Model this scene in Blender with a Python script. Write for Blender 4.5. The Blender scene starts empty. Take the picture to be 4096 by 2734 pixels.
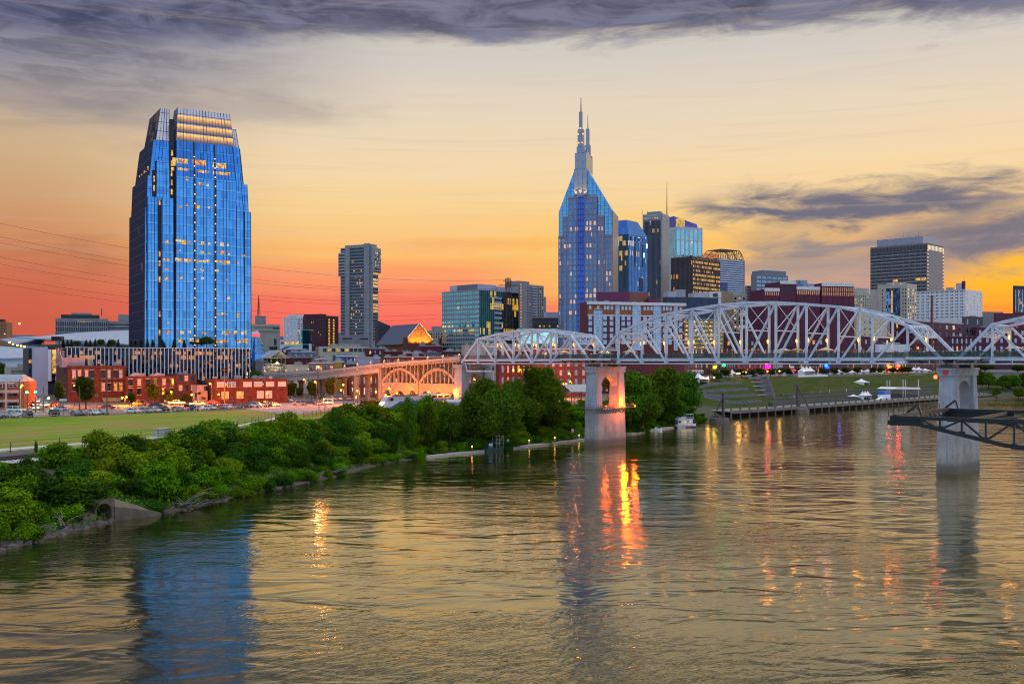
import bpy, bmesh, math, random
import numpy as np
from mathutils import Vector, Matrix
from math import radians as R, sin, cos, atan2, sqrt, pi
random.seed(7); rng = np.random.default_rng(7)
S = bpy.context.scene
col = S.collection
# ------------------------------------------------------------------ camera
F = 3982.0; HZ = 1450.0; CX = 2048.0; CH = 25.0      # focal length in photo px, horizon row, camera height
cd = bpy.data.cameras.new('camera'); cam = bpy.data.objects.new('camera', cd); col.objects.link(cam)
cam.location = (0, 0, CH); cam.rotation_euler = (R(90), 0, 0)
cd.sensor_width = 36; cd.lens = 36*F/4096; cd.shift_y = (HZ-1367)/4096
cd.clip_start = 1; cd.clip_end = 12000
S.camera = cam
S.view_settings.view_transform = 'Standard'; S.view_settings.look = 'None'
S.view_settings.exposure = 0.0; S.view_settings.gamma = 1.0
S.render.engine = 'CYCLES'
S.cycles.use_denoising = True
S.cycles.max_bounces = 6; S.cycles.diffuse_bounces = 2; S.cycles.glossy_bounces = 4
S.cycles.transmission_bounces = 4; S.cycles.transparent_max_bounces = 8
S.cycles.sample_clamp_indirect = 4.0; S.cycles.filter_width = 1.1
try: S.cycles.use_light_tree = True
except Exception: pass

def lin(r, g, b):
    f = lambda c: (c/255/12.92) if c/255 <= .04045 else ((c/255+.055)/1.055)**2.4
    return (f(r), f(g), f(b), 1)

# ------------------------------------------------------------------ node helpers
class NT:
    def __init__(s, nt): s.t = nt; s.n = nt.nodes; s.l = nt.links
    def add(s, kind, **kw):
        n = s.n.new(kind)
        for k, v in kw.items(): setattr(n, k, v)
        return n
    def put(s, sock, v):
        if isinstance(v, bpy.types.NodeSocket): s.l.new(v, sock)
        elif isinstance(v, bpy.types.Node): s.l.new(v.outputs[0], sock)
        elif v is not None: sock.default_value = v
    def m(s, op, a, b=None, c=None, clamp=False):
        n = s.n.new('ShaderNodeMath'); n.operation = op; n.use_clamp = clamp
        for i, v in enumerate((a, b, c)):
            if v is not None: s.put(n.inputs[i], v)
        return n.outputs[0]
    def vm(s, op, a, b=None, out=0):
        n = s.n.new('ShaderNodeVectorMath'); n.operation = op
        s.put(n.inputs[0], a)
        if b is not None: s.put(n.inputs[1], b)
        return n.outputs[out]
    def mix(s, fac, a, b, mode='MIX'):
        n = s.n.new('ShaderNodeMix'); n.data_type = 'RGBA'; n.blend_type = mode
        s.put(n.inputs[0], fac); s.put(n.inputs[6], a); s.put(n.inputs[7], b)
        return n.outputs[2]
    def ss(s, x, a, b, lo=0., hi=1.):           # smoothstep map
        n = s.n.new('ShaderNodeMapRange'); n.interpolation_type = 'SMOOTHSTEP'
        s.put(n.inputs[0], x); s.put(n.inputs[1], a); s.put(n.inputs[2], b); s.put(n.inputs[3], lo); s.put(n.inputs[4], hi)
        return n.outputs[0]
    def noise(s, vec, scale, detail=4, rough=.5, dist=0., out=0):
        n = s.n.new('ShaderNodeTexNoise'); s.put(n.inputs['Vector'], vec)
        n.inputs['Scale'].default_value = scale; n.inputs['Detail'].default_value = detail
        n.inputs['Roughness'].default_value = rough; n.inputs['Distortion'].default_value = dist
        return n.outputs[out]
    def ramp(s, fac, stops, interp='LINEAR'):
        n = s.n.new('ShaderNodeValToRGB'); n.color_ramp.interpolation = interp
        e = n.color_ramp.elements
        while len(e) < len(stops): e.new(0.5)
        for k, (p, c) in enumerate(stops): e[k].position = p; e[k].color = c
        s.put(n.inputs[0], fac); return n.outputs[0]
    def comb(s, x, y, z):
        n = s.n.new('ShaderNodeCombineXYZ')
        for i, v in enumerate((x, y, z)): s.put(n.inputs[i], v)
        return n.outputs[0]
    def sep(s, v):
        n = s.n.new('ShaderNodeSeparateXYZ'); s.put(n.inputs[0], v); return n.outputs

# ------------------------------------------------------------------ world: dusk sky, sunset ahead, clear blue behind
W = bpy.data.worlds.new('World'); S.world = W; W.use_nodes = True
w = NT(W.node_tree); w.n.clear()
tc = w.add('ShaderNodeTexCoord'); D = tc.outputs['Generated']
dx, dy, dz = w.sep(D)
RAD = 57.29578
az = w.m('MULTIPLY', w.m('ARCTAN2', dx, dy), RAD)
el = w.m('MULTIPLY', w.m('ARCSINE', dz), RAD)
sv = w.comb(w.m('MULTIPLY', az, .075), w.m('MULTIPLY', el, .30), w.m('MULTIPLY', dy, .3))
n1 = w.noise(sv, 1.15, 6, .56, .6); n2 = w.noise(sv, 3.6, 7, .62, .6)
sv2 = w.comb(w.m('MULTIPLY', az, .02), w.m('MULTIPLY', el, .62), 3.1)
n3 = w.noise(sv2, 2.2, 5, .55, .3)
wob = w.m('MULTIPLY', w.m('SUBTRACT', n3, .5), 2.4)
elw = w.m('ADD', el, wob)
def stops(l, hi): return [(e/hi, c) for e, c in l]
front = w.ramp(w.m('DIVIDE', elw, 45.), stops([
    (0, lin(224, 92, 78)), (1.6, lin(246, 100, 90)), (3.0, lin(251, 118, 98)), (4.6, lin(253, 150, 104)), (6.2, lin(252, 188, 110)),
    (8.6, lin(249, 210, 146)), (11, lin(244, 216, 172)), (14, lin(232, 214, 188)), (17, lin(212, 205, 196)),
    (20.5, lin(200, 192, 180)), (24, (.98, .80, .46, 1)), (36, (.95, .78, .48, 1)), (45, lin(190, 180, 160))], 45))
# left side duskier, far right glowing gold
lf = w.m('MULTIPLY', w.ss(az, -10, -27), w.ss(el, 17, 10))
front = w.mix(w.m('MULTIPLY', lf, .8), front, w.mix(w.ss(el, 3, 12), lin(192, 92, 68), lin(196, 162, 122)))
glow = w.m('MULTIPLY', w.ss(az, 19.5, 26.0), w.m('MULTIPLY', w.ss(elw, 7.2, 4.6), w.ss(elw, -.5, 1.6)))
front = w.mix(w.m('MULTIPLY', glow, .95), front, w.mix(w.ss(elw, 2.2, 4.4), lin(255, 142, 52), lin(255, 190, 38)))
yel = w.m('MULTIPLY', w.m('MULTIPLY', w.ss(az, -4, 4), w.ss(az, 24, 10)), w.m('MULTIPLY', w.ss(elw, 9.5, 6), w.ss(elw, 2.4, 4)))
front = w.mix(w.m('MULTIPLY', yel, .6), front, lin(254, 204, 96))
# grey upper left
ul = w.m('MULTIPLY', w.ss(az, -4, -24), w.m('MULTIPLY', w.ss(w.m('ADD', el, w.m('MULTIPLY', w.m('SUBTRACT', n1, .5), 5)), 10.5, 16.0), w.ss(el, 23.5, 20.5)))
front = w.mix(w.m('MULTIPLY', ul, .92), front, w.mix(w.ss(n2, .35, .65), lin(88, 92, 118), lin(126, 127, 146)))
# cloud bank across the top
edge = w.m('ADD', w.m('ADD', 17.7, w.m('MULTIPLY', w.ss(az, -8, -30), -1.6)), w.m('MULTIPLY', w.ss(az, 3, 24), -.7))
eln = w.m('ADD', el, w.m('ADD', w.m('MULTIPLY', w.m('SUBTRACT', n1, .5), 3.6), w.m('MULTIPLY', w.m('SUBTRACT', n2, .5), 2.6)))
cb = w.m('MULTIPLY', w.ss(eln, w.m('SUBTRACT', edge, .25), w.m('ADD', edge, 1.3)), w.ss(el, 23.5, 20.5))
cbc = w.mix(w.ss(n2, .32, .66), lin(62, 66, 96), lin(112, 114, 142))
front = w.mix(w.m('MULTIPLY', cb, .93), front, cbc)
# lower right cloud bars
def bar(a0, a1, e0, eh, soft, fac, c, nb=2.2):
    global front
    e_ = w.m('ADD', el, w.m('ADD', w.m('MULTIPLY', w.m('SUBTRACT', n1, .5), nb), w.m('MULTIPLY', w.m('SUBTRACT', n2, .5), nb*.7)))
    a_ = w.m('ADD', az, w.m('MULTIPLY', w.m('SUBTRACT', n2, .5), 9))
    k = w.m('MULTIPLY', w.ss(w.m('ABSOLUTE', w.m('SUBTRACT', e_, e0)), eh+soft, eh*.35), w.m('MULTIPLY', w.ss(a_, a0-1.2, a0+3.5), w.ss(a_, a1+4, a1-2)))
    front = w.mix(w.m('MULTIPLY', k, fac), front, c)
bar(9.5, 26, 8.8, .5, 1.2, .95, lin(92, 100, 126), 4.2)
bar(12, 40, 6.3, .5, 1.2, .85, lin(122, 126, 142), 4.4)
bar(10, 22, 5.1, .25, .7, .7, lin(140, 138, 146), 2.6)
bar(11.5, 21, 3.3, 1.2, 1.3, .85, lin(160, 152, 156), 2.4)
bar(21, 40, 6.9, .7, .9, .85, lin(106, 108, 126), 3.6)
bar(-26.3, -22.5, 5.4, .9, .8, .28, lin(120, 84, 76), 3.0)
bar(-28, -10, 13.5, .5, .9, .3, lin(120, 120, 138), 3.0)
bar(-16, 6, 3.6, .14, .4, .35, lin(240, 92, 84), 1.6)
bar(-8, 10, 6.6, .12, .4, .3, lin(246, 160, 84), 1.6)
wisp = w.m('MULTIPLY', w.ss(w.noise(w.comb(w.m('MULTIPLY', az, .03), w.m('MULTIPLY', el, .9), 7), 2.6, 7, .62, .5), .5, .72), w.ss(el, 2, 6))
front = w.mix(w.m('MULTIPLY', wisp, .2), front, lin(206, 178, 158))
# behind the camera: clear blue evening
nb_ = w.noise(w.comb(w.m('MULTIPLY', dx, 2.2), w.m('MULTIPLY', dz, 9), dy), 1.4, 5, .55, .5)
back = w.ramp(w.m('DIVIDE', el, 90.), stops([(0, (.78, .92, 1.10, 1)), (4, (.66, .88, 1.15, 1)), (10, (.44, .72, 1.12, 1)), (19, (.34, .58, 1.05, 1)), (27, (.22, .34, .62, 1)), (90, (.5, .6, .8, 1))], 90))
back = w.mix(w.m('MULTIPLY', w.ss(nb_, .46, .70), .7), back, (.95, 1.02, 1.15, 1))
sky = w.mix(w.ss(dy, .80, .42), front, w.mix(w.ss(dy, .45, -.2), (.42, .50, .70, 1), back))
zen = w.ss(el, 46, 68)
sky = w.mix(zen, sky, (2.1, 2.1, 2.15, 1))
bg = w.add('ShaderNodeBackground'); w.put(bg.inputs[0], sky); bg.inputs[1].default_value = 1.0
# a little physical dusk sky on top of the painted cloudscape
sk = w.add('ShaderNodeTexSky', sky_type='NISHITA'); sk.sun_disc = False
sk.sun_elevation = R(2.0); sk.sun_rotation = R(24); sk.air_density = 1.0; sk.dust_density = 2.0
bg2 = w.add('ShaderNodeBackground'); w.put(bg2.inputs[0], sk.outputs[0]); bg2.inputs[1].default_value = 0.0015
ad = w.add('ShaderNodeAddShader'); w.l.new(bg.outputs[0], ad.inputs[0]); w.l.new(bg2.outputs[0], ad.inputs[1])
wo = w.add('ShaderNodeOutputWorld'); w.l.new(ad.outputs[0], wo.inputs[0])
# last warm light from the right, low on the horizon
sd = bpy.data.lights.new('sun', 'SUN'); sd.energy = .6; sd.angle = R(12); sd.color = (1, .72, .45)
so = bpy.data.objects.new('sun', sd); col.objects.link(so)
so.rotation_euler = Vector((-sin(R(62)), -cos(R(62)), -.22)).to_track_quat('-Z', 'Y').to_euler()

# ------------------------------------------------------------------ geometry helpers
def P(px, py, d): return Vector(((px-CX)/F*d, d, CH-(py-HZ)/F*d))
def PX(px, d): return (px-CX)/F*d
class MB:
    def __init__(s): s.v = []; s.f = []; s.mi = []
    def face(s, pts, mi=0):
        b = len(s.v); s.v += [tuple(p) for p in pts]; s.f.append(tuple(range(b, b+len(pts)))); s.mi.append(mi); return s
    def hexa(s, a, b, mi=0):                       # two quads (bottom ccw, top ccw) -> solid
        k = len(s.v); s.v += [tuple(p) for p in a] + [tuple(p) for p in b]
        for f in ((3, 2, 1, 0), (4, 5, 6, 7), (0, 1, 5, 4), (1, 2, 6, 5), (2, 3, 7, 6), (3, 0, 4, 7)):
            s.f.append(tuple(k+i for i in f)); s.mi.append(mi)
        return s
    def bx(s, x0, x1, y0, y1, z0, z1, mi=0):
        return s.hexa([(x0, y0, z0), (x1, y0, z0), (x1, y1, z0), (x0, y1, z0)], [(x0, y0, z1), (x1, y0, z1), (x1, y1, z1), (x0, y1, z1)], mi)
    def beam(s, a, b, w_, h_=None, mi=0):
        a = Vector(a); b = Vector(b); h_ = h_ or w_
        d = b-a
        if d.length < 1e-6: return s
        d.normalize(); up = Vector((0, 0, 1)) if abs(d.z) < .98 else Vector((0, 1, 0))
        x = d.cross(up).normalized(); y = x.cross(d).normalized()
        x = x*w_/2; y = y*h_/2
        return s.hexa([a-x-y, a+x-y, a+x+y, a-x+y], [b-x-y, b+x-y, b+x+y, b-x+y], mi)
    def prism(s, poly, z0, z1, mi=0, top=None):
        n = len(poly); k = len(s.v); top = top or poly
        s.v += [(p[0], p[1], z0) for p in poly] + [(p[0], p[1], z1) for p in top]
        s.f.append(tuple(k+i for i in reversed(range(n)))); s.mi.append(mi)
        s.f.append(tuple(k+n+i for i in range(n))); s.mi.append(mi)
        for i in range(n):
            j = (i+1) % n; s.f.append((k+i, k+j, k+n+j, k+n+i)); s.mi.append(mi)
        return s
    def tube(s, pts, r, n=6, mi=0, cap=True):
        pts = [Vector(p) for p in pts]; rs = r if isinstance(r, (list, tuple)) else [r]*len(pts)
        k = len(s.v); x = None
        for i, p in enumerate(pts):
            d = (pts[min(i+1, len(pts)-1)]-pts[max(i-1, 0)]).normalized()
            if x is None: x = d.cross(Vector((.31, .95, .1)) if abs(d.z) > .8 else Vector((0, 0, 1))).normalized()
            x = (x-d*x.dot(d)).normalized(); y = d.cross(x)
            for j in range(n):
                a = 2*pi*j/n; s.v.append(tuple(p+x*cos(a)*rs[i]+y*sin(a)*rs[i]))
        for i in range(len(pts)-1):
            for j in range(n):
                j2 = (j+1) % n
                s.f.append((k+i*n+j, k+i*n+j2, k+(i+1)*n+j2, k+(i+1)*n+j)); s.mi.append(mi)
        if cap:
            s.f.append(tuple(k+j for j in reversed(range(n)))); s.mi.append(mi)
            s.f.append(tuple(k+(len(pts)-1)*n+j for j in range(n))); s.mi.append(mi)
        return s
    def lathe(s, prof, n=12, c=(0, 0, 0), mi=0):
        return s.tube([(c[0], c[1], c[2]+z) for r, z in prof], [max(r, 1e-3) for r, z in prof], n, mi)
    def build(s, name, mats, parent=None, smooth=False, loc=None):
        me = bpy.data.meshes.new(name); me.from_pydata(s.v, [], s.f)
        if not isinstance(mats, (list, tuple)): mats = [mats]
        for m_ in mats: me.materials.append(m_)
        if len(mats) > 1: me.polygons.foreach_set('material_index', s.mi)
        if smooth: me.polygons.foreach_set('use_smooth', [True]*len(me.polygons))
        me.update(); me.validate()
        return obj(name, me, parent, loc)
KIDS = {}
def obj(name, me, parent=None, loc=None):
    o = bpy.data.objects.new(name, me); col.objects.link(o)
    if parent: o.parent = parent; KIDS.setdefault(parent.name, []).append(o)
    if loc is not None: o.location = loc
    return o
def tag(o, label=None, cat=None, group=None, kind=None):
    if label: o['label'] = label
    if cat: o['category'] = cat
    if group: o['group'] = group
    if kind: o['kind'] = kind
    return o
def thing(name, label, cat, loc=(0, 0, 0), rz=0, group=None):
    o = bpy.data.objects.new(name, None); col.objects.link(o); o.location = loc; o.rotation_euler = (0, 0, rz)
    o.empty_display_size = .5
    return tag(o, label, cat, group)
def dup(o, loc, rz=0, label=None, sc=1, parent=None, mats=None):
    c = o.copy(); col.objects.link(c)
    if parent is None:
        c.location = loc; c.rotation_euler = (0, 0, rz); c.scale = (sc, sc, sc) if not isinstance(sc, (tuple, list)) else sc
    else: c.parent = parent; KIDS.setdefault(parent.name, []).append(c)
    if label: c['label'] = label
    if mats and c.type == 'MESH' and c.name.split('.')[0] in mats:
        for i, m_ in enumerate(c.material_slots):
            if i == 0: m_.link = 'OBJECT'; m_.material = mats[c.name.split('.')[0]]
    for ch in list(KIDS.get(o.name, ())): dup(ch, None, parent=c, mats=mats)
    return c
ORD = ['first', 'second', 'third', 'fourth', 'fifth', 'sixth', 'seventh', 'eighth', 'ninth', 'tenth', 'eleventh', 'twelfth', 'thirteenth',
       'fourteenth', 'fifteenth', 'sixteenth', 'seventeenth', 'eighteenth', 'nineteenth', 'twentieth']
def ordn(i):
    if i < 20: return ORD[i]
    t = ['twenty', 'thirty', 'forty', 'fifty', 'sixty', 'seventy', 'eighty', 'ninety'][(i+1)//10-2]
    return t+'-'+ORD[(i+1) % 10-1] if (i+1) % 10 else t[:-1]+'ieth'

# ------------------------------------------------------------------ materials
MATS = {}
def mat(name, c, rough=.8, metal=0., var=.25, scale=.6, bump=0., emit=0., ecol=None, spec=.5, c2=None, streak=0., coat=0.):
    if name in MATS: return MATS[name]
    m_ = bpy.data.materials.new(name); m_.use_nodes = True; t = NT(m_.node_tree); b = t.n['Principled BSDF']
    if len(c) == 3: c = (*c, 1)
    tcn = t.add('ShaderNodeTexCoord'); o = tcn.outputs['Object']
    c2 = (*c2, 1) if c2 else tuple(x*(1-var) for x in c[:3])+(1,)
    nz = t.noise(o, scale, 6, .62)
    colr = t.mix(t.ss(nz, .36, .66), c, c2)
    if streak:
        sx, sy, sz = t.sep(o)
        st = t.noise(t.comb(t.m('MULTIPLY', sx, 2.2), t.m('MULTIPLY', sy, 2.2), t.m('MULTIPLY', sz, .12)), 1., 5, .7)
        colr = t.mix(t.m('MULTIPLY', t.ss(st, .5, .75), streak), colr, (.05, .045, .04, 1))
    t.put(b.inputs['Base Color'], colr)
    b.inputs['Roughness'].default_value = rough; b.inputs['Metallic'].default_value = metal
    b.inputs['Specular IOR Level'].default_value = spec
    if coat: b.inputs['Coat Weight'].default_value = coat
    if emit:
        b.inputs['Emission Color'].default_value = (*(ecol or c)[:3], 1); b.inputs['Emission Strength'].default_value = emit
    if bump:
        bp = t.add('ShaderNodeBump'); bp.inputs['Strength'].default_value = bump; bp.inputs['Distance'].default_value = .2
        t.put(bp.inputs['Height'], nz); t.l.new(bp.outputs[0], b.inputs['Normal'])
    MATS[name] = m_; return m_
def glow_mat(name, c, s_, inner=.5):
    """something that gives off light; brightness varies like a furnished room / lamp glass"""
    if name in MATS: return MATS[name]
    m_ = bpy.data.materials.new(name); m_.use_nodes = True; t = NT(m_.node_tree); b = t.n['Principled BSDF']
    tcn = t.add('ShaderNodeTexCoord')
    oi = t.add('ShaderNodeObjectInfo')
    nz = t.noise(t.vm('ADD', tcn.outputs['Object'], t.vm('SCALE', oi.outputs['Location'], None)), .9, 3, .6)
    f_ = t.ss(nz, .38, .62, 1-inner, 1.0)
    b.inputs['Base Color'].default_value = (.05, .05, .05, 1); b.inputs['Roughness'].default_value = .2
    b.inputs['Emission Color'].default_value = (*c, 1); t.put(b.inputs['Emission Strength'], t.m('MULTIPLY', f_, s_))
    MATS[name] = m_; return m_
def glass(name, tint, cw=1.5, ch=3.9, lit=0., litc=(1, .55, .12), lits=1.2, sp=.0, spc=(.02, .05, .1), rough=.06, wob=.012, metal=1., tilt=.25, dark=0.):
    """curtain wall glass: each pane of cw x ch metres tilts and tints a little by itself; some rooms lit"""
    if name in MATS: return MATS[name]
    m_ = bpy.data.materials.new(name); m_.use_nodes = True; t = NT(m_.node_tree); b = t.n['Principled BSDF']
    o = t.add('ShaderNodeTexCoord').outputs['Object']
    x, y, z = t.sep(o)
    fx = t.m('DIVIDE', t.m('ADD', x, 500.37), cw); fy = t.m('DIVIDE', t.m('ADD', y, 500.37), cw); fz = t.m('DIVIDE', t.m('ADD', z, 0.05), ch)
    cell = t.comb(t.m('FLOOR', fx), t.m('FLOOR', fy), t.m('FLOOR', fz))
    wn = t.add('ShaderNodeTexWhiteNoise'); t.put(wn.inputs[0], cell)
    big = t.noise(o, .06, 2, .5)
    k = t.m('ADD', t.m('MULTIPLY', wn.outputs[0], tilt), t.m('MULTIPLY', t.ss(big, .35, .65), .35))
    c = t.mix(k, (*tint, 1), tuple(a*.55 for a in tint)+(1,))
    if sp:
        fr = t.m('FRACT', fz); isp = t.m('LESS_THAN', fr, sp); c = t.mix(isp, c, (*spc, 1))
    t.put(b.inputs['Base Color'], c); b.inputs['Metallic'].default_value = metal; b.inputs['Roughness'].default_value = rough
    g = t.add('ShaderNodeNewGeometry')
    off = t.vm('SCALE', t.vm('SUBTRACT', wn.outputs[1], (.5, .5, .5)), None); off.node.inputs[3].default_value = wob*2
    wv = t.vm('SCALE', t.vm('SUBTRACT', t.noise(o, .35, 2, .5, 0, 1), (.5, .5, .5)), None); wv.node.inputs[3].default_value = wob*1.5
    nn = t.vm('NORMALIZE', t.vm('ADD', t.vm('ADD', g.outputs['Normal'], off), wv)); t.put(b.inputs['Normal'], nn)
    if lit:
        row = t.add('ShaderNodeTexWhiteNoise'); t.put(row.inputs[0], t.comb(t.m('FLOOR', fz), 3.7, 1.3))
        room = t.add('ShaderNodeTexWhiteNoise'); t.put(room.inputs[0], t.comb(t.m('FLOOR', t.m('DIVIDE', fx, 3)), t.m('FLOOR', t.m('DIVIDE', fy, 3)), t.m('FLOOR', fz)))
        pr = t.m('ADD', t.m('MULTIPLY', wn.outputs[0], .35), t.m('ADD', t.m('MULTIPLY', room.outputs[0], .4), t.m('MULTIPLY', row.outputs[0], .25)))
        on = t.m('LESS_THAN', pr, lit)
        if sp: on = t.m('MULTIPLY', on, t.m('SUBTRACT', 1, isp))
        inn = t.ss(t.noise(o, 1.3, 3, .6), .3, .7, .35, 1.)
        b.inputs['Emission Color'].default_value = (*litc, 1)
        t.put(b.inputs['Emission Strength'], t.m('MULTIPLY', t.m('MULTIPLY', on, inn), lits))
    MATS[name] = m_; return m_
def leafmat(name, c1, c2, trans=.25):
    if name in MATS: return MATS[name]
    m_ = bpy.data.materials.new(name); m_.use_nodes = True; t = NT(m_.node_tree); t.n.clear()
    g = t.add('ShaderNodeNewGeometry'); o = t.add('ShaderNodeTexCoord').outputs['Object']; oi = t.add('ShaderNodeObjectInfo')
    k = t.m('ADD', t.m('MULTIPLY', g.outputs['Random Per Island'], .55), t.m('MULTIPLY', t.ss(t.noise(o, .45, 3), .35, .65), .45))
    c = t.mix(k, (*c1, 1), (*c2, 1))
    hs = t.add('ShaderNodeHueSaturation'); t.put(hs.inputs['Color'], c)
    t.put(hs.inputs['Hue'], t.m('ADD', .475, t.m('MULTIPLY', oi.outputs['Random'], .04)))
    t.put(hs.inputs['Value'], t.m('ADD', .72, t.m('MULTIPLY', oi.outputs['Random'], .56)))
    d = t.add('ShaderNodeBsdfDiffuse'); tr = t.add('ShaderNodeBsdfTranslucent'); mx = t.add('ShaderNodeMixShader')
    t.put(d.inputs[0], hs.outputs[0]); t.put(tr.inputs[0], hs.outputs[0]); mx.inputs[0].default_value = trans
    t.l.new(d.outputs[0], mx.inputs[1]); t.l.new(tr.outputs[0], mx.inputs[2])
    out = t.add('ShaderNodeOutputMaterial'); t.l.new(mx.outputs[0], out.inputs[0])
    MATS[name] = m_; return m_

# ------------------------------------------------------------------ terrain
WL = np.array([(-150, -200), (-110, -40), (-88, 60), (-67.8, 132), (-62.5, 158), (-55, 170), (-50, 190), (-40, 214), (-33, 243), (-23.5, 262), (0, 291), (22.7, 321),
               (45.6, 355), (69, 398), (89, 433), (100, 456), (128, 485), (215, 571), (345, 701), (420, 770), (700, 1000), (2500, 2500)], float)
def wdist(X, Y):
    X = np.asarray(X, float); Y = np.asarray(Y, float); best = np.full(X.shape, 1e9); sg = np.ones(X.shape)
    for (ax, ay), (bx, by) in zip(WL[:-1], WL[1:]):
        ex, ey = bx-ax, by-ay; L2 = ex*ex+ey*ey
        t = np.clip(((X-ax)*ex+(Y-ay)*ey)/L2, 0, 1)
        d = np.hypot(X-ax-t*ex, Y-ay-t*ey); cr = ex*(Y-ay)-ey*(X-ax)
        m_ = d < best-1e-9; best = np.where(m_, d, best); sg = np.where(m_, np.sign(cr), sg)
    return best*sg
def zt(X, Y):
    s = wdist(X, Y); X = np.asarray(X, float)
    w_ = np.interp(s, [-25, -1, 0, 2, 8, 20, 28, 60, 105, 220, 420, 1500], [-4, -.6, -.1, .7, 4, 8.4, 9, 9.2, 10.4, 12.5, 15, 22])
    e_ = np.interp(s, [-25, -1, 0, 4, 12, 24, 72, 120, 420, 1500], [-4, -1.0, -.3, 1.6, 2.7, 4.2, 16.2, 17, 18, 24])
    m_ = np.interp(s, [-25, -1, 0, 2, 10, 22, 30, 80, 220, 420, 1500], [-4, -.6, -.1, .7, 4, 8.4, 9.0, 9.5, 13.0, 16, 22])
    k = np.clip((X-86)/30, 0, 1); k = k*k*(3-2*k)
    k2 = np.clip((X-345)/40, 0, 1)
    e2 = np.interp(s, [-25, -1, 0, 2, 30, 50, 400, 1500], [-4, -.6, -.1, .8, 16, 18, 18, 24])
    wm = np.clip((X+20)/60, 0, 1)
    a = w_*(1-wm)+m_*wm
    return (a*(1-k)+e_*k)*(1-k2)+e2*k2
def z1(x, y): return float(zt(np.array([x]), np.array([y]))[0])
def gp(px, py, off=0.):
    """point on the ground seen at a photo pixel"""
    ds = np.linspace(70, 1100, 2061); xs = (px-CX)/F*ds; zs = CH-(py-HZ)/F*ds
    g = zt(xs, ds); i = np.argmax(zs <= g) if np.any(zs <= g) else len(ds)-1
    return Vector((xs[i], ds[i], g[i]+off))
def gd(px, d, off=0.):
    x = PX(px, d); return Vector((x, d, z1(x, d)+off))
# ------------------------------------------------------------------ water
def water_mat():
    m_ = bpy.data.materials.new('river_water'); m_.use_nodes = True; t = NT(m_.node_tree); t.n.clear()
    o = t.add('ShaderNodeTexCoord').outputs['Object']
    x, y, z = t.sep(o)
    # flow runs along the river; ripples stretched across it
    u = t.m('ADD', t.m('MULTIPLY', x, .80), t.m('MULTIPLY', y, .60)); v = t.m('SUBTRACT', t.m('MULTIPLY', y, .80), t.m('MULTIPLY', x, .60))
    big = t.noise(t.comb(t.m('MULTIPLY', x, .012), t.m('MULTIPLY', y, .02), 0), 1., 3, .55)
    a = t.noise(t.comb(t.m('MULTIPLY', u, .42), t.m('MULTIPLY', v, .85), 0), 1.0, 3, .55, .3)
    b = t.noise(t.comb(t.m('MULTIPLY', x, .10), t.m('MULTIPLY', y, .22), 4), 1.0, 2, .5, .6)
    c = t.noise(t.comb(t.m('MULTIPLY', u, 1.5), t.m('MULTIPLY', v, 2.6), 9), 1.0, 2, .5)
    amp = t.ss(big, .40, .62, .12, 1.35)
    h = t.m('ADD', t.m('MULTIPLY', t.m('ADD', t.m('MULTIPLY', a, .24), t.m('MULTIPLY', c, .035)), amp), t.m('MULTIPLY', b, .55))
    bp = t.add('ShaderNodeBump'); bp.inputs['Strength'].default_value = .42; bp.inputs['Distance'].default_value = 1.0; t.put(bp.inputs['Height'], h)
    gl = t.add('ShaderNodeBsdfGlossy'); gl.inputs['Color'].default_value = (.98, .88, .62, 1); gl.inputs['Roughness'].default_value = .085
    t.l.new(bp.outputs[0], gl.inputs['Normal'])
    df = t.add('ShaderNodeBsdfDiffuse'); df.inputs['Color'].default_value = (.012, .016, .008, 1)
    lw = t.add('ShaderNodeFresnel'); lw.inputs['IOR'].default_value = 2.0; t.l.new(bp.outputs[0], lw.inputs['Normal'])
    mx = t.add('ShaderNodeMixShader'); t.put(mx.inputs[0], t.m('MULTIPLY', t.m('POWER', lw.outputs[0], 1.5), 2.2, clamp=True))
    t.l.new(df.outputs[0], mx.inputs[1]); t.l.new(gl.outputs[0], mx.inputs[2])
    out = t.add('ShaderNodeOutputMaterial'); t.l.new(mx.outputs[0], out.inputs[0]); return m_
MB().face([(-2500, -1500, 0), (5000, -1500, 0), (5000, 5500, 0), (-2500, 5500, 0)]).build('river', water_mat())['kind'] = 'structure'

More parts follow.
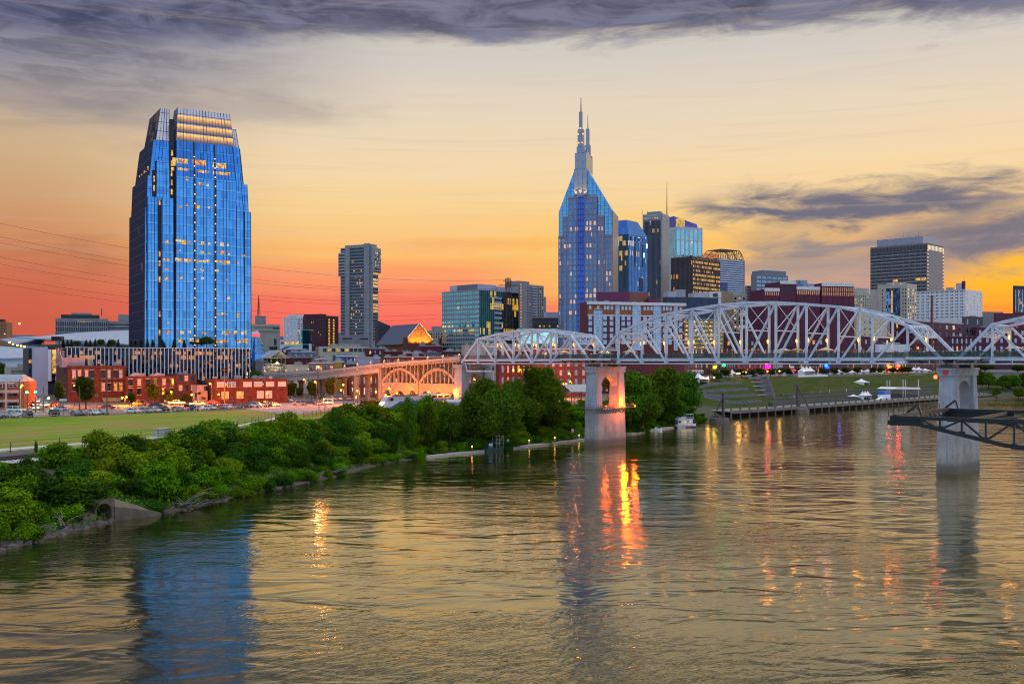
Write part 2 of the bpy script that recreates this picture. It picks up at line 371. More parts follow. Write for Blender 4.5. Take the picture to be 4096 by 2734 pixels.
# ------------------------------------------------------------------ terrain
def mesh_np(name, v, q, m_):
    me = bpy.data.meshes.new(name); v = np.asarray(v, np.float32); q = np.asarray(q, np.int32)
    me.vertices.add(len(v)); me.vertices.foreach_set('co', v.ravel())
    k = q.shape[1]
    me.loops.add(q.size); me.loops.foreach_set('vertex_index', q.ravel())
    me.polygons.add(len(q)); me.polygons.foreach_set('loop_start', np.arange(0, q.size, k, dtype=np.int32)); me.polygons.foreach_set('loop_total', np.full(len(q), k, np.int32))
    me.update(calc_edges=True); me.materials.append(m_); return me
def ground_mat():
    m_ = bpy.data.materials.new('ground'); m_.use_nodes = True; t = NT(m_.node_tree); b = t.n['Principled BSDF']
    o = t.add('ShaderNodeTexCoord').outputs['Object']; x, y, z = t.sep(o)
    n_ = t.noise(o, .25, 6, .65); n2_ = t.noise(o, 1.6, 5, .7)
    soil = t.mix(t.ss(n_, .35, .65), (.05, .055, .025, 1), (.03, .05, .012, 1))
    grav = t.mix(t.ss(n2_, .4, .6), (.09, .08, .06, 1), (.04, .035, .028, 1))
    city = t.mix(t.ss(n_, .3, .7), (.10, .10, .105, 1), (.065, .065, .07, 1))
    zz = t.m('ADD', z, t.m('MULTIPLY', t.m('SUBTRACT', n_, .5), 1.6))
    c = t.mix(t.ss(zz, .7, 1.3), grav, soil); c = t.mix(t.ss(z, 8.7, 9.05), c, city)
    t.put(b.inputs['Base Color'], c); b.inputs['Roughness'].default_value = .95
    bp = t.add('ShaderNodeBump'); bp.inputs['Strength'].default_value = .6; bp.inputs['Distance'].default_value = .3; t.put(bp.inputs['Height'], n2_); t.l.new(bp.outputs[0], b.inputs['Normal'])
    return m_
xs = np.concatenate([np.linspace(-1800, -260, 24), np.arange(-240, 440, 4.), np.linspace(460, 3200, 40)])
ys = np.concatenate([np.linspace(-200, 90, 24), np.arange(96, 780, 4.), np.linspace(800, 5000, 40)])
gx, gy = np.meshgrid(xs, ys); gz = zt(gx, gy); gs = wdist(gx, gy)
nx_ = len(xs); idx = np.arange(gx.size).reshape(gx.shape)
q = np.stack([idx[:-1, :-1], idx[:-1, 1:], idx[1:, 1:], idx[1:, :-1]], -1).reshape(-1, 4)
keep = (gs.ravel()[q].max(1) > -14)
tm = mesh_np('ground', np.stack([gx.ravel(), gy.ravel(), gz.ravel()], -1), q[keep], ground_mat())
obj('ground', tm)['kind'] = 'structure'

def sheet(name, near, far, m_, off, n=60, k=8, kind='structure', px=True):
    """ground sheet draped between two edge lines (given where they are seen)"""
    def line(l):
        p = [gp(*a) for a in l] if px else [Vector((a[0], a[1], 0)) for a in l]
        d = [0]
        for a, b in zip(p[:-1], p[1:]): d.append(d[-1]+(b-a).length)
        s_ = np.linspace(0, d[-1], n)
        return np.stack([np.interp(s_, d, [a.x for a in p]), np.interp(s_, d, [a.y for a in p])], -1)
    A = line(near); B = line(far); t = np.linspace(0, 1, k)[:, None, None]
    G = A[None]*(1-t)+B[None]*t
    z = zt(G[..., 0], G[..., 1])+off
    v = np.concatenate([G, z[..., None]], -1).reshape(-1, 3); id_ = np.arange(n*k).reshape(k, n)
    q_ = np.stack([id_[:-1, :-1], id_[:-1, 1:], id_[1:, 1:], id_[1:, :-1]], -1).reshape(-1, 4)
    o = obj(name, mesh_np(name, v, q_, m_)); o['kind'] = kind; return o
def grassmat(name, c1, c2, c3):
    m_ = bpy.data.materials.new(name); m_.use_nodes = True; t = NT(m_.node_tree); b = t.n['Principled BSDF']
    o = t.add('ShaderNodeTexCoord').outputs['Object']; x, y, z = t.sep(o)
    st = t.noise(t.comb(t.m('MULTIPLY', t.m('ADD', t.m('MULTIPLY', x, .5), t.m('MULTIPLY', y, .85)), .03), t.m('MULTIPLY', t.m('SUBTRACT', t.m('MULTIPLY', x, .85), t.m('MULTIPLY', y, .5)), .16), 0), 1., 5, .6)
    n_ = t.noise(o, .5, 6, .7); n2_ = t.noise(o, 3.0, 4, .7)
    c = t.mix(t.ss(st, .36, .6), (*c1, 1), (*c2, 1)); c = t.mix(t.m('MULTIPLY', t.ss(t.m('ADD', t.m('MULTIPLY', st, .6), t.m('MULTIPLY', n_, .4)), .49, .58), .8), c, (*c3, 1))
    bg_ = t.noise(t.comb(t.m('MULTIPLY', x, .035), t.m('MULTIPLY', y, .055), 2), 1., 5, .65); c = t.mix(t.ss(bg_, .50, .63, 0, .75), c, (*c3, 1)); c = t.mix(t.ss(bg_, .46, .34, 0, .5), c, tuple(a*.6 for a in c1)+(1,))
    c = t.mix(t.ss(n2_, .3, .75, 0, .45), c, tuple(a*.5 for a in c1)+(1,))
    t.put(b.inputs['Base Color'], c); b.inputs['Roughness'].default_value = 1; b.inputs['Specular IOR Level'].default_value = .1
    bp = t.add('ShaderNodeBump'); bp.inputs['Strength'].default_value = .5; bp.inputs['Distance'].default_value = .15; t.put(bp.inputs['Height'], n2_); t.l.new(bp.outputs[0], b.inputs['Normal'])
    return m_
GRASS = grassmat('field_grass', (.12, .24, .016), (.21, .29, .03), (.30, .20, .08))
LAWN = grassmat('lawn_grass', (.032, .060, .007), (.048, .075, .010), (.07, .07, .024))
ASPH = mat('asphalt', (.15, .15, .165), .9, var=.25, scale=.3)
LOT = mat('pale_asphalt', (.22, .21, .24), .9, var=.2, scale=.25)
PATHM = mat('path_concrete', (.5, .49, .46), .9, var=.2, scale=.5)
BALL = mat('ballast_stone', (.42, .42, .43), .95, var=.35, scale=2.5)
sheet('grass_field', [(-330, 1862), (0, 1836), (480, 1786), (830, 1730), (1150, 1694), (1490, 1656)], [(-330, 1684), (0, 1673), (420, 1659), (840, 1643), (1060, 1636), (1180, 1644), (1490, 1628)], GRASS, .05)
sheet('footpath', [(-330, 1826), (0, 1807), (440, 1771), (740, 1741), (930, 1712), (1090, 1680), (1160, 1661)], [(-330, 1815), (0, 1797), (440, 1763), (740, 1735), (930, 1706), (1085, 1674), (1130, 1659)], PATHM, .10)
sheet('street', [(-330, 1683), (0, 1672), (420, 1658), (840, 1642), (1060, 1630), (1500, 1606)], [(-330, 1650), (0, 1641), (420, 1629), (840, 1613), (1060, 1603), (1500, 1588)], ASPH, .06)
sheet('parking_lot', [(985, 1638), (1100, 1652), (1165, 1660), (1300, 1646), (1480, 1636)], [(985, 1622), (1100, 1614), (1200, 1608), (1320, 1604), (1480, 1602)], LOT, .11)
sheet('side_street', [(70, 1652), (90, 1622), (112, 1598), (128, 1585)], [(330, 1650), (235, 1622), (185, 1598), (168, 1585)], ASPH, .10, n=30)
TRK = [(-330, 1868), (0, 1843), (240, 1815), (480, 1791), (830, 1737), (1010, 1716), (1210, 1690), (1440, 1663), (1530, 1650)]
tp = [gp(*a) for a in TRK]
def resample(p, step):
    out = [p[0]]; acc = 0
    d = [0]
    for a, b in zip(p[:-1], p[1:]): d.append(d[-1]+(b-a).length)
    n = max(2, int(d[-1]/step)); s_ = np.linspace(0, d[-1], n+1)
    return [Vector((np.interp(t, d, [a.x for a in p]), np.interp(t, d, [a.y for a in p]), np.interp(t, d, [a.z for a in p]))) for t in s_]
tl = resample(tp, 1.0)
def offs(p, k):
    o = []
    for i, a in enumerate(p):
        d = (p[min(i+1, len(p)-1)]-p[max(i-1, 0)]); nrm = Vector((-d.y, d.x, 0)).normalized(); b = a+nrm*k; b.z = z1(b.x, b.y); o.append(b)
    return o
sheet('track_ballast', [(a.x, a.y) for a in offs(tl, -4.0)[::4]], [(a.x, a.y) for a in offs(tl, 1.6)[::4]], BALL, .15, px=False)
trk = thing('railway_track', 'single rusty railway track on pale ballast along the top of the river bank', 'railway track', tl[0]-Vector((0, 0, 0)))
RAIL = mat('rusty_rail', (.09, .055, .04), .6, var=.3); TIE = mat('tie_wood', (.05, .04, .035), .95)
for k in (-.75, .75):
    mb = MB(); ps = [a-tl[0]+Vector((0, 0, .42)) for a in offs(tl, k)]
    for a, b in zip(ps[:-1], ps[1:]): mb.beam(a, b, .14, .2)
    mb.build('rail', RAIL, trk)
mb = MB(); A_ = offs(tl, -1.3); B_ = offs(tl, 1.3)
for a, b in zip(A_, B_): mb.beam(a-tl[0]+Vector((0, 0, .26)), b-tl[0]+Vector((0, 0, .26)), .28, .16)
tag(mb.build('sleeper', TIE, trk), kind='stuff')

# ------------------------------------------------------------------ foliage
def leaf_mesh(name, lobes, n, size, m_, shell=.55, droop=.2, sprig=.06):
    lob = np.array([(*c, *r) for c, r in lobes], float); wgt = (lob[:, 3]*lob[:, 4]+lob[:, 3]*lob[:, 5]); wgt = wgt/wgt.sum()
    k = rng.choice(len(lob), n, p=wgt); d = rng.normal(size=(n, 3)); d /= np.linalg.norm(d, axis=1)[:, None]
    rad = shell+(1.04-shell)*rng.random(n)**.6
    f = 1+.13*np.sin(d[:, 0]*7+k)*np.cos(d[:, 1]*6+k*2)+.10*np.sin(d[:, 2]*9+k*3+d[:, 0]*4)
    rad = rad*f; sp_ = rng.random(n) < sprig; rad[sp_] *= 1+.22*rng.random(sp_.sum())
    p = lob[k, :3]+d*lob[k, 3:]*rad[:, None]; p += rng.normal(size=p.shape)*size*.35
    nn = d*.9+rng.normal(size=(n, 3))*.55+np.array([0, 0, .35]); nn /= np.linalg.norm(nn, axis=1)[:, None]
    a = np.cross(nn, rng.normal(size=(n, 3))); a /= np.linalg.norm(a, axis=1)[:, None]+1e-9; b = np.cross(nn, a)
    s_ = (size*(.55+.9*rng.random(n)))[:, None]
    A = a*s_*.5; B = b*s_*.34
    v = np.stack([p-A, p+B*1.0-A*.1, p+A-nn*s_*droop, p-B-A*.1], 1).reshape(-1, 3)
    return mesh_np(name, v, np.arange(4*n).reshape(n, 4), m_)
LM = leafmat('bank_leaf', (.15, .31, .010), (.014, .048, .003))
LM2 = leafmat('tree_leaf', (.11, .21, .014), (.022, .065, .006))
LM3 = leafmat('street_leaf', (.075, .11, .016), (.024, .045, .008))
TOPI = leafmat('topiary_leaf', (.02, .05, .015), (.01, .025, .008))
BARK = mat('bark', (.07, .055, .04), .95, var=.4, scale=2)
def rl(n, R_, H, base=.0, flat=.8, s=(.35, .6)):
    out = []
    for i in range(n):
        a = rng.random()*2*pi; rr = R_*.62*sqrt(rng.random()); h = base+(H-base)*(.2+.65*rng.random())
        t = (h-base)/(H-base); r = R_*(s[0]+(s[1]-s[0])*rng.random())*(1.15-.45*t)
        out.append(((cos(a)*rr*(1.1-.45*t), sin(a)*rr*(1.1-.45*t), h), (r, r, r*flat)))
    return out
LMY = leafmat('bank_leaf_yellow', (.22, .33, .012), (.035, .07, .005)); LMD = leafmat('bank_leaf_dark', (.06, .15, .014), (.012, .035, .005))
SHRUB = []
for k in range(9):
    H = (1.0, .8, 1.15)[k % 3]
    SHRUB.append(leaf_mesh('bank_shrub', [((0, 0, .3*H), (.62, .62, .45*H))]+rl(9, 1.0, H, .0, .75, (.20, .46)), 5600, .10, LM, .45, sprig=.16))
CROWN = [leaf_mesh('crown', [((0, 0, .55), (.34, .34, .34))]+rl(13, .62, 1.0, .16, .8, (.26, .46)), 9000, .052, LM2, .45, sprig=.1) for k in range(4)]
CROWNS = [leaf_mesh('crown', [((0, 0, .55), (.26, .26, .30))]+rl(9, .55, 1.0, .22, .85, (.24, .42)), 3600, .07, LM3, .4, sprig=.12) for k in range(4)]
CROWNT = [leaf_mesh('crown', [((0, 0, .5), (.26, .26, .46))]+rl(8, .32, 1.0, .05, 1.5, (.3, .5)), 5600, .05, LM2, .5, sprig=.06) for k in range(2)]
CONE = leaf_mesh('crown', [((0, 0, .25), (.24, .24, .24)), ((0, 0, .45), (.2, .2, .25)), ((0, 0, .68), (.13, .13, .24)), ((0, 0, .82), (.07, .07, .2))], 1500, .07, TOPI, .7, sprig=0)
BALLC = leaf_mesh('crown', [((0, 0, .62), (.3, .3, .26)), ((.12, .1, .55), (.2, .2, .2)), ((-.14, 0, .6), (.2, .2, .2))], 1500, .08, TOPI, .6, sprig=.05)
def trunk_mesh(th, limbs):
    mb = MB(); mb.tube([(0, 0, -.03), (.01, 0, .12), (.0, .01, th), (.015, 0, .72)], [.032, .025, .02, .006], 7)
    for i in range(limbs):
        a = i*2.4+rng.random(); h = th*(.8+.5*rng.random())
        e = (cos(a)*.3, sin(a)*.3, h+.28+.1*rng.random()); mm_ = (cos(a)*.13, sin(a)*.13, h+.17)
        mb.tube([(0, 0, h), mm_, e], [.014, .01, .004], 5)
    me = bpy.data.meshes.new('trunk'); me.from_pydata(mb.v, [], mb.f); me.materials.append(BARK); return me
TRUNK = [trunk_mesh(.34, 5), trunk_mesh(.30, 4)]
def tree(loc, h, wd, label, cat='tree', group=None, crowns=None, name='tree', var=None, crown_mat=None):
    crowns = crowns or CROWNS; k = rng.integers(len(crowns)) if var is None else var
    r_ = thing(name, label, cat, loc, rng.random()*6.28, group); r_.scale = (wd, wd, h)
    obj('trunk', TRUNK[k % 2], r_); c = obj('crown', crowns[k], r_)
    if crown_mat: c.material_slots[0].link = 'OBJECT'; c.material_slots[0].material = crown_mat
    return r_
def ptree(px, pyb, pyt, wpx, label, d=None, **kw):
    """tree standing on the ground at a photo pixel with its top at pyt"""
    g = gp(px, pyb) if d is None else gd(px, d)
    h = CH-(pyt-HZ)/F*g.y-g.z; wm = wpx/F*g.y
    return tree(g-Vector((0, 0, .1)), h, wm*.85, label, **kw)
# overgrown bank: creeper carpet plus individual shrubs in rows
def along_wl(step, t0, t1):
    d = np.concatenate([[0], np.cumsum(np.hypot(*np.diff(WL, axis=0).T))])
    for s_ in np.arange(t0, t1, step):
        x = np.interp(s_, d, WL[:, 0]); y = np.interp(s_, d, WL[:, 1]); i = min(np.searchsorted(d, s_), len(WL)-1); i = max(i, 1)
        e = WL[i]-WL[i-1]; e = e/np.linalg.norm(e); yield s_, x, y, np.array([-e[1], e[0]])
dW = np.concatenate([[0], np.cumsum(np.hypot(*np.diff(WL, axis=0).T))])
s_a = dW[2]+15; s_b = dW[14]-6
N = 150000
ss_ = s_a+(s_b-s_a)*rng.random(N); off_ = .8+25*rng.random(N)**.9
bx_ = np.interp(ss_, dW, WL[:, 0]); by_ = np.interp(ss_, dW, WL[:, 1]); ii = np.clip(np.searchsorted(dW, ss_), 1, len(WL)-1)
e_ = WL[ii]-WL[ii-1]; e_ /= np.linalg.norm(e_, axis=1)[:, None]
pxy = np.stack([bx_-e_[:, 1]*off_, by_+e_[:, 0]*off_], -1)
pz = zt(pxy[:, 0], pxy[:, 1]); s_r = wdist(pxy[:, 0], pxy[:, 1]); ok = (s_r > 1.2) & (s_r < 24.5)
n_h = .25+.9*np.abs(np.sin(pxy[:, 0]*.31+1)*np.sin(pxy[:, 1]*.27))*rng.random(N)
p_ = np.stack([pxy[:, 0], pxy[:, 1], pz+n_h], -1)[ok]; n_ = len(p_)
nn = rng.normal(size=(n_, 3))*.6+np.array([.35, -.2, .8]); nn /= np.linalg.norm(nn, axis=1)[:, None]
a_ = np.cross(nn, rng.normal(size=(n_, 3))); a_ /= np.linalg.norm(a_, axis=1)[:, None]; b_ = np.cross(nn, a_)
sz_ = (.32+.3*rng.random(n_))[:, None]
v_ = np.stack([p_-a_*sz_*.5, p_+b_*sz_*.35, p_+a_*sz_*.5, p_-b_*sz_*.35], 1).reshape(-1, 3)
tag(obj('creeper_ground_cover', mesh_np('creeper_ground_cover', v_, np.arange(4*n_).reshape(n_, 4), LM)), 'tangled green creepers carpeting the sloping river bank', 'creepers', kind='stuff')
rows = [(2.6, 3.6, (2.9, 2.3), 'low leafy shrub just above the waterline'), (7.4, 4.4, (4.0, 3.6), 'round green shrub on the lower slope of the bank'),
        (12.6, 4.8, (4.6, 4.4), 'bushy vine-covered shrub halfway up the bank'), (18.4, 5.4, (4.7, 3.7), 'thick green bush near the top of the bank')]
culv = gp(430, 2088)
for off, step, (r0, h0), lab in rows:
    items = []
    for s_, x, y, nv in along_wl(step, s_a+20, s_b-(0 if off < 15 else 20)):
        o_ = off+rng.normal()*1.2; X_ = x+nv[0]*o_+rng.normal()*.9; Y_ = y+nv[1]*o_+rng.normal()*.9
        if off < 9 and -2 < X_-culv.x < 6.5 and -4 < Y_-culv.y < 8: continue
        if Y_ < 108: continue
        sc_ = .75+.55*rng.random(); r = r0*sc_; h = h0*sc_*(.85+.4*rng.random())
        if off > 15 and X_ < -78: h *= .55; r *= .8
        if off > 10 and X_ > -40: h *= 1.35
        if X_ > 2: h *= .62
        items.append((X_, Y_, r, h))
    for i, (X_, Y_, r, h) in enumerate(items):
        o = obj('shrub', SHRUB[rng.integers(9)]); mk = [None, None, None, LMY, LMD, LMD][rng.integers(6)]
        if mk: o.material_slots[0].link = 'OBJECT'; o.material_slots[0].material = mk
        o.location = (X_, Y_, z1(X_, Y_)-.25); o.scale = (r*(.8+.45*rng.random()), r*(.8+.45*rng.random()), h); o.rotation_euler = (rng.normal()*.12, rng.normal()*.12, rng.random()*6.28)
        tag(o, f'{lab}, {ordn(i)} from the left', 'shrub', 'shrubs on the overgrown river bank')
# taller trees and thickets of the bank
BIG = [  # px, base row, top row, width px, crowns, label
    (1640, 1800, 1584, 108, CROWNT, 'tall columnar green tree in front of the locomotive'),
    (1712, 1795, 1610, 118, CROWNT, 'slim green tree covering the back of the locomotive'),
    (1800, 1780, 1618, 140, CROWN, 'rounded green tree below the blue carriage'),
    (1900, 1790, 1560, 190, CROWN, 'big pale green tree left of the bare slope'),
    (1985, 1770, 1548, 200, CROWN, 'bright green vine-hung tree at the foot of the abutment'),
    (1925, 1690, 1505, 190, CROWN, 'dark tree under the left end of the truss bridge'),
    (2050, 1690, 1515, 120, CROWN, 'dark slender tree right of the bridge abutment'),
    (2165, 1662, 1460, 200, CROWN, 'tall dark tree reaching up to the bridge deck'),
    (2090, 1720, 1575, 180, CROWN, 'dark thicket tree between abutment and tall dark tree'),
    (2210, 1728, 1605, 170, CROWN, 'broad dark bush tree below the tall dark tree'),
    (1480, 1715, 1622, 110, CROWN, 'small leafy tree beside the railway in front of the train nose'),
    (1340, 1738, 1622, 70, CROWN, 'young bright green tree beside the pale ballast'),
    (1395, 1760, 1660, 90, CROWN, 'low bright tree on the bank below the young tree'),
    (2520, 1712, 1475, 200, CROWN, 'broad leafy tree right behind the left bridge pier'),
    (2640, 1690, 1468, 220, CROWN, 'largest full green tree beside the white houseboat'),
    (2735, 1672, 1480, 150, CROWN, 'right-hand tree of the clump by the riverfront terraces'),
    (2570, 1722, 1560, 190, CROWN, 'lower spreading tree at the front of the riverside clump'),
    (2690, 1700, 1590, 150, CROWN, 'low leafy tree overhanging the houseboat'),
]
for i, (px, b_, t_, w_, cr, lb) in enumerate(BIG):
    ptree(px, b_, t_, w_*1.15, lb, crowns=cr, group='trees on the river bank', var=i % len(cr))
for i, (px, d, h, wd) in enumerate([(3905, 735, 16, 14), (3955, 740, 12, 12), (4010, 738, 11, 13), (4060, 742, 12, 13), (4110, 750, 15, 16), (3985, 700, 7, 8), (4075, 715, 8, 9)]):
    g = gd(px, d); tree(g, h, wd, f'dense green tree on the far bank beyond the right pier, {ordn(i)} along it', group='trees on the far right bank', crowns=CROWN)
# shore stones
mb = MB()
for i in range(900):
    s_ = s_a+(s_b-s_a)*random.random(); x = np.interp(s_, dW, WL[:, 0]); y = np.interp(s_, dW, WL[:, 1]); j = max(1, min(np.searchsorted(dW, s_), len(WL)-1))
    e = WL[j]-WL[j-1]; e = e/np.linalg.norm(e); o_ = random.uniform(-.5, 2.4); X_ = x-e[1]*o_; Y_ = y+e[0]*o_
    r = random.uniform(.15, .55)*(1.5 if X_ < -60 else .8); c = Vector((X_, Y_, max(z1(X_, Y_), -.1)+r*.15))
    a = random.random()*3; u = Vector((cos(a), sin(a), .2*random.random()))*r; v = Vector((-sin(a), cos(a), .3*random.random()))*r*.7; w_ = Vector((.1, .1, .55*r))
    mb.hexa([c-u-v-w_, c+u*.9-v-w_, c+u+v*.8-w_, c-u*.8+v-w_], [c-u*.6-v*.5+w_, c+u*.7-v*.6+w_*.8, c+u*.5+v*.6+w_, c-u*.5+v*.5+w_*.7])
tag(mb.build('shore_stones', mat('shore_stone', (.12, .105, .09), .9, var=.5, scale=1.2)), 'rough grey stones scattered along the water edge', 'stones', kind='stuff')
# driftwood
DRIFT = mat('driftwood', (.17, .145, .12), .9, var=.4, scale=2)
for i, (px, py, L, lb) in enumerate([(120, 2145, 7, 'pale fallen branch on the stones at the left edge'), (250, 2118, 8, 'forked dead branch left of the culvert'),
                                     (720, 2035, 11, 'tall bare fallen tree right of the culvert wing wall'), (770, 2040, 8, 'grey fallen branches lying on the shore stones'),
                                     (1260, 1915, 9, 'tangle of dead branches at the foot of the bank'), (1330, 1898, 8, 'heap of grey driftwood below the green bank'),
                                     (1620, 1832, 10, 'long dead trunk left of the floating dock')]):
    c = gp(px, py); mb = MB()
    for k in range(7):
        a = random.uniform(-.5, 3.4); l = L*random.uniform(.3, .6); p0 = Vector((random.uniform(-1, 1), random.uniform(-1, 1), .2))
        p1 = p0+Vector((cos(a)*l*.5, sin(a)*l*.3, l*random.uniform(.1, .35))); p2 = p1+Vector((cos(a+.4)*l*.5, sin(a+.4)*l*.3, l*random.uniform(-.1, .3)))
        mb.tube([p0, p1, p2], [.13, .09, .03], 5)
    tag(mb.build('fallen_branch', DRIFT, loc=c+Vector((0, 0, .3))), lb, 'driftwood')
# ------------------------------------------------------------------ buildings
BRICK = mat('red_brick', (.135, .030, .019), .9, var=.55, scale=.7, streak=.3); BRICK2 = mat('brown_brick', (.20, .06, .04), .9, var=.35, scale=1.2)
DBRICK = mat('dark_brick', (.11, .03, .035), .9, var=.35, scale=.8); MAROON = mat('maroon_panel', (.115, .018, .05), .8, var=.15, scale=.2)
PBRICK = mat('pink_brick', (.42, .20, .17), .9, var=.25, scale=.8); STONE = mat('limestone', (.42, .38, .32), .85, var=.2, scale=.4, streak=.2)
CONC = mat('grey_concrete', (.29, .29, .31), .85, var=.2, scale=.3, streak=.25); WHITE = mat('white_stucco', (.72, .72, .74), .8, var=.12, scale=.3, streak=.12)
CREAM = mat('cream_stucco', (.62, .54, .40), .85, var=.15, scale=.3, streak=.15); BEIGE = mat('beige_concrete', (.50, .44, .37), .85, var=.2, scale=.3, streak=.15)
GREYM = mat('grey_metal_panel', (.34, .36, .40), .5, var=.12, scale=.2); DGREY = mat('dark_roofing', (.06, .06, .07), .9, var=.3, scale=.3)
LROOF = mat('light_roofing', (.30, .33, .38), .8, var=.25, scale=.3); BROWN = mat('brown_metal', (.075, .05, .045), .55, var=.2, scale=.2)
LAV = mat('lavender_panel', (.44, .44, .54), .6, var=.1, scale=.15); STEEL = mat('dark_steel', (.04, .045, .05), .5, var=.2)
WFR = mat('white_frame', (.7, .7, .72), .6, var=.1); BLK = mat('black_metal', (.012, .012, .014), .45, var=.2)
G_DARK = glass('dark_window_glass', (.03, .04, .06), 1.2, 1.5, wob=.02, rough=.08, metal=.7)
G_WIN = glass('window_glass', (.30, .40, .55), 1.1, 1.2, wob=.03, rough=.1, metal=.7, tilt=.5)
BLIND = mat('window_blind', (.55, .52, .5), .7, var=.2, scale=3)
L_YEL = glow_mat('lit_room_yellow', (1.0, .50, .055), 1.2, .75); L_ORG = glow_mat('lit_room_orange', (1.0, .34, .05), 1.1, .7); L_WHT = glow_mat('lit_room_pale', (1.0, .80, .50), .9, .7)
LITS = [L_YEL, L_YEL, L_ORG, L_WHT]
_wm = {}
def win_mesh(w_, h_, g, fr=None, sill=False, arch=False):
    k = (round(w_, 2), round(h_, 2), g.name, fr.name if fr else '', sill, arch)
    if k in _wm: return _wm[k]
    mb = MB(); t = .09
    mb.bx(-w_/2, w_/2, -.05, 0, 0, h_, 0)
    if arch:
        n = 6; pts = [(cos(pi*i/n)*w_/2, h_+sin(pi*i/n)*w_/2) for i in range(n+1)]
        mb.face([(x, -.05, z) for x, z in reversed(pts)], 0)
    if fr:
        mb.bx(-w_/2-t, -w_/2, -.13, 0, -t, h_+t, 1); mb.bx(w_/2, w_/2+t, -.13, 0, -t, h_+t, 1)
        mb.bx(-w_/2, w_/2, -.13, 0, h_, h_+t, 1); mb.bx(-w_/2, w_/2, -.13, 0, -t, 0, 1)
        mb.bx(-w_/2, w_/2, -.10, -.05, h_*.48, h_*.48+.07, 1)
        if w_ > 1.5: mb.bx(-.04, .04, -.095, -.05, 0, h_*.48, 1); mb.bx(-.04, .04, -.095, -.05, h_*.48+.07, h_, 1)
    if sill: mb.bx(-w_/2-.2, w_/2+.2, -.28, 0, -t-.2, -t, 2); mb.bx(-w_/2-.2, w_/2+.2, -.2, 0, h_+t, h_+t+.28, 2)
    me = bpy.data.meshes.new('window'); me.from_pydata(mb.v, [], mb.f)
    for m_ in (g, fr or WFR, STONE): me.materials.append(m_)
    me.polygons.foreach_set('material_index', mb.mi); _wm[k] = me; return me
def rowdepth(px):
    k = (px-CX)/F; t = (k*561-45)/(.69-k*.724); return 561+.724*t
class Bld:
    def __init__(s, name, label, cat, xl, xc, xr, yt, d, phi, wall=None, z0=None, LL=18., LR=18., group=None, roof=DGREY, par=.7, body=True, drop=.4):
        if xc > 2640 and z0 is None: d = rowdepth(xc)+34+max(0, d-500)*.95
        ph = R(phi); C_ = Vector((PX(xc, d), d)); s.d = d; s.yt = yt
        def ln(px, u):
            k = (px-CX)/F; den = u[0]-k*u[1]
            return (k*C_[1]-C_[0])/den
        s.LR = ln(xr, (cos(ph), sin(ph))) if xr > xc else LR
        s.LL = ln(xl, (-sin(ph), cos(ph))) if xl < xc else LL
        if not (2 < s.LR < 140 and 2 < s.LL < 140): print('BLD size?', name, label[:40], round(s.LR, 1), round(s.LL, 1))
        if s.LL < 2: s.LL = LL
        s.LL = min(s.LL, 120); s.LR = min(max(s.LR, 3), 120)
        zg = z1(*C_)-drop if z0 is None else z0
        s.z0 = zg; s.H = CH-(yt-HZ)/F*d-zg
        s.root = thing(name, label, cat, (C_[0], C_[1], zg), ph, group); s.nw = 0; s.over = MB(); s.overm = []
        s.wm = wall
        if body: s.vol(0, s.LR, 0, s.LL, 0, s.H, wall, roof, par)
    def z(s, y): return CH-(y-HZ)/F*s.d-s.z0
    def vol(s, x0, x1, y0, y1, za, zb, wall, roof=DGREY, par=.7, name='wall'):
        mb = MB(); t = .35; zr = zb-par
        mb.bx(x0, x1, y0, y1, za, zr)
        if par > .05:
            mb.bx(x0, x1, y0, y0+t, zr, zb); mb.bx(x0, x1, y1-t, y1, zr, zb); mb.bx(x0, x0+t, y0+t, y1-t, zr, zb); mb.bx(x1-t, x1, y0+t, y1-t, zr, zb)
        o = mb.build(name, wall, s.root)
        if roof: MB().bx(x0+t, x1-t, y0+t, y1-t, zr, zr+.12).build('roof', roof, s.root)
        return o
    def pt(s, side, u, v, out, base=0.):       # base: how far the face sits behind the main one
        return (u, base-out, v) if side == 'R' else (base-out, u, v)
    def L(s, side): return s.LR if side == 'R' else s.LL
    def rect(s, mb, side, u0, u1, v0, v1, o0, o1, mi=0, base=0.):
        if side == 'R': mb.bx(u0, u1, base-o1, base-o0, v0, v1, mi)
        else: mb.bx(base-o1, base-o0, u0, u1, v0, v1, mi)
    def panel(s, side, u0, u1, v0, v1, m_, name='panel', out=.12, base=0.):
        mb = MB(); s.rect(mb, side, u0, u1, v0, v1, 0, out, 0, base); return mb.build(name, m_, s.root)
    def wins(s, side, us, vs, w_, h_, g=None, fr=None, sill=False, lit=0., base=0., lits=None, arch=False, blind=0., name='window'):
        g = g or G_DARK
        for v in vs:
            for u in us:
                m_ = g
                r = random.random()
                if r < lit: m_ = random.choice(lits or LITS)
                elif r < lit+blind: m_ = BLIND
                if s.nw < 100:
                    o = obj(name, win_mesh(w_, h_, m_, fr, sill, arch), s.root, s.pt(side, u, v, 0, base))
                    if side == 'L': o.rotation_euler = (0, 0, -pi/2)
                    s.nw += 1
                else:
                    if m_ not in s.overm: s.overm.append(m_)
                    s.rect(s.over, side, u-w_/2, u+w_/2, v, v+h_, 0, .06, s.overm.index(m_), base)
        return s
    def grid(s, side, nx, v0, v1, nz, fw=.55, fh=.55, u0=.4, u1=None, **kw):
        u1 = u1 or s.L(side)-.4; cw = (u1-u0)/nx; chh = (v1-v0)/nz
        us = [u0+cw*(i+.5) for i in range(nx)]; vs = [v0+chh*(j+.5*(1-fh)) for j in range(nz)]
        return s.wins(side, us, list(reversed(vs)), cw*fw, chh*fh, **kw)
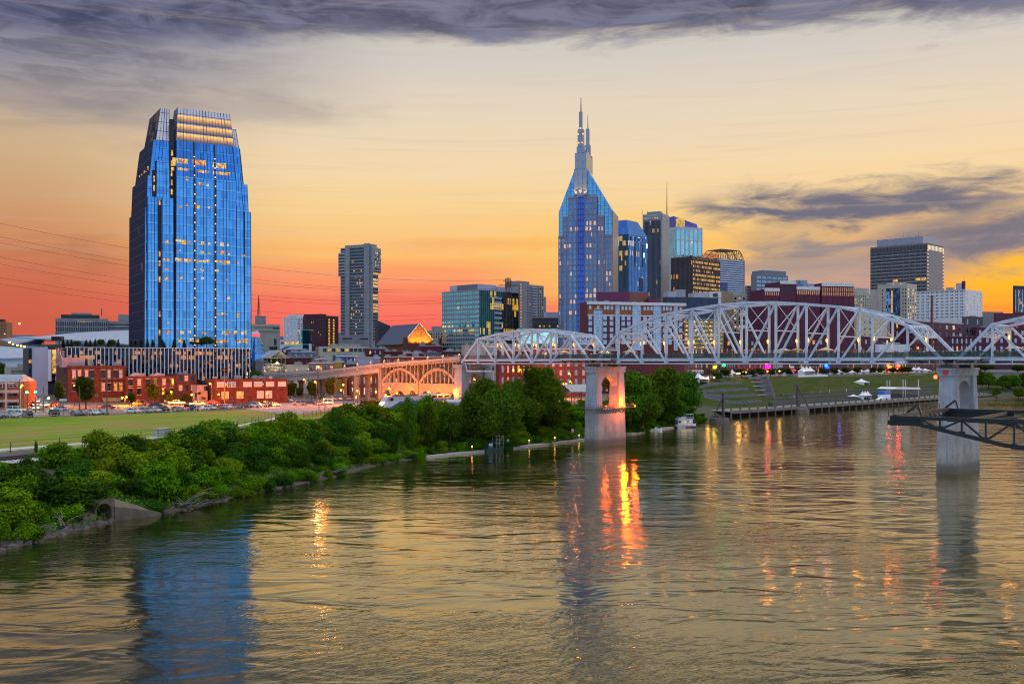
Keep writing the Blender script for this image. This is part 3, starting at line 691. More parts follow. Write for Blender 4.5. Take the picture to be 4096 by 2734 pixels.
    def bands(s, side, n, v0, v1, frac, m_, u0=0., u1=None, out=.10, name='window_band', base=0.):
        u1 = u1 or s.L(side); h = (v1-v0)/n
        for i in range(n): s.panel(side, u0, u1, v0+h*(i+.5*(1-frac)), v0+h*(i+.5*(1+frac)), m_, name, out, base)
        return s
    def piers(s, side, n, v0, v1, w_, m_, out=.35, u0=0., u1=None, name='pilasters', base=0.):
        u1 = u1 or s.L(side); mb = MB()
        for i in range(n+1):
            u = u0+(u1-u0)*i/n; a = max(u-w_/2, u0); b = min(u+w_/2, u1); s.rect(mb, side, a, b, v0, v1, .0, out, 0, base)
        mb.build(name, m_, s.root); return s
    def floors(s, side, n, v0, v1, h_, m_, out=.3, u0=0., u1=None, name='floor_bands', base=0.):
        u1 = u1 or s.L(side); mb = MB()
        for i in range(n+1):
            v = v0+(v1-v0)*i/n; s.rect(mb, side, u0, u1, max(v-h_/2, v0), min(v+h_/2, v1), .0, out, 0, base)
        mb.build(name, m_, s.root); return s
    def box(s, x0, x1, y0, y1, za, zb, m_, name='rooftop_plant'):
        MB().bx(x0, x1, y0, y1, za, zb).build(name, m_, s.root); return s
    def clutter(s, n=4, zr=None, m_=None):
        zr = s.H-.6 if zr is None else zr
        for i in range(n):
            w_ = random.uniform(1, 2.6); x = random.uniform(.8, max(1., s.LR-3)); y = random.uniform(.8, max(1., min(s.LL, 16)-3)); h = random.uniform(.8, 1.9)
            mb = MB(); mb.bx(x, x+w_, y, y+w_*.8, zr, zr+h); mb.lathe([(w_*.25, 0), (w_*.25, .25)], 8, (x+w_/2, y+w_*.4, zr+h)); mb.build('roof_unit', random.choice([GREYM, LROOF, CONC]), s.root)
        return s
    def end(s):
        if s.over.v: tag(s.over.build('window', s.overm, s.root), kind='stuff')
        return s

# ---- 1. left background
b = Bld('office_block', 'dark grey office block with rooftop penthouse behind the white swooping roof', 'office building', 200, 222, 431, 1272, 850, 20, CONC)
for k in range(3): b.bands('R', 1, b.z(1300+22*k+10), b.z(1278+22*k), .5, G_DARK)
b.bands('L', 3, b.z(1342), b.z(1275), .5, G_DARK).piers('R', 24, b.z(1345), b.z(1276), .5, CONC, .25)
b.box(4, 34, 4, 20, b.H-.6, b.z(1256), DGREY, 'penthouse'); b.box(12, 28, 6, 16, b.z(1256), b.z(1248), CONC, 'penthouse')
b.wins('R', [18+i*1.3 for i in range(9)], [b.z(1290)], .8, 1.4, g=L_YEL)
mb = MB(); mb.tube([(36, 8, b.z(1258)), (36, 8, b.z(1228))], .3, 5); mb.tube([(35.2, 8, b.z(1245)), (36.8, 8, b.z(1245))], .12, 4); mb.build('antenna_mast', STEEL, b.root)
b.end()
b = Bld('office_block', 'low grey stepped office block at the left flank of the tall blue tower', 'office building', 420, 433, 560, 1284, 870, 20, CONC)
b.box(8, 22, 3, 14, b.H-.6, b.z(1256), CONC, 'penthouse'); b.bands('R', 4, b.z(1345), b.z(1290), .35, G_DARK); b.end()
b = Bld('brick_block', 'narrow orange-brown block cut by the left picture edge', 'building', -40, -38, 27, 1287, 780, 14, mat('orange_lit_brick', (.42, .17, .07), .9))  # orange sky glow is painted into the brick colour
b.grid('R', 5, b.z(1340), b.z(1296), 4, .5, .5, lit=.2); b.box(1, 9, 1, 8, b.H-.6, b.z(1276), DBRICK, 'penthouse'); b.end()
b = Bld('courthouse', 'pale stone classical building with cornice left of the white slab wall', 'stone building', 18, 44, 142, 1468, 430, 32, STONE)
b.grid('R', 5, b.z(1526), b.z(1496), 1, .4, .75, fr=WFR); b.wins('R', [9.5], [b.z(1524)], 1.1, 2.2, g=L_YEL)
b.floors('R', 1, b.z(1494), b.z(1478), .8, STONE, .5).piers('R', 6, b.z(1532), b.z(1496), .7, STONE, .4).piers('L', 4, b.z(1532), b.z(1496), .7, STONE, .4)
b.box(3, 10, 2, 8, b.H-.6, b.z(1455), STONE, 'attic_storey')
mb = MB(); b.rect(mb, 'R', 5, b.LR-.5, b.z(1481), b.z(1476), 0, 1.2); mb.build('green_awning', mat('green_canvas', (.01, .07, .04), .8), b.root); b.end()
b = Bld('brick_warehouse', 'brown brick warehouse with pale concrete belts at the left edge', 'brick building', -160, -155, 83, 1527, 300, 12, BRICK2, roof=LROOF, par=.3)
b.floors('R', 3, b.z(1640), b.z(1529), .9, BEIGE, .12); b.piers('R', 4, b.z(1640), b.z(1527), .6, BEIGE, .10)
for y in (1549, 1583, 1625): b.wins('R', [b.LR*.62, b.LR*.87], [b.z(y)], 2.2, 1.25 if y < 1600 else 2.0, fr=WFR if y < 1560 else BLK, sill=False)
MB().hexa([(0, 0, b.H), (b.LR, 0, b.H), (b.LR, b.LL, b.H), (0, b.LL, b.H)], [(1, 6, b.H+2.2), (b.LR-1, 6, b.H+2.2), (b.LR-1, 8, b.H+2.2), (1, 8, b.H+2.2)]).build('low_pitched_roof', LROOF, b.root); b.end()

# ---- arena with sweeping white roofs (left)
def shell(name, pts_front, pts_back, parent, m_, th=.8):
    """ruled roof shell between two edge curves, with thickness"""
    mb = MB(); n = len(pts_front)
    for i in range(n-1):
        a, b_, c, d_ = pts_front[i], pts_front[i+1], pts_back[i+1], pts_back[i]
        dn = Vector((0, 0, th)); mb.hexa([a-dn, b_-dn, c-dn, d_-dn], [a, b_, c, d_])
    return mb.build(name, m_, parent, smooth=False)
WROOF = mat('white_membrane_roof', (.25, .33, .46), .5, var=.08, scale=.1)
ar = thing('arena', 'wide arena with sweeping white membrane roofs behind the glass podium', 'arena', (0, 0, 0))
def crv(l): return [P(*a) for a in l]
def interp_curve(l, n):
    s_ = np.linspace(0, len(l)-1, n); a = np.array([tuple(p) for p in l]); k = np.arange(len(l))
    return [Vector((np.interp(t, k, a[:, 0]), np.interp(t, k, a[:, 1]), np.interp(t, k, a[:, 2]))) for t in s_]
f1 = [(60, 1346, 640), (150, 1352, 630), (260, 1356, 620), (380, 1366, 610), (520, 1376, 600)]; b1 = [(180, 1350, 700), (240, 1336, 700), (330, 1328, 700), (430, 1323, 700), (560, 1320, 700)]
shell('roof_shell', interp_curve(crv(f1), 13), interp_curve(crv(b1), 13), ar, WROOF)
f2 = [(-80, 1430, 560), (20, 1432, 555), (100, 1430, 550), (180, 1424, 545)]; b2 = [(-80, 1382, 640), (20, 1384, 640), (100, 1388, 640), (190, 1384, 630)]
shell('roof_shell', interp_curve(crv(f2), 11), interp_curve(crv(b2), 11), ar, WROOF)
f3 = [(0, 1356, 650), (50, 1372, 640), (110, 1386, 630), (150, 1392, 620)]; b3 = [(20, 1352, 700), (60, 1350, 700), (110, 1350, 690), (180, 1356, 680)]
shell('roof_shell', interp_curve(crv(f3), 9), interp_curve(crv(b3), 9), ar, mat('blue_white_roof', (.16, .23, .36), .5, var=.1))
mb = MB(); mb.prism([tuple(P(-60, 0, 690).xy), tuple(P(60, 0, 642).xy), tuple(P(520, 0, 606).xy), tuple(P(560, 0, 700).xy), tuple(P(-60, 0, 720).xy)], 10, 36.5); mb.build('wall', mat('arena_wall', (.16, .15, .13), .8, var=.3), ar)
mb = MB(); mb.prism([tuple(P(-80, 0, 562).xy), tuple(P(180, 0, 547).xy), tuple(P(190, 0, 628).xy), tuple(P(-80, 0, 638).xy)], 10, 27.4); mb.build('wall', WHITE, ar)
for px, y in ((70, 1380), (84, 1383), (52, 1376), (38, 1368), (98, 1386), (78, 1294)):
    d_ = 628 if y > 1300 else 700
    p = P(px, y, d_-8); MB().bx(-.5, .5, -.3, .3, -.5, .5).build('roof_light', glow_mat('small_yellow_lamp', (1, .65, .1), 4, .1), ar, loc=p)
shade = thing('roof_pergola', 'dark slatted pergola on the roof left of the garden trees', 'pergola', P(214, 1385, 402)-Vector((0, 0, 0)))
mb = MB(); mb.bx(-4, 3, -1, 2, 2.2, 2.5)
mb2 = MB()
for i in range(7): mb2.bx(-.5+i*.62, -.3+i*.62, -1, 2, 2.5, 4.0)
mb.build('beam', STEEL, shade); mb2.build('slats', STEEL, shade)
mb = MB()
for x in (-3.7, 2.6): mb.bx(x, x+.2, -.8, -.6, -.4, 2.2)
mb.build('post', STEEL, shade)

# ---- podium of the tower
FIN = mat('white_fin', (.75, .75, .82), .45, var=.06, scale=.2)
PODG = glass('podium_glass', (.035, .04, .06), 1.1, 1.8, lit=.30, litc=(1, .36, .06), lits=.8, sp=.12, spc=(.03, .03, .04), wob=.08, rough=.12, tilt=.6)
b = Bld('podium_block', 'long glass podium screened by rows of white vertical fins, trees on its roof', 'podium building', 170, 260, 1003, 1388, 400, 31, DGREY, par=0, roof=mat('roof_garden_deck', (.2, .2, .19), .9))
pod = b
b.panel('R', 0, b.LR, b.z(1545), b.z(1390), PODG, 'curtain_wall'); b.panel('L', 0, b.LL, b.z(1545), b.z(1390), PODG, 'curtain_wall')
for i in range(48):
    u = .7+i*(b.LR-1.4)/47; MB().bx(u-.15, u+.15, -.95, -.14, b.z(1520), b.H-.15).build('fin', FIN, b.root)
b.floors('R', 5, b.z(1520), b.z(1392), .22, STEEL, .3, name='louvre_bands')
b.box(0, b.LR, -1.0, .3, b.H-.13, b.H+.12, FIN, 'fascia')
mb = MB()
for i in range(60): u = .5+i*(b.LR-1)/59; mb.bx(u-.03, u+.03, -.4, -.34, b.H+.13, b.H+1.1)
mb.bx(.4, b.LR-.4, -.42, -.32, b.H+1.1, b.H+1.18); mb.build('roof_railing', STEEL, b.root)
MB().prism([(-13, 3), (-3.2, 3), (-3.2, 26), (-13, 26)], 0, b.z(1392)).build('glazed_stair_block', DGREY, b.root)
for k in range(7):
    z_ = b.z(1398+k*20)
    MB().bx(-12.9, -3.2, 2.86, 3, z_-1.3, z_).build('window_band', G_DARK if k not in (2,) else L_ORG, b.root)
b.end()
e = Bld('slab_wall_block', 'blank lavender slab wall standing left of the glass podium', 'building wing', 120, 140, 192, 1390, 386, 31, LAV, par=.2)
e.panel('R', e.LR, e.LR+1.2, 6, e.H-.6, WFR, 'edge_panel', out=.2); e.floors('R', 9, 3, e.H-.5, .05, GREYM, .03, name='panel_joints')
for k in range(4): e.wins('R', [e.LR+2.2], [e.z(1420+k*24)], 1.3, 2.2, g=L_YEL)
e.end()
def dz_(px, y, d): return P(px, y, d)
# trees on the podium roof
for i, px in enumerate([256, 273, 288, 348, 364, 384, 438, 476, 528, 545, 568, 594, 656, 701, 741]):
    ph = R(31); k = (px-CX)/F; C0 = pod.root.location; t = (k*(C0.y+1.5)-C0.x)/(cos(ph)-k*sin(ph)); d_ = C0.y+1.5+t*sin(ph)
    g = Vector((PX(px, d_), d_, pod.z0+pod.H-.1)); g += Vector((-sin(ph), cos(ph), 0))*2.0
    top = [1358, 1360, 1357, 1358, 1358, 1355, 1360, 1356, 1360, 1361, 1355, 1359, 1358, 1357, 1358][i]
    tree(g, CH-(top-HZ)/F*d_-g.z, 3.0, f'clipped cone tree on the podium roof, {ordn(i)} from the left', group='cone trees on the podium roof', crowns=[CONE], name='topiary_tree', cat='tree')
for px, w_, top, lb in ((312, 5, 1360, 'small round tree between two lamps on the podium roof'), (408, 5, 1352, 'loose round tree right of a roof lamp on the podium'), (452, 5, 1353, 'feathery tree in the middle of the roof garden'), (832, 9, 1340, 'large spreading tree on the podium roof before the blue tower')):
    ph = R(31); k = (px-CX)/F; C0 = pod.root.location; t = (k*(C0.y+2)-C0.x)/(cos(ph)-k*sin(ph)); d_ = C0.y+2+t*sin(ph)
    g = Vector((PX(px, d_), d_, pod.z0+pod.H-.1))+Vector((-sin(ph), cos(ph), 0))*2.4
    tree(g, CH-(top-HZ)/F*d_-g.z, w_, lb, crowns=[BALLC], crown_mat=LM3)

# ---- the tall blue glass tower
PG = glass('blue_tower_glass', (.13, .40, .84), 1.5, 4.15, sp=.22, spc=(.12, .42, .72), wob=.03, rough=.05, tilt=.55)
PGL = glass('shaded_side_tower_glass', (.09, .19, .46), 1.5, 4.15, sp=.22, spc=(.07, .15, .36), wob=.012, rough=.06, tilt=.2, lit=.10, litc=(1, .4, .08), lits=.5)  # same glass, with the side-face shade painted into a darker tint
CRG = glass('crown_glass', (.86, .84, .88), 1.5, 4.6, wob=.02, rough=.25, tilt=.2, metal=.12)
ph = R(31); C0 = Vector((PX(578, 430), 430, 31.0))
tw = thing('glass_skyscraper', 'tallest blue glass skyscraper with tapering stepped crown left of centre', 'skyscraper', C0, ph)
def frust(a, b_):   # (x0,x1,y0,y1,z) twice
    return ([(a[0], a[2], a[4]), (a[1], a[2], a[4]), (a[1], a[3], a[4]), (a[0], a[3], a[4])], [(b_[0], b_[2], b_[4]), (b_[1], b_[2], b_[4]), (b_[1], b_[3], b_[4]), (b_[0], b_[3], b_[4])])
MUL = mat('tower_mullion', (.02, .035, .08), .4, var=.1); FLN = mat('tower_spandrel_line', (.05, .12, .26), .4)
def block(a, b_, name='glass_volume', m_=PG, ml=PGL, nm=None, dens=1.5, fl=4.15):
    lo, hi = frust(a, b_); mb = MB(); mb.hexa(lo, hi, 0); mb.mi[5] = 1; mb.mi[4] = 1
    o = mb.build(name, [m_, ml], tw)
    g = MB(); n = max(1, round((a[1]-a[0])/dens))
    for i in range(n+1):
        t = i/n; p0 = Vector(lo[0]).lerp(Vector(lo[1]), t); p1 = Vector(hi[0]).lerp(Vector(hi[1]), t)
        p0.y -= .07; p1.y -= .07; w_ = .22 if (i % 6 in (2, 3)) else .10
        g.beam(p0, p1, w_, .16)
    nl = max(1, round((a[3]-a[2])/(dens*1.2)))
    for i in range(nl+1):
        t = i/nl; p0 = Vector(lo[0]).lerp(Vector(lo[3]), t); p1 = Vector(hi[0]).lerp(Vector(hi[3]), t); p0.x -= .07; p1.x -= .07
        g.beam(p0, p1, .2, .2)
        p0 = Vector(lo[1]).lerp(Vector(lo[2]), t); p1 = Vector(hi[1]).lerp(Vector(hi[2]), t); p0.x += .07; p1.x += .07; g.beam(p0, p1, .14, .14)
    g.build('mullions', MUL, tw)
    nf = max(1, int((b_[4]-a[4])/fl)); g = MB()
    for i in range(nf+1):
        t = min(1, i*fl/(b_[4]-a[4])); p0 = Vector(lo[0]).lerp(Vector(hi[0]), t); p1 = Vector(lo[1]).lerp(Vector(hi[1]), t)
        p0.y -= .05; p1.y -= .05; g.beam(p0, p1, .10, .13)
        q0 = Vector(lo[3]).lerp(Vector(hi[3]), t); q0.x -= .05; p0 = Vector(lo[0]).lerp(Vector(hi[0]), t); p0.x -= .05; g.beam(p0, q0, .10, .13)
    g.build('floor_lines', FLN, tw); return o
Z0 = 31.0; zz = lambda y, d=436: CH-(y-HZ)/F*d-Z0
zA, zB, zC, zD = 65.5, 75.5, 91.5, 106.0
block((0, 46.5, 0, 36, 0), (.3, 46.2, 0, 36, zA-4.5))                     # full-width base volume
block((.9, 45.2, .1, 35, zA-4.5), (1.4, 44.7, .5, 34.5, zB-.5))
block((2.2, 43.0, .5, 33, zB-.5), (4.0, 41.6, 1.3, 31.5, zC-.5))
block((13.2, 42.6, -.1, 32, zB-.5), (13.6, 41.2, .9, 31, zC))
# lantern crown: left, centre and right screens of pale glass
block((5.0, 10.6, 1.2, 27, zC-.5), (7.2, 10.8, 2.6, 25, zD-.6), 'crown_screen', CRG, glass('crown_side_glass', (.34, .30, .28), 1.5, 4.6, lit=.42, litc=(1, .5, .08), lits=.35, wob=.03, rough=.15))
block((13.2, 38.6, -.6, 9, zC-.3), (14.2, 36.8, 1.2, 8, zD+.2), 'crown_screen', CRG, CRG)
block((39.0, 42.4, .9, 26, zC-8.5), (38.2, 40.0, 2.4, 24, zD-6), 'crown_screen', CRG, CRG)
# front bays
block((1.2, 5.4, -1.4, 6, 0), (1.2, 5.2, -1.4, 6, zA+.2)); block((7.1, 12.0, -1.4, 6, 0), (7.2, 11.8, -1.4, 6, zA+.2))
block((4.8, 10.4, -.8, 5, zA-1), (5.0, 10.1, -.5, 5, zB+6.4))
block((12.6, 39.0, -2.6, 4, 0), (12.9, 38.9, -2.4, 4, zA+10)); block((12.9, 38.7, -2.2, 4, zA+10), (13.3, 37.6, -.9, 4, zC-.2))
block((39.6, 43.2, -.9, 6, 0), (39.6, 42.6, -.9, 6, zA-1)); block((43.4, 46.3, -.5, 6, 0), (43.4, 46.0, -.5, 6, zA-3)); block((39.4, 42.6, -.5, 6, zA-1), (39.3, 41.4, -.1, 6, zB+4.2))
# dark slots between the bays
SLOT = mat('slot_metal', (.012, .014, .022), .5)
for x0, x1, z0_, z1_, y_ in ((5.5, 7.0, 0, zA+.1, -.3), (3.2, 4.7, zA-2, zB+2, -.1), (10.5, 12.4, zA-2, zD-8, .2), (11.0, 13.0, zC, zD-5, 2.0)):
    MB().bx(x0, x1, y_, 3, z0_, z1_).build('recessed_slot', SLOT, tw)
for x, z_ in ((11.3, zA+2), (11.3, zA+6), (11.3, zA+10), (11.3, zA+14.5), (3.9, zA+3), (3.9, zA+7), (6.2, zA-3), (6.2, 36), (6.2, 40), (6.2, 29), (6.2, 14), (6.2, 6), (11.5, zB+9)):
    MB().bx(x-.35, x+.35, -.34, -.28, z_, z_+2.4).build('lit_window', L_YEL, tw)
# channel lights up the main front
DOT = glow_mat('channel_lamp', (1, .42, .06), 3.0, .1)
for x in (20.6, 29.6):
    MB().bx(x-.35, x+.35, -2.78, -2.4, 0, zA+9.8).build('dark_channel', SLOT, tw)
    MB().hexa([(x-.35, -2.38, zA+10), (x+.35, -2.38, zA+10), (x+.35, -2.1, zA+10), (x-.35, -2.1, zA+10)], [(x-.35, -1.1, zC-.3), (x+.35, -1.1, zC-.3), (x+.35, -.8, zC-.3), (x-.35, -.8, zC-.3)]).build('dark_channel', SLOT, tw)
    for k in range(21):
        z_ = 1.5+k*4.15
        yy = -2.86 if z_ < zA+9.8 else -2.46+1.28*(z_-zA-10)/(zC-zA-10)
        MB().bx(x-.22, x+.22, yy-.1, yy, z_, z_+.5).build('channel_lamp', DOT, tw)
# crown glow: lamp light fading down the screens, painted as emission
CGLOW = bpy.data.materials.new('crown_painted_glow'); CGLOW.use_nodes = True; _t = NT(CGLOW.node_tree); _b = _t.n['Principled BSDF']; _o = _t.add('ShaderNodeTexCoord').outputs['Object']; _x = _t.sep(_o)
_b.inputs['Base Color'].default_value = (.14, .15, .20, 1); _b.inputs['Emission Color'].default_value = (1, .47, .03, 1); _t.put(_b.inputs['Emission Strength'], _t.m('ADD', _t.m('MULTIPLY', _t.m('POWER', _t.m('DIVIDE', _x[2], 3.4, clamp=True), 1.6), _t.ss(_t.noise(_o, .5, 3), .3, .6, 1.0, 1.5)), .02))
for k, z_ in enumerate((-.1, 3.9, 8.0)):
    t = z_/14.5; y0 = -.6+1.8*t
    MB().hexa([(13.6+.8*t, -.05, 0), (38.2-1.4*t, -.05, 0), (38.2-1.4*t, .1, 0), (13.6+.8*t, .1, 0)], [(13.6+.8*t, .38, 3.4), (38.2-1.4*t, .38, 3.4), (38.2-1.4*t, .6, 3.4), (13.6+.8*t, .6, 3.4)]).build('glow_band', CGLOW, tw, loc=(0, y0-.03, zC+z_))
for k in range(10): MB().bx(2.55, 2.75, 3+k*2.7, 4.1+k*2.7, zB-.3, zB+2.6+random.random()*2).build('glow_band', CGLOW, tw)
# lit rooms: (photo x, y, width px, height px)
def onfront(px, py):
    k = (px-CX)/F; c, s_ = cos(ph), sin(ph)
    yy = -2.6
    ox, oy = C0.x-s_*yy, C0.y+c*yy; u = (k*oy-ox)/(c-k*s_); d = oy+u*s_; z_ = CH-(py-HZ)/F*d-Z0
    return u, z_, d
LIT = [(722, 648, 60, 34), (806, 656, 64, 34), (886, 668, 66, 36), (720, 676, 66, 16), (806, 686, 58, 16), (888, 694, 66, 18), (748, 715, 10, 22), (806, 735, 22, 14), (830, 740, 12, 12),
       (787, 827, 24, 16), (748, 822, 9, 14), (722, 826, 14, 10), (835, 832, 8, 12), (670, 967, 12, 18), (714, 962, 22, 12), (736, 968, 18, 22), (757, 970, 8, 16), (812, 972, 16, 18), (838, 976, 12, 14), (888, 978, 14, 20), (912, 978, 8, 18),
       (716, 1002, 16, 7), (808, 1010, 14, 14), (838, 1012, 12, 14), (890, 1010, 18, 20), (915, 1014, 8, 16), (668, 1038, 24, 14), (715, 1038, 30, 14), (752, 1042, 30, 14), (795, 1044, 30, 12), (825, 1044, 26, 14), (875, 1046, 30, 14), (905, 1048, 30, 14), (948, 1050, 24, 14), (977, 1022, 16, 14),
       (670, 1078, 12, 10), (808, 1080, 16, 12), (868, 1082, 14, 12), (668, 1112, 14, 16), (724, 1112, 14, 12), (810, 1112, 14, 12), (908, 1118, 10, 8), (720, 1186, 8, 8), (868, 1182, 14, 10), (914, 1192, 10, 14), (948, 1192, 6, 14), (815, 1226, 10, 8),
       (885, 1256, 48, 12), (950, 1260, 26, 18), (676, 1290, 10, 8), (914, 1290, 8, 10), (676, 1328, 22, 16), (728, 1328, 16, 16), (757, 1330, 12, 16), (816, 1330, 20, 12), (905, 1330, 34, 20), (942, 1330, 14, 18), (980, 1330, 22, 18), (716, 1362, 34, 18), (775, 1360, 40, 18), (830, 1362, 40, 14), (890, 1364, 50, 14), (950, 1364, 34, 20), (985, 1362, 20, 20)]
for px, py, w_, h_ in LIT:
    u, z_, d = onfront(px, py); ww = w_/F*d/.97; hh = h_/F*d
    y_ = -2.6 if 12.9 < u < 38.7 else (-1.4 if u < 12.2 else -.9)
    if z_ > zA+10: y_ = -2.2+1.3*(z_-zA-10)/(zC-zA-10)+.05
    n = max(1, round(ww/1.5)); cw = ww/n
    for i in range(n):
        if n > 2 and random.random() < .15: continue
        MB().bx(u-ww/2+i*cw+.08, u-ww/2+(i+1)*cw-.08, y_-.085, y_-.02, max(.1, z_-hh/2)+random.random()*.5, z_+hh/2-random.random()*.4).build('lit_window', random.choice([L_YEL, L_YEL, L_WHT, L_ORG]), tw)
# ---- brick buildings along the street
b = Bld('brick_building', 'three-storey red brick building with paired white-silled windows behind street trees', 'brick building', 225, 272, 505, 1462, 345, 30, BRICK, roof=LROOF)
def upx(b, px, side='R'):
    ph_ = b.root.rotation_euler.z; k = (px-CX)/F; c = b.root.location
    u = (cos(ph_), sin(ph_)) if side == 'R' else (-sin(ph_), cos(ph_))
    return (k*c.y-c.x)/(u[0]-k*u[1])
us = [upx(b, x) for x in (296, 318, 346, 368, 413, 435, 462, 483)]
b.wins('R', us, [b.z(1512)], 1.15, 2.7, fr=BLK, sill=True, blind=.5); b.wins('R', us[-2:], [b.z(1563)], 1.15, 2.5, g=L_ORG, fr=BLK, sill=True); b.wins('R', us[:6], [b.z(1563)], 1.15, 2.5, fr=BLK, sill=True, blind=.3)
b.wins('L', [6, 12, 18, 26], [b.z(1512), b.z(1563)], 1., 2., fr=BLK, blind=.4); b.floors('R', 1, b.z(1468), b.z(1463), .3, BRICK2, .25, name='cornice')
b.box(upx(b, 252), upx(b, 346), 4, 12, b.H-.6, b.z(1430), mat('mauve_stucco', (.40, .30, .32), .9), 'rooftop_room'); b.panel('R', upx(b, 330), upx(b, 338), b.z(1463), b.z(1440), mat('green_door', (.25, .38, .28), .7), 'rooftop_door', out=.15, base=4)
mb = MB(); u = upx(b, 408); mb.hexa([(u, -2.4, b.z(1606)), (u+6, -2.4, b.z(1606)), (u+6, -.01, b.z(1600)), (u, -.01, b.z(1600))], [(u, -2.4, b.z(1604)), (u+6, -2.4, b.z(1604)), (u+6, -.01, b.z(1592)), (u, -.01, b.z(1592))]); mb.build('awning', mat('striped_awning', (.32, .26, .12), .8, var=.6, scale=3), b.root)
b.wins('R', [u+1.2, u+3, u+4.8], [b.z(1628)], 1.1, 1.7, g=L_ORG, fr=BLK); b.clutter(3); b.end()
b2 = Bld('brick_building', 'two-storey red brick building with pale flat roof between two taller bricks', 'brick building', 500, 506, 705, 1504, 348, 30, BRICK, roof=LROOF, par=.25)
us = [upx(b2, x) for x in (522, 557, 592, 621, 656, 687)]
b2.wins('R', us, [b2.z(1540)], 1.25, 2.0, fr=BLK, sill=True, blind=.45); b2.wins('R', us[:2]+us[4:], [b2.z(1577)], 1.25, 2.0, fr=BLK, sill=True, blind=.4); b2.wins('R', [us[3]], [b2.z(1540)+.1], 1.0, 1.7, g=L_YEL); b2.wins('R', [upx(b2, 560), upx(b2, 670)], [b2.z(1628)], 2.2, 2.4, g=L_ORG, fr=WFR)
b2.clutter(9, m_=LROOF); b2.end()
b3 = Bld('brick_building', 'dark brown brick building with black roof beside the long low brick block', 'brick building', 703, 706, 788, 1496, 356, 30, DBRICK)
us = [upx(b3, x) for x in (722, 745, 770)]; b3.wins('R', us, [b3.z(1523), b3.z(1562)], 1.3, 2., fr=BLK, blind=.2); b3.clutter(4); b3.end()
b4 = Bld('brick_building', 'long low orange-red brick block with grouped white windows beside the viaduct', 'brick building', 820, 862, 1150, 1516, 348, 30, BRICK, par=.5)
for x in (885, 925, 990, 1032, 1080, 1128): b4.wins('R', [upx(b4, x)], [b4.z(1547)], 2.8, 1.6, fr=WFR, g=BLIND if x % 3 == 0 else G_WIN)
b4.wins('R', [upx(b4, 1041), upx(b4, 1075)], [b4.z(1594)], 2.2, 2.4, fr=WFR, g=BLIND); b4.wins('R', [upx(b4, 900), upx(b4, 960)], [b4.z(1594)], 2.2, 2.4, fr=WFR, g=L_ORG)
for x in (1035, 890): u = upx(b4, x); MB().hexa([(u-1.6, -1.0, b4.z(1541)), (u+1.6, -1.0, b4.z(1541)), (u+1.6, -.01, b4.z(1541)), (u-1.6, -.01, b4.z(1541))], [(u-1.6, -1.0, b4.z(1540)), (u+1.6, -1.0, b4.z(1540)), (u+1.6, -.01, b4.z(1532)), (u-1.6, -.01, b4.z(1532))]).build('awning', GREYM, b4.root)
b4.clutter(10); b4.end()
b = Bld('brick_annex', 'small grey annex squeezed between dark brick and long low block', 'building', 786, 789, 830, 1540, 352, 30, mat('mauve_stucco', (.40, .30, .32), .9)); b.wins('R', [3], [b.z(1562)], 1.4, 1.6); b.end()

# ---- right of the tower
b = Bld('stone_hall', 'windowless beige stone hall with dark cornice just right of the tall blue tower', 'stone building', 985, 1012, 1120, 1296, 620, 22, STONE)
b.floors('R', 1, b.z(1322), b.z(1302), 1.1, BEIGE, .6).box(2, 8, 1, 6, b.H-.5, b.z(1262), CONC, 'penthouse'); b.wins('R', [upx(b, 1101)], [b.z(1380)], 1.6, 4.2); b.wins('R', [upx(b, 1085), upx(b, 1101)], [b.z(1399)], 2.4, 2.2); b.wins('R', [upx(b, 1097), upx(b, 1110)], [b.z(1316)], 1.6, 1.8)
mb = MB()
for dxy in ((0, 0), (1.8, 0), (.9, 1.6)): mb.tube([(3+dxy[0], 3+dxy[1], b.z(1262)), (3.9, 3.6, b.z(1180))], .18, 4)
for k in range(9):
    t = k/9; za = b.z(1262)+(b.z(1180)-b.z(1262))*t; r_ = 1.8*(1-t); mb.beam((3.9-.9*(1-t), 3.5-.5*(1-t), za), (3.9+.9*(1-t), 3.5, za+2.0*(1-t)+.5), .14)
mb.build('lattice_mast', mat('red_lattice', (.25, .04, .03), .6), b.root); b.end()
cn = thing('glass_rotunda', 'blue glass cone-shaped rotunda with stacked white and red discs on top', 'rotunda', gd(1022, 520))
zb_ = cn.location.z; mb = MB()
zc = lambda y: CH-(y-HZ)/F*520-zb_
mb.lathe([(8.2, 0), (6.2, zc(1418)), (2.2, zc(1352)), (.1, zc(1352))], 24); mb.build('glass_cone', glass('cone_glass', (.16, .36, .62), 1.2, 2.0, wob=.05, sp=.12, spc=(.3, .4, .5), rough=.1), cn)
for k, (r_, ya, yb, m_) in enumerate(((2.4, 1351, 1346, WFR), (2.1, 1346, 1339, glow_mat('red_neon_ring', (1, .06, .12), 1.6, .1)), (2.6, 1339, 1335, WFR), (2.0, 1335, 1329, glow_mat('pink_neon_ring', (1, .25, .35), 1.0, .1)), (1.5, 1329, 1321, WFR))):
    MB().lathe([(r_, zc(ya)), (r_, zc(yb)), (.1, zc(yb))], 20).build('disc', m_, cn)
b = Bld('apartment_block', 'white apartment slab beside a dark maroon hotel under the red sky', 'apartment building', 1134, 1188, 1222, 1266, 800, 48, WHITE)
b.grid('L', 9, b.z(1372), b.z(1272), 11, .45, .5, g=G_WIN, lit=.06); b.grid('R', 5, b.z(1372), b.z(1272), 11, .5, .5, lit=.06); b.box(0, 8, 2, 12, b.H-.5, b.z(1257), WHITE, 'penthouse'); b.end()
b = Bld('hotel', 'dark maroon brick hotel with two columns of yellow-lit windows', 'hotel', 1212, 1302, 1354, 1262, 740, 58, mat('maroon_brick', (.085, .02, .028), .9, var=.3))
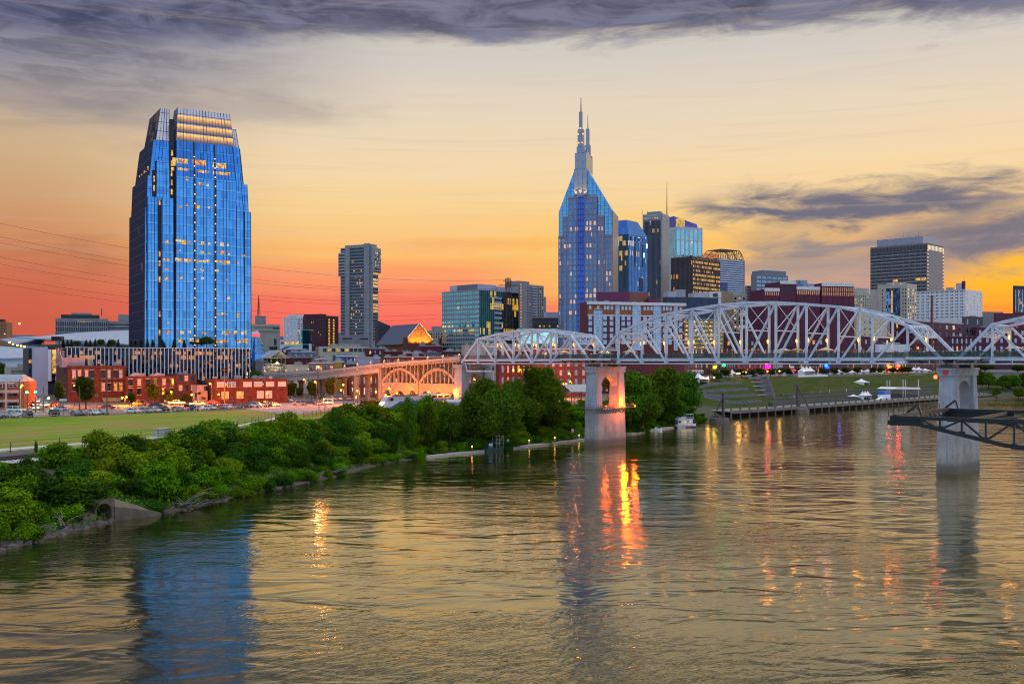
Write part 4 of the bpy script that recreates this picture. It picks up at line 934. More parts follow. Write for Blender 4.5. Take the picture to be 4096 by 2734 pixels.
b.grid('L', 12, b.z(1384), b.z(1272), 11, .3, .42, g=G_DARK, lit=.06); n = 10
b.wins('R', [b.LR*.28, b.LR*.62], [b.z(1282+k*10.6) for k in range(n)], 1.7, 1.3, g=L_YEL); b.wins('R', [b.LR*.04+.8, b.LR*.9], [b.z(1282+k*10.6) for k in range(n)], .9, 1.2)
b.box(0, 5, 4, 22, b.H-.5, b.z(1254), DBRICK, 'penthouse'); b.end()
b = Bld('low_block', 'low white block with three yellow-lit windows behind the green curved roof', 'building', 1112, 1124, 1196, 1358, 690, 25, WHITE); b.wins('R', [upx(b, 1147), upx(b, 1167), upx(b, 1188)], [b.z(1375)], 2.6, 1.6, g=L_YEL); b.wins('R', [upx(b, 1129)], [b.z(1375)], 2, 1.4); b.end()
GRN = mat('green_metal_roof', (.03, .42, .22), .45, var=.1)
g_ = thing('market_hall', 'low hall with bright green curved metal roof and tall green glass tower', 'hall', gd(1165, 600)); zb_ = g_.location.z; zc = lambda y, d=600: CH-(y-HZ)/F*d-zb_
xw = lambda px, d=600: PX(px, d)-g_.location.x
mb = MB()
pr = [(xw(1120), zc(1397)), (xw(1135), zc(1389)), (xw(1152), zc(1383)), (xw(1178), zc(1380.5)), (xw(1206), zc(1380))]
for a, c in zip(pr[:-1], pr[1:]): mb.hexa([(a[0], 0, a[1]-.4), (c[0], 0, c[1]-.4), (c[0], 16, c[1]+.6), (a[0], 16, a[1]+.6)], [(a[0], 0, a[1]), (c[0], 0, c[1]), (c[0], 16, c[1]+1), (a[0], 16, a[1]+1)])
mb.build('curved_roof', GRN, g_)
MB().bx(xw(1126), xw(1206), .8, 15, 0, zc(1398)).build('glazed_wall', glass('pale_glass', (.35, .42, .45), 1.2, 3, lit=.25, lits=.5), g_)
MB().bx(xw(1211), xw(1238), -.5, 8, 0, zc(1321)).build('glass_tower', glass('green_tower_glass', (.03, .13, .11), 1.1, 3.2, sp=.1, spc=(.01, .05, .04)), g_)
mb = MB(); mb.bx(xw(1207), xw(1211), -1, 0, zc(1400), zc(1325)); mb.bx(xw(1209), xw(1243), -1, 8.5, zc(1321), zc(1317)); mb.bx(xw(1205), xw(1240), -1.2, -.6, zc(1379), zc(1375)); mb.build('green_frame', GRN, g_)
mb = MB()
for x in (1206, 1238): mb.bx(xw(x), xw(x+6), -2, 2, 0, zc(1374))
mb.build('white_column', WHITE, g_)
# concrete hotel tower
b = Bld('concrete_tower', 'slender grey concrete tower with projecting top storeys alone on the skyline', 'tower', 1362, 1489, 1513, 985, 950, 64, CONC, par=.2)
LT = b.LL; z1_, z2_ = b.z(1113), b.z(1105)
UL = lambda px: upx(b, px, 'L')
stripe = mat('striped_window_strip', (.10, .10, .12), .35, var=.3); SP = mat('pinkish_spandrel', (.48, .42, .40), .8)
b.box(-1.4, .0, UL(1480), UL(1462)+1, 0, b.z(972), CONC, 'pylon'); b.box(-1.4, .0, UL(1401), UL(1383), 0, b.z(976), CONC, 'pylon')
b.box(-2.0, b.LR+.8, -2.2, UL(1489)+.2, 0, b.z(970), CONC, 'pylon') if False else None
b.box(.2, b.LR-1, 1, UL(1401), b.H-.2, b.z(975), CONC, 'roof_block')
n = 30
for i in range(n):
    za = b.z(1360-i*12.6); m_ = G_DARK
    MB().bx(-.25, 0, UL(1462)+1.3, UL(1401)-.3, za, za+1.6).build('window_band', m_, b.root)
    MB().bx(-.25, 0, UL(1383)+.3, LT-.6, za, za+1.5).build('window_band', m_, b.root)
    MB().bx(1.5, b.LR-1, -.22, 0, za, za+1.7).build('window_band', L_YEL if i in (9, 10, 11, 13, 14, 17, 18, 19, 21, 22) else G_DARK, b.root)
b.box(-1.6, -.26, UL(1462)+1.2, UL(1401)-.2, z2_, z2_+1.0, CONC, 'ledge'); b.box(-1.6, 0, UL(1383)+.1, LT+1.4, b.z(1100), b.z(1005), mat('pale_spandrel_panel', (.42, .38, .38), .8), 'projecting_storeys'); b.box(-1.2, b.LR+1.2, -2.2, -.23, b.z(1088), b.z(990), CONC, 'projecting_storeys')
for i in range(7): za = b.z(1094-i*12.6); MB().bx(-1.75, -1.6, UL(1383)+.3, LT+1.2, za, za+1.5).build('window_band', G_DARK, b.root); MB().bx(0.5, b.LR+.8, -2.4, -2.2, za+1, za+2.6).build('window_band', G_DARK, b.root)
for k in range(26):
    i = random.randrange(26); u = random.uniform(UL(1460)+2, UL(1401)-2); za = b.z(1360-i*12.6)
    MB().bx(-.31, -.25, u, u+1.4, za+.2, za+1.4).build('lit_window', random.choice(LITS), b.root)
b.end()
b = Bld('concrete_hall', 'grey windowless concrete base block below the slender concrete tower', 'building', 1300, 1340, 1472, 1342, 800, 20, CONC, par=.3); b.panel('R', 6, 14, b.z(1355), b.z(1351), G_DARK); b.panel('R', 20, 27, b.z(1355), b.z(1351), G_DARK); b.end()
b = Bld('convention_hall', 'long pale convention hall with a row of green-framed square windows', 'hall', 1262, 1276, 1470, 1385, 600, 18, CREAM, par=.4)
for i in range(11): b.wins('R', [upx(b, 1299+i*17.6)], [b.z(1405)], 2.0, 1.8, fr=mat('green_frame', (.05, .25, .15), .6), lit=.15)
b.box(8, 26, 6, 20, b.H-.4, b.z(1374), BEIGE, 'upper_block'); b.end()
# gabled hall lit orange
gb = thing('gabled_hall', 'steep-roofed hall whose brick gable glows orange from floodlights', 'hall', gd(1626, 640), R(32)); zb_ = gb.location.z; zc = lambda y: CH-(y-HZ)/F*648-zb_
GW = 18.4; GL = 40; ze, zr = zc(1374), zc(1297); zk = zc(1358)
mb = MB(); mb.face([(0, 0, 0), (GW, 0, 0), (GW, 0, zk), (GW/2, 0, zr), (0, 0, zk)]); mb.face([(GW, GL, 0), (0, GL, 0), (0, GL, zk), (GW/2, GL, zr), (GW, GL, zk)]); mb.face([(0, GL, 0), (0, 0, 0), (0, 0, zk), (0, GL, zk)]); mb.face([(GW, 0, 0), (GW, GL, 0), (GW, GL, zk), (GW, 0, zk)]); mb.build('wall', mat('gable_brick', (.42, .15, .06), .9), gb)
SLATE = mat('slate_blue_roof', (.045, .06, .12), .7, var=.2, scale=.5)
def slab(x0, z0_, x1, z1_, y0, y1, th=.4):
    return MB().hexa([(x0, y0, z0_), (x1, y0, z1_), (x1, y1, z1_), (x0, y1, z0_)], [(x0, y0, z0_+th), (x1, y0, z1_+th), (x1, y1, z1_+th), (x0, y1, z0_+th)])
slab(-3.2, zk-3.2*(zr-zk)/(GW/2), GW/2, zr, -.2, GL+1).build('roof_slope', SLATE, gb); slab(GW/2, zr, GW+1.0, zk-.8, -.2, GL+1).build('roof_slope', SLATE, gb)
for x0, z0_, x1, z1_ in ((-.6, zk-.4, GW/2, zr+.5), (GW/2, zr+.5, GW+.6, zk-.4)): slab(x0, z0_, x1, z1_, -.7, -.21, .55).build('white_verge', WFR, gb)
for x in (-2.4, GW+5): MB().bx(x, x+2.2, -2, .5, 0, zc(1351)).build('chimney', BRICK2, gb)
MB().bx(-2.4, GW+2, -2.4, -.8, 0, zc(1376)).build('lower_wing', BRICK2, gb); MB().bx(GW/2-3, GW/2+3, -.15, 0, zc(1346), zc(1344.5)).build('ledge', BRICK2, gb); MB().bx(GW/2-3, GW/2+3, -.15, 0, zc(1362), zc(1360.5)).build('ledge', BRICK2, gb)
for k in range(3): MB().bx(GW/2-2.4, GW/2+2.4, -.12, 0, zc(1340-k*7), zc(1336-k*7)).build('louvre', mat('amber_louvre', (.5, .25, .08), .7), gb)
for x in (4.2, 9.2, 14.2):
    ld = bpy.data.lights.new('floodlight', 'SPOT'); ld.energy = 9000; ld.color = (1, .42, .05); ld.spot_size = R(120); ld.spot_blend = .6; ld.shadow_soft_size = .4
    lo_ = bpy.data.objects.new('floodlight', ld); col.objects.link(lo_); lo_.parent = gb; lo_.location = (x, -3.4, zc(1374)); lo_.rotation_euler = Vector((0, .55, 1)).to_track_quat('-Z', 'Y').to_euler()
    MB().bx(x-.4, x+.4, -3.7, -3.1, zc(1376), zc(1375)).build('floodlight_housing', STEEL, gb)
b = Bld('dark_glass_wedge', 'dark wedge-shaped hall with sloping roof edge beside the concrete tower', 'hall', 1500, 1512, 1562, 1302, 720, 25, DGREY, par=0); b.end()
v = b.root; MB().hexa([(0, 0, b.H), (b.LR, 0, b.H), (b.LR, 10, b.H), (0, 10, b.H)], [(0, 0, b.H+3.5), (.3, 0, b.H+3.5), (.3, 10, b.H+3.5), (0, 10, b.H+3.5)]).build('sloped_top', SLATE, v)
b = Bld('stone_block', 'pale classical stone block between orange gable and teal glass office', 'stone building', 1690, 1700, 1772, 1322, 780, 20, STONE); b.grid('R', 7, b.z(1352), b.z(1330), 2, .35, .6); b.box(10, 18, 2, 8, b.H-.5, b.z(1310), STONE, 'attic_storey'); b.end()
# teal office
TG = glass('teal_glass', (.16, .42, .40), 1.7, 3.9, lit=.24, litc=(1, .62, .08), lits=.75, wob=.02, tilt=.35); TG2 = glass('dark_teal_glass', (.03, .10, .10), 1.7, 3.9, lit=.36, litc=(1, .55, .04), lits=1.0, wob=.03, tilt=.3)
b = Bld('glass_office', 'teal glass office block with grey spandrel bands and yellow-lit rooms', 'office building', 1769, 1918, 2074, 1157, 620, 47, GREYM, par=.3)
b.panel('L', .3, b.LL-.3, 1, b.H-.5, TG, 'curtain_wall'); b.panel('R', .3, b.LR-.3, 1, b.H-.5, TG2, 'curtain_wall')
b.floors('L', 12, b.z(1385), b.z(1160), 1.35, mat('spandrel_grey', (.30, .30, .36), .5), .16, name='spandrel_bands'); b.piers('L', 16, b.z(1385), b.H-.2, .22, GREYM, .3, name='mullions')
b.floors('R', 12, b.z(1385), b.z(1160), .25, STEEL, .16, name='floor_lines'); b.piers('R', 20, b.z(1385), b.H-.2, .12, STEEL, .25, name='mullions')
for k in range(9): za = b.z(1190+k*20.5); MB().bx(b.LR*.36, b.LR*.55, -.5, -.17, za, za+1.3).build('white_spandrel', LAV, b.root)
b.box(2, b.LR*.5, 3, b.LL-5, b.H-.2, b.z(1133), LAV, 'penthouse'); b.box(b.LR*.5, b.LR*.86, 2, 9, b.H-.2, b.z(1138), LAV, 'penthouse'); b.piers('L', 20, b.H, b.z(1134), .3, STEEL, .2, 4, b.LL-12, 'penthouse_louvres', base=2); b.end()
b = Bld('apartment_tower', 'grey apartment tower with balconies and a strip of lit stair windows', 'apartment building', 2040, 2106, 2175, 1137, 900, 50, CONC, par=.3)
b.vol(-1.5, 14, 8, b.LL+4, 0, b.z(1121), CONC, par=.3); b.grid('R', 8, b.z(1330), b.z(1145), 17, .4, .42, lit=.06); b.wins('L', [6.5], [b.z(1140+12*k) for k in range(16)], 1.3, 1.5, g=L_ORG)
for k in range(15): za = b.z(1150+11*k); MB().bx(b.LR*.3, b.LR*.55, -1.2, -.1, za, za+1.0).build('balcony', LAV, b.root)
b.vol(b.LR, b.LR+6, 2, 18, 0, b.z(1180), CONC, par=.3); b.end()
b = Bld('brown_block', 'low dark brown block with a strip of windows left of the twin-spired tower', 'building', 2126, 2132, 2240, 1270, 700, 12, BROWN); b.grid('R', 14, b.z(1296), b.z(1282), 1, .5, .8, g=G_WIN); b.wins('R', [5, 8, 12, 18], [b.z(1307)], 1.2, 1.2, g=L_YEL); b.box(10, 19, 2, 8, b.H-.5, b.z(1246), LAV, 'penthouse'); b.end()

# ---- tower with two spires
AG = glass('spire_tower_glass', (.09, .22, .40), 1.5, 3.6, lit=.31, litc=(1, .48, .06), lits=.9, sp=.28, spc=(.06, .13, .30), wob=.03, tilt=.3)
GRAN = mat('pink_granite', (.29, .215, .245), .6, var=.15, scale=.3); BLUEL = glass('cobalt_glass', (.03, .11, .55), 1.2, 3.6, lit=.16, litc=(1, .45, .2), lits=.7, wob=.03, sp=.25, spc=(.02, .04, .16), tilt=.5)
AGT = glass('spire_shoulder_glass', (.13, .34, .56), 1.6, 3.6, wob=.03, tilt=.25)
ph2 = R(-13); CA = Vector((PX(2236, 648), 648)); zA0 = z1(*CA)-.4
at = thing('twin_spire_skyscraper', 'blue and granite skyscraper with sloping shoulders and two tall spires', 'skyscraper', (CA.x, CA.y, zA0), ph2)
za_ = lambda y, d=640: CH-(y-HZ)/F*d-zA0
k_ = (2448-CX)/F; WA = (k_*CA.y-CA.x)/(cos(ph2)-k_*sin(ph2)); DA = 31.
SH, PKz = za_(838), za_(672); SPX = WA*.42; sw = 4.2
# shoulders: body with sloping sides up to the spire blade
def gable_body(y0, y1, m_):
    mb = MB(); pf = [(0, 0), (WA, 0), (WA, SH), (SPX+sw, PKz), (SPX-sw, PKz), (0, SH)]
    n = len(pf); mb.face([(x, y0, z) for x, z in pf]); mb.face([(x, y1, z) for x, z in reversed(pf)])
    for i in range(n): a, c = pf[i], pf[(i+1) % n]; mb.face([(a[0], y0, a[1]), (a[0], y1, a[1]), (c[0], y1, c[1]), (c[0], y0, c[1])])
    return mb.build('glass_body', m_, at)
gable_body(0, DA, AGT)
mb = MB()
for i in range(15):
    x = WA*i/14; zt_ = SH+(PKz-SH)*max(0, min(1, x/(SPX-sw) if x < SPX-sw else (1 if x < SPX+sw else (WA-x)/(WA-SPX-sw)))); mb.bx(x-.1, x+.1, -.14, .0, za_(1050), zt_-.2)
for k in range(30):
    z_ = za_(1000)+k*2.4
    if z_ > PKz: break
    xa = 0 if z_ < SH else (z_-SH)/(PKz-SH)*(SPX-sw); xb = WA if z_ < SH else WA-(z_-SH)/(PKz-SH)*(WA-SPX-sw); mb.bx(xa+.1, xb-.1, -.10, 0, z_, z_+.14)
mb.build('mullions', mat('blue_mullion', (.05, .10, .2), .4), at)
def bay(f0, f1, out, ytop):
    x0, x1 = WA*f0, WA*f1; zt_ = za_(ytop)
    g0_ = MB(); g0_.bx(x0, x1, -out, .4, 0, zt_)
    n = max(1, round((x1-x0)/2.4)); g = MB(); cw = (x1-x0)/n
    for i in range(n): g.bx(x0+cw*i+.58, x0+cw*(i+1)-.58, -out-.12, -out, .5, zt_-1.6)
    g.build('window_strip', AG, at)
    g = g0_
    for k in range(int(zt_/10.8)): g.bx(x0-.06, x1+.06, -out-.2, -out, zt_-1.4-k*10.8, zt_-.6-k*10.8)
    g.build('granite_bay', GRAN, at)
bay(-.005, .13, 1.6, 938); bay(.09, .23, 2.4, 862); bay(.19, .36, 3.2, 783); bay(.50, .73, 3.2, 783); bay(.68, .855, 2.4, 862); bay(.82, 1.0, 1.6, 938)
mb = MB(); mb.bx(WA*.36, WA*.50, -4.0, .4, 0, za_(778)); mb.build('granite_bay', GRAN, at)
for f0, f1 in ((.372, .40), (.413, .447), (.46, .488)): MB().bx(WA*f0, WA*f1, -4.16, -4.0, 1, za_(783)).build('window_strip', BLUEL, at)
MB().bx(WA+.0, WA+.35, .5, DA, 0, SH-.5).build('painted_bright_side', mat('lit_side_metal', (.30, .29, .30), .3, metal=.3), at)  # brightly lit flank painted as a paler metal sheet
SILV = mat('silver_cladding', (.27, .31, .38), .32, metal=.75, var=.12, scale=.4)
def spire(y0, tops, parent_name):
    for k, (w_, ya, yb, dep) in enumerate(tops):
        mb = MB(); za, zb = za_(ya), za_(yb)
        mb.bx(SPX-w_/2, SPX+w_/2, y0, y0+dep, za, zb)
        for i in (-.34, 0, .34): mb.bx(SPX+i*w_-.12*w_, SPX+i*w_+.12*w_, y0-.35, y0, za, zb-1)
        mb.build('spire_tier', SILV, at)
    zt_ = za_(tops[-1][2]); return zt_
zt_ = spire(-2.2, [(8.6, 778, 672, 7), (7.4, 672, 608, 6.5), (5.2, 608, 583, 5), (3.9, 583, 513, 4), (2.1, 513, 443, 2.1)], 'front')
MB().tube([(SPX, -.6, zt_), (SPX, -.6, za_(383))], [.55, .25], 6).build('spire_needle', mat('brass_needle', (.5, .4, .25), .4, metal=.6), at)
zb2 = lambda y: za_(y, 671)
for w_, ya, yb in ((6, 700, 625), (3.8, 625, 580), (2., 580, 515)): MB().bx(SPX-w_/2, SPX+w_/2, DA-4, DA, zb2(ya), zb2(yb)).build('spire_tier', SILV, at)
MB().tube([(SPX, DA-2, zb2(515)), (SPX, DA-2, zb2(458))], [.45, .2], 6).build('spire_needle', MATS['brass_needle'], at)
mb = MB(); mb.hexa([(SPX+2.5, 3, PKz-2), (SPX+3.5, 3, PKz-2), (SPX+3.5, DA-4, PKz-2), (SPX+2.5, DA-4, PKz-2)], [(SPX+2.5, 3, za_(590)), (SPX+3.5, 3, za_(590)), (SPX+3.5, DA-4, zb2(645)), (SPX+2.5, DA-4, zb2(645))]); mb.build('ridge_blade', SILV, at)
UP = glow_mat('uplight', (1, .52, .1), 1.5, .2)
for x, y in ((-4.5, 771), (4.5, 771), (-2, 571), (2, 571), (-2.6, 536), (2.6, 536), (0, 513)):
    MB().bx(SPX+x*.6-.5, SPX+x*.6+.5, -2.9, -2.5, za_(y), za_(y)+(1.3 if y > 700 else .9)).build('uplight', UP, at)
for x in (-4, 0, 4):
    ld = bpy.data.lights.new('uplight', 'SPOT'); ld.energy = 9000; ld.color = (1, .5, .1); ld.spot_size = R(70); ld.spot_blend = .8; lo_ = bpy.data.objects.new('uplight_lamp', ld); col.objects.link(lo_); lo_.parent = at
    lo_.location = (SPX+x, -3.6, za_(777)); lo_.rotation_euler = Vector((0, .12, 1)).to_track_quat('-Z', 'Y').to_euler()
# ---- right-hand downtown
FT = glass('slanted_tower_glass', (.10, .28, .60), 1.5, 3.7, lit=.20, litc=(1, .58, .12), lits=.7, wob=.03, tilt=.3); FTD = glass('slanted_tower_shaded_glass', (.03, .06, .10), 1.5, 3.7, lit=.27, litc=(1, .55, .08), lits=.8, wob=.03, tilt=.3)  # the left-face copy is darker: its shade is painted into the tint
b = Bld('glass_tower', 'blue glass office tower with slanted glass top right of the twin-spired one', 'skyscraper', 2442, 2514, 2590, 935, 740, 52, FT, par=0, body=False)
H_ = b.H
mb = MB(); mb.hexa([(0, 0, 0), (b.LR, 0, 0), (b.LR, b.LL, 0), (0, b.LL, 0)], [(0, 0, H_), (b.LR, 0, H_), (b.LR, b.LL, H_), (0, b.LL, H_)]); mb.mi[5] = 1; mb.build('glass_volume', [FT, FTD], b.root)
zt_ = b.z(874); MB().hexa([(0, 0, H_), (b.LR, 0, H_), (b.LR, b.LL, H_), (0, b.LL, H_)], [(4.5, 4.5, zt_), (b.LR-7, 4.5, zt_), (b.LR-7, b.LL, zt_), (4.5, b.LL, zt_)]).build('sloped_glass_top', glass('top_glass', (.12, .30, .66), 1.5, 2., wob=.02), b.root)
b.piers('L', 12, 0, H_, .14, STEEL, .12, name='mullions'); b.piers('R', 13, 0, H_, .14, STEEL, .12, name='mullions')
for u in (.30, .72): MB().bx(b.LR*u, b.LR*u+1.6, -.2, 0, b.z(1060), b.z(968)).build('dark_slot', G_DARK, b.root)
for u in (.10, .30, .5, .7): MB().bx(b.LR*u, b.LR*u+1.5, -.2, 0, b.z(960), b.z(944)).build('dark_slot', G_DARK, b.root)
for u in (.2, .55): MB().bx(-.2, 0, b.LL*u, b.LL*u+2, b.z(1150), b.z(980)).build('dark_slot', STEEL, b.root)
MB().bx(b.LR*.55, b.LR*.75, -.2, 0, b.z(1160), b.z(1105)).build('dark_slot', G_DARK, b.root); b.end()
b = Bld('concrete_tower', 'concrete office tower with dark ribbed face, blank pale pylon and tall antenna', 'skyscraper', 2571, 2650, 2678, 853, 770, 62, mat('ribbed_concrete', (.40, .37, .36), .85, streak=.3, scale=.3), par=.3)
MB().bx(-.12, 0, 1.8, b.LL-1, 0, b.z(880)).build('dark_glazing', glass('rib_glass', (.05, .06, .10), 1.2, 3.6, lit=.17, lits=.8), b.root)
mb = MB(); n = 13
for i in range(n+1): u = 1.8+(b.LL-2.8)*.93*i/n; mb.bx(-.55, -.12, u-.2, u+.2, 0, b.z(884))
mb.build('concrete_ribs', mat('dark_rib', (.10, .10, .11), .6), b.root)
MB().bx(-.3, 0, b.LL-1, b.LL, 0, b.H-.4).build('corner_pylon', CONC, b.root); MB().bx(-.4, 0, 0.3, b.LL, b.z(876), b.z(862)).build('crown_band', CONC, b.root)
for k in range(9): MB().bx(-.5, -.41, 2+k*2.2, 3.2+k*2.2, b.z(873), b.z(867)).build('window', random.choice([G_WIN, L_YEL]), b.root)
b.box(3, 9, 3, b.LL-3, b.H-.3, b.H+2.6, mat('teal_plant', (.2, .35, .42), .5), 'rooftop_plant')
mb = MB(); p0 = (b.LR-1.5, 2, b.H); mb.tube([p0, (b.LR-1.5, 2, b.z(716))], [.55, .12], 6)
for z_ in (790, 760, 742): mb.tube([(b.LR-2.1, 2, b.z(z_)), (b.LR-.9, 2, b.z(z_))], .12, 4)
mb.build('antenna', mat('antenna_metal', (.3, .2, .1), .6), b.root)
for u in (4, 9, 15, 20): MB().tube([(2, u, b.H), (2, u, b.H+1.5+u*.15)], .12, 5).build('antenna', STEEL, b.root)
b.end()
AQ = glass('aqua_glass', (.30, .60, .62), 1.6, 3.8, lit=.16, litc=(1, .7, .25), lits=.8, wob=.02, tilt=.3)
b = Bld('glass_tower', 'aqua glass office tower in pale frames behind the antenna tower', 'skyscraper', 2676, 2704, 2810, 905, 840, 24, mat('pale_frame', (.52, .56, .62), .5), par=.3)
for k in range(6): b.panel('R', 1+(b.LR-1)*k/6, (b.LR-1)*(k+1)/6-.8, b.z(1165), b.z(914), AQ, 'glass_bay', out=.12)
b.floors('R', 3, b.z(1165), b.z(957), 1.6, MATS['pale_frame'], .3, name='frame_bands'); b.panel('L', .8, b.LL-.8, b.z(1165), b.z(914), AQ, 'glass_bay')
MB().hexa([(0, 2, b.H-.3), (b.LR-4, 2, b.H-.3), (b.LR-4, 18, b.H-.3), (0, 18, b.H-.3)], [(0, 4, b.z(862)), (b.LR-4, 4, b.z(889)), (b.LR-4, 18, b.z(889)), (0, 18, b.z(862))]).build('slanted_penthouse', mat('blue_purple_panel', (.10, .10, .42), .4), b.root)
MB().bx(1, 11, 1.2, 1.8, b.H-.2, b.z(872)).build('lit_screen', glow_mat('amber_screen', (1, .6, .08), .9, .7), b.root); b.end()
b = Bld('office_block', 'dark brown office block with rows of amber-lit windows before the striped one', 'office building', 2684, 2770, 2880, 1024, 700, 47, BROWN, par=.5)
BG = glass('brown_glass', (.05, .04, .05), 1.3, 3.7, lit=.22, litc=(1, .40, .04), lits=.9, wob=.03); BG2 = glass('brown_lit_glass', (.08, .06, .06), 1.3, 3.7, lit=.60, litc=(1, .52, .10), lits=.85, sp=.45, spc=(.03, .025, .03), wob=.03)
b.panel('L', .3, b.LL-.3, 1, b.z(1032), BG, 'curtain_wall'); b.panel('R', .3, b.LR-.3, 1, b.z(1032), BG2, 'curtain_wall'); b.piers('L', 17, 0, b.H-.3, .3, BROWN, .35, name='mullions'); b.piers('R', 19, 0, b.H-.3, .3, mat('bronze_mullion', (.14, .09, .07), .5), .35, name='mullions'); b.clutter(3); b.end()
b = Bld('office_block', 'white and navy banded office block under a skeletal dome roof', 'office building', 2846, 2866, 2977, 1033, 770, 33, G_DARK, par=0)
NV = glass('navy_glass', (.05, .07, .16), 1.4, 3.6, lit=.05, wob=.03)
n = 16; hf = (b.z(1035)-b.z(1175))/n
for i in range(n): b.panel('R', 0, b.LR, b.z(1175)+i*hf+hf*.5, b.z(1175)+i*hf+hf*.97, mat('white_band', (.66, .68, .74), .5), 'white_band', out=.35)
b.panel('R', .1, b.LR-.1, 1, b.H-.1, NV, 'curtain_wall', out=.1); b.piers('R', 1, 0, b.H, 1.2, BROWN, .5, name='end_pier')
MB().bx(b.LR*.02, b.LR*.38, -.6, -.36, b.z(1175), b.z(1130)).build('dark_panel', NV, b.root)
dm = MB(); RB = mat('bronze_truss', (.10, .06, .035), .5); nn_ = 12
def dpt(i, j):
    t = i/nn_; x = t*b.LR-(4 if i == 0 else 0); zz_ = b.H+(b.z(994)-b.H)*min(1, 1.9*sin(pi*min(max(t*.98+.01, 0), 1))**.8); return Vector((x, 1+j*9, zz_))
for j in (0, 1, 2):
    for i in range(nn_): dm.beam(dpt(i, j), dpt(i+1, j), .55)
for i in range(nn_+1):
    for j in (0, 1): dm.beam(dpt(i, j), dpt(i, j+1), .4)
    for j in (0,):
        if 0 < i < nn_: q = dpt(i, j); dm.beam((q.x, q.y, b.H), q, .35); q2 = dpt(i+1, j); dm.beam((q.x, q.y, b.H), q2, .3)
dm.build('dome_truss', RB, b.root); MB().bx(0, b.LR*.35, 10, 20, b.H, b.z(1008)).build('lit_roof_room', glow_mat('orange_roof_room', (1, .28, .03), .8, .7), b.root); b.end()
# brick hotel in front
HB = mat('hotel_brick', (.17, .035, .04), .9, var=.25, scale=.6); HO = mat('hotel_orange_brick', (.34, .12, .05), .9, var=.2)
HG = glass('hotel_glass', (.26, .40, .60), 1.3, 1.6, wob=.05, tilt=.5, rough=.12)
b = Bld('brick_hotel', 'large red brick hotel with white cornice and tall blue glass bays', 'hotel', 2320, 2350, 2738, 1206, 545, 17, HB, roof=LROOF, par=.6)
b.panel('R', 0, b.LR, b.z(1258), b.z(1217), HO, 'upper_storey', out=.2); b.panel('R', -.5, b.LR+.5, b.z(1217), b.z(1205), WFR, 'cornice', out=1.3); b.panel('R', 0, b.LR, b.z(1262), b.z(1257), WFR, 'string_course', out=.4)
bays = [(2461, 2476), (2529, 2561), (2613, 2642), (2694, 2708)]
for x0, x1 in bays: b.panel('R', upx(b, x0), upx(b, x1), b.z(1400), b.z(1219), HG, 'glass_bay', out=.5)
low = [(2374, 2407), (2570, 2600)]
for x0, x1 in low[:1]: b.panel('R', upx(b, x0), upx(b, x1), b.z(1400), b.z(1240), HG, 'glass_bay', out=.5)
mb = MB()
for x0, x1 in bays+low[:1]:
    u0, u1 = upx(b, x0), upx(b, x1); n = 3 if x1-x0 > 20 else 2
    for i in range(n+1): u = u0+(u1-u0)*i/n; b.rect(mb, 'R', u-.12, u+.12, b.z(1400), b.z(1220) if x0 > 2420 else b.z(1240), .5, .7)
    for k in range(13): b.rect(mb, 'R', u0, u1, b.z(1398-k*13.5), b.z(1397-k*13.5)+.12, .5, .62)
mb.build('white_mullions', WFR, b.root)
cols = [2360, 2392, 2420, 2432, 2447, 2490, 2504, 2519, 2578, 2592, 2606, 2655, 2668, 2682, 2722]
b.wins('R', [upx(b, x) for x in cols], [b.z(1236)], 1.2, 1.9, g=HG, fr=WFR, base=-.2)
for y in (1277, 1300, 1325, 1350, 1375): b.wins('R', [upx(b, x) for x in (2361, 2420, 2446, 2493, 2515, 2580, 2602, 2658, 2680, 2722)], [b.z(y)], 1.9, 2.2, g=HG, fr=WFR, lit=.05)
PUR = mat('plum_panel', (.16, .03, .09), .8, var=.1, scale=.1)
uA = upx(b, 2418); uB = upx(b, 2532); uC = upx(b, 2617)
MB().prism([(uA, 12), (uB, 5), (uC, 9), (uC-8, 22), (uA+4, 22)], b.H-.5, b.z(1160)).build('rooftop_block', PUR, b.root); MB().hexa([(uB+.05, 4.9, b.H-.4), (uC, 8.85, b.H-.4), (uC, 9.05, b.H-.4), (uB, 5.1, b.H-.4)], [(uB+.05, 4.9, b.z(1161)), (uC, 8.85, b.z(1161)), (uC, 9.05, b.z(1161)), (uB, 5.1, b.z(1161))]).build('rust_panel', mat('rust_panel', (.20, .07, .045), .8, var=.1), b.root)
b.box(upx(b, 2613), upx(b, 2662), 6, 14, b.H-.4, b.z(1184), PUR, 'roof_block'); b.clutter(7); b.end()
b = Bld('dark_glass_block', 'low black glass block with pale plant screens on its roof', 'office building', 2650, 2663, 2884, 1187, 640, 14, BLK, roof=LROOF, par=.3)
b.panel('R', .3, b.LR-.3, b.z(1330), b.H-.4, glass('black_glass', (.04, .05, .08), 1.4, 3.4, lit=.14, litc=(1, .5, .1), lits=.9, wob=.03), 'curtain_wall'); b.floors('R', 7, b.z(1330), b.H-.4, .2, STEEL, .2, name='floor_lines'); b.panel('R', b.LR-2.5, b.LR, b.z(1330), b.H-.3, WFR, 'white_corner', out=.25)
b.box(4, 15, 4, 14, b.H-.3, b.z(1163), LAV, 'plant_screen'); b.box(12, 18, 3, 10, b.H-.3, b.z(1155), GREYM, 'plant_screen'); b.box(b.LR*.53, b.LR*.98, 2, 14, b.H-.3, b.z(1167), LAV, 'plant_screen'); b.box(b.LR*.80, b.LR+.8, 1, 2, b.H-.3, b.z(1162), WFR, 'plant_screen'); MB().bx(b.LR*.86, b.LR*.95, .7, 1, b.z(1183), b.z(1169)).build('louvre', STEEL, b.root); b.clutter(6); b.end()
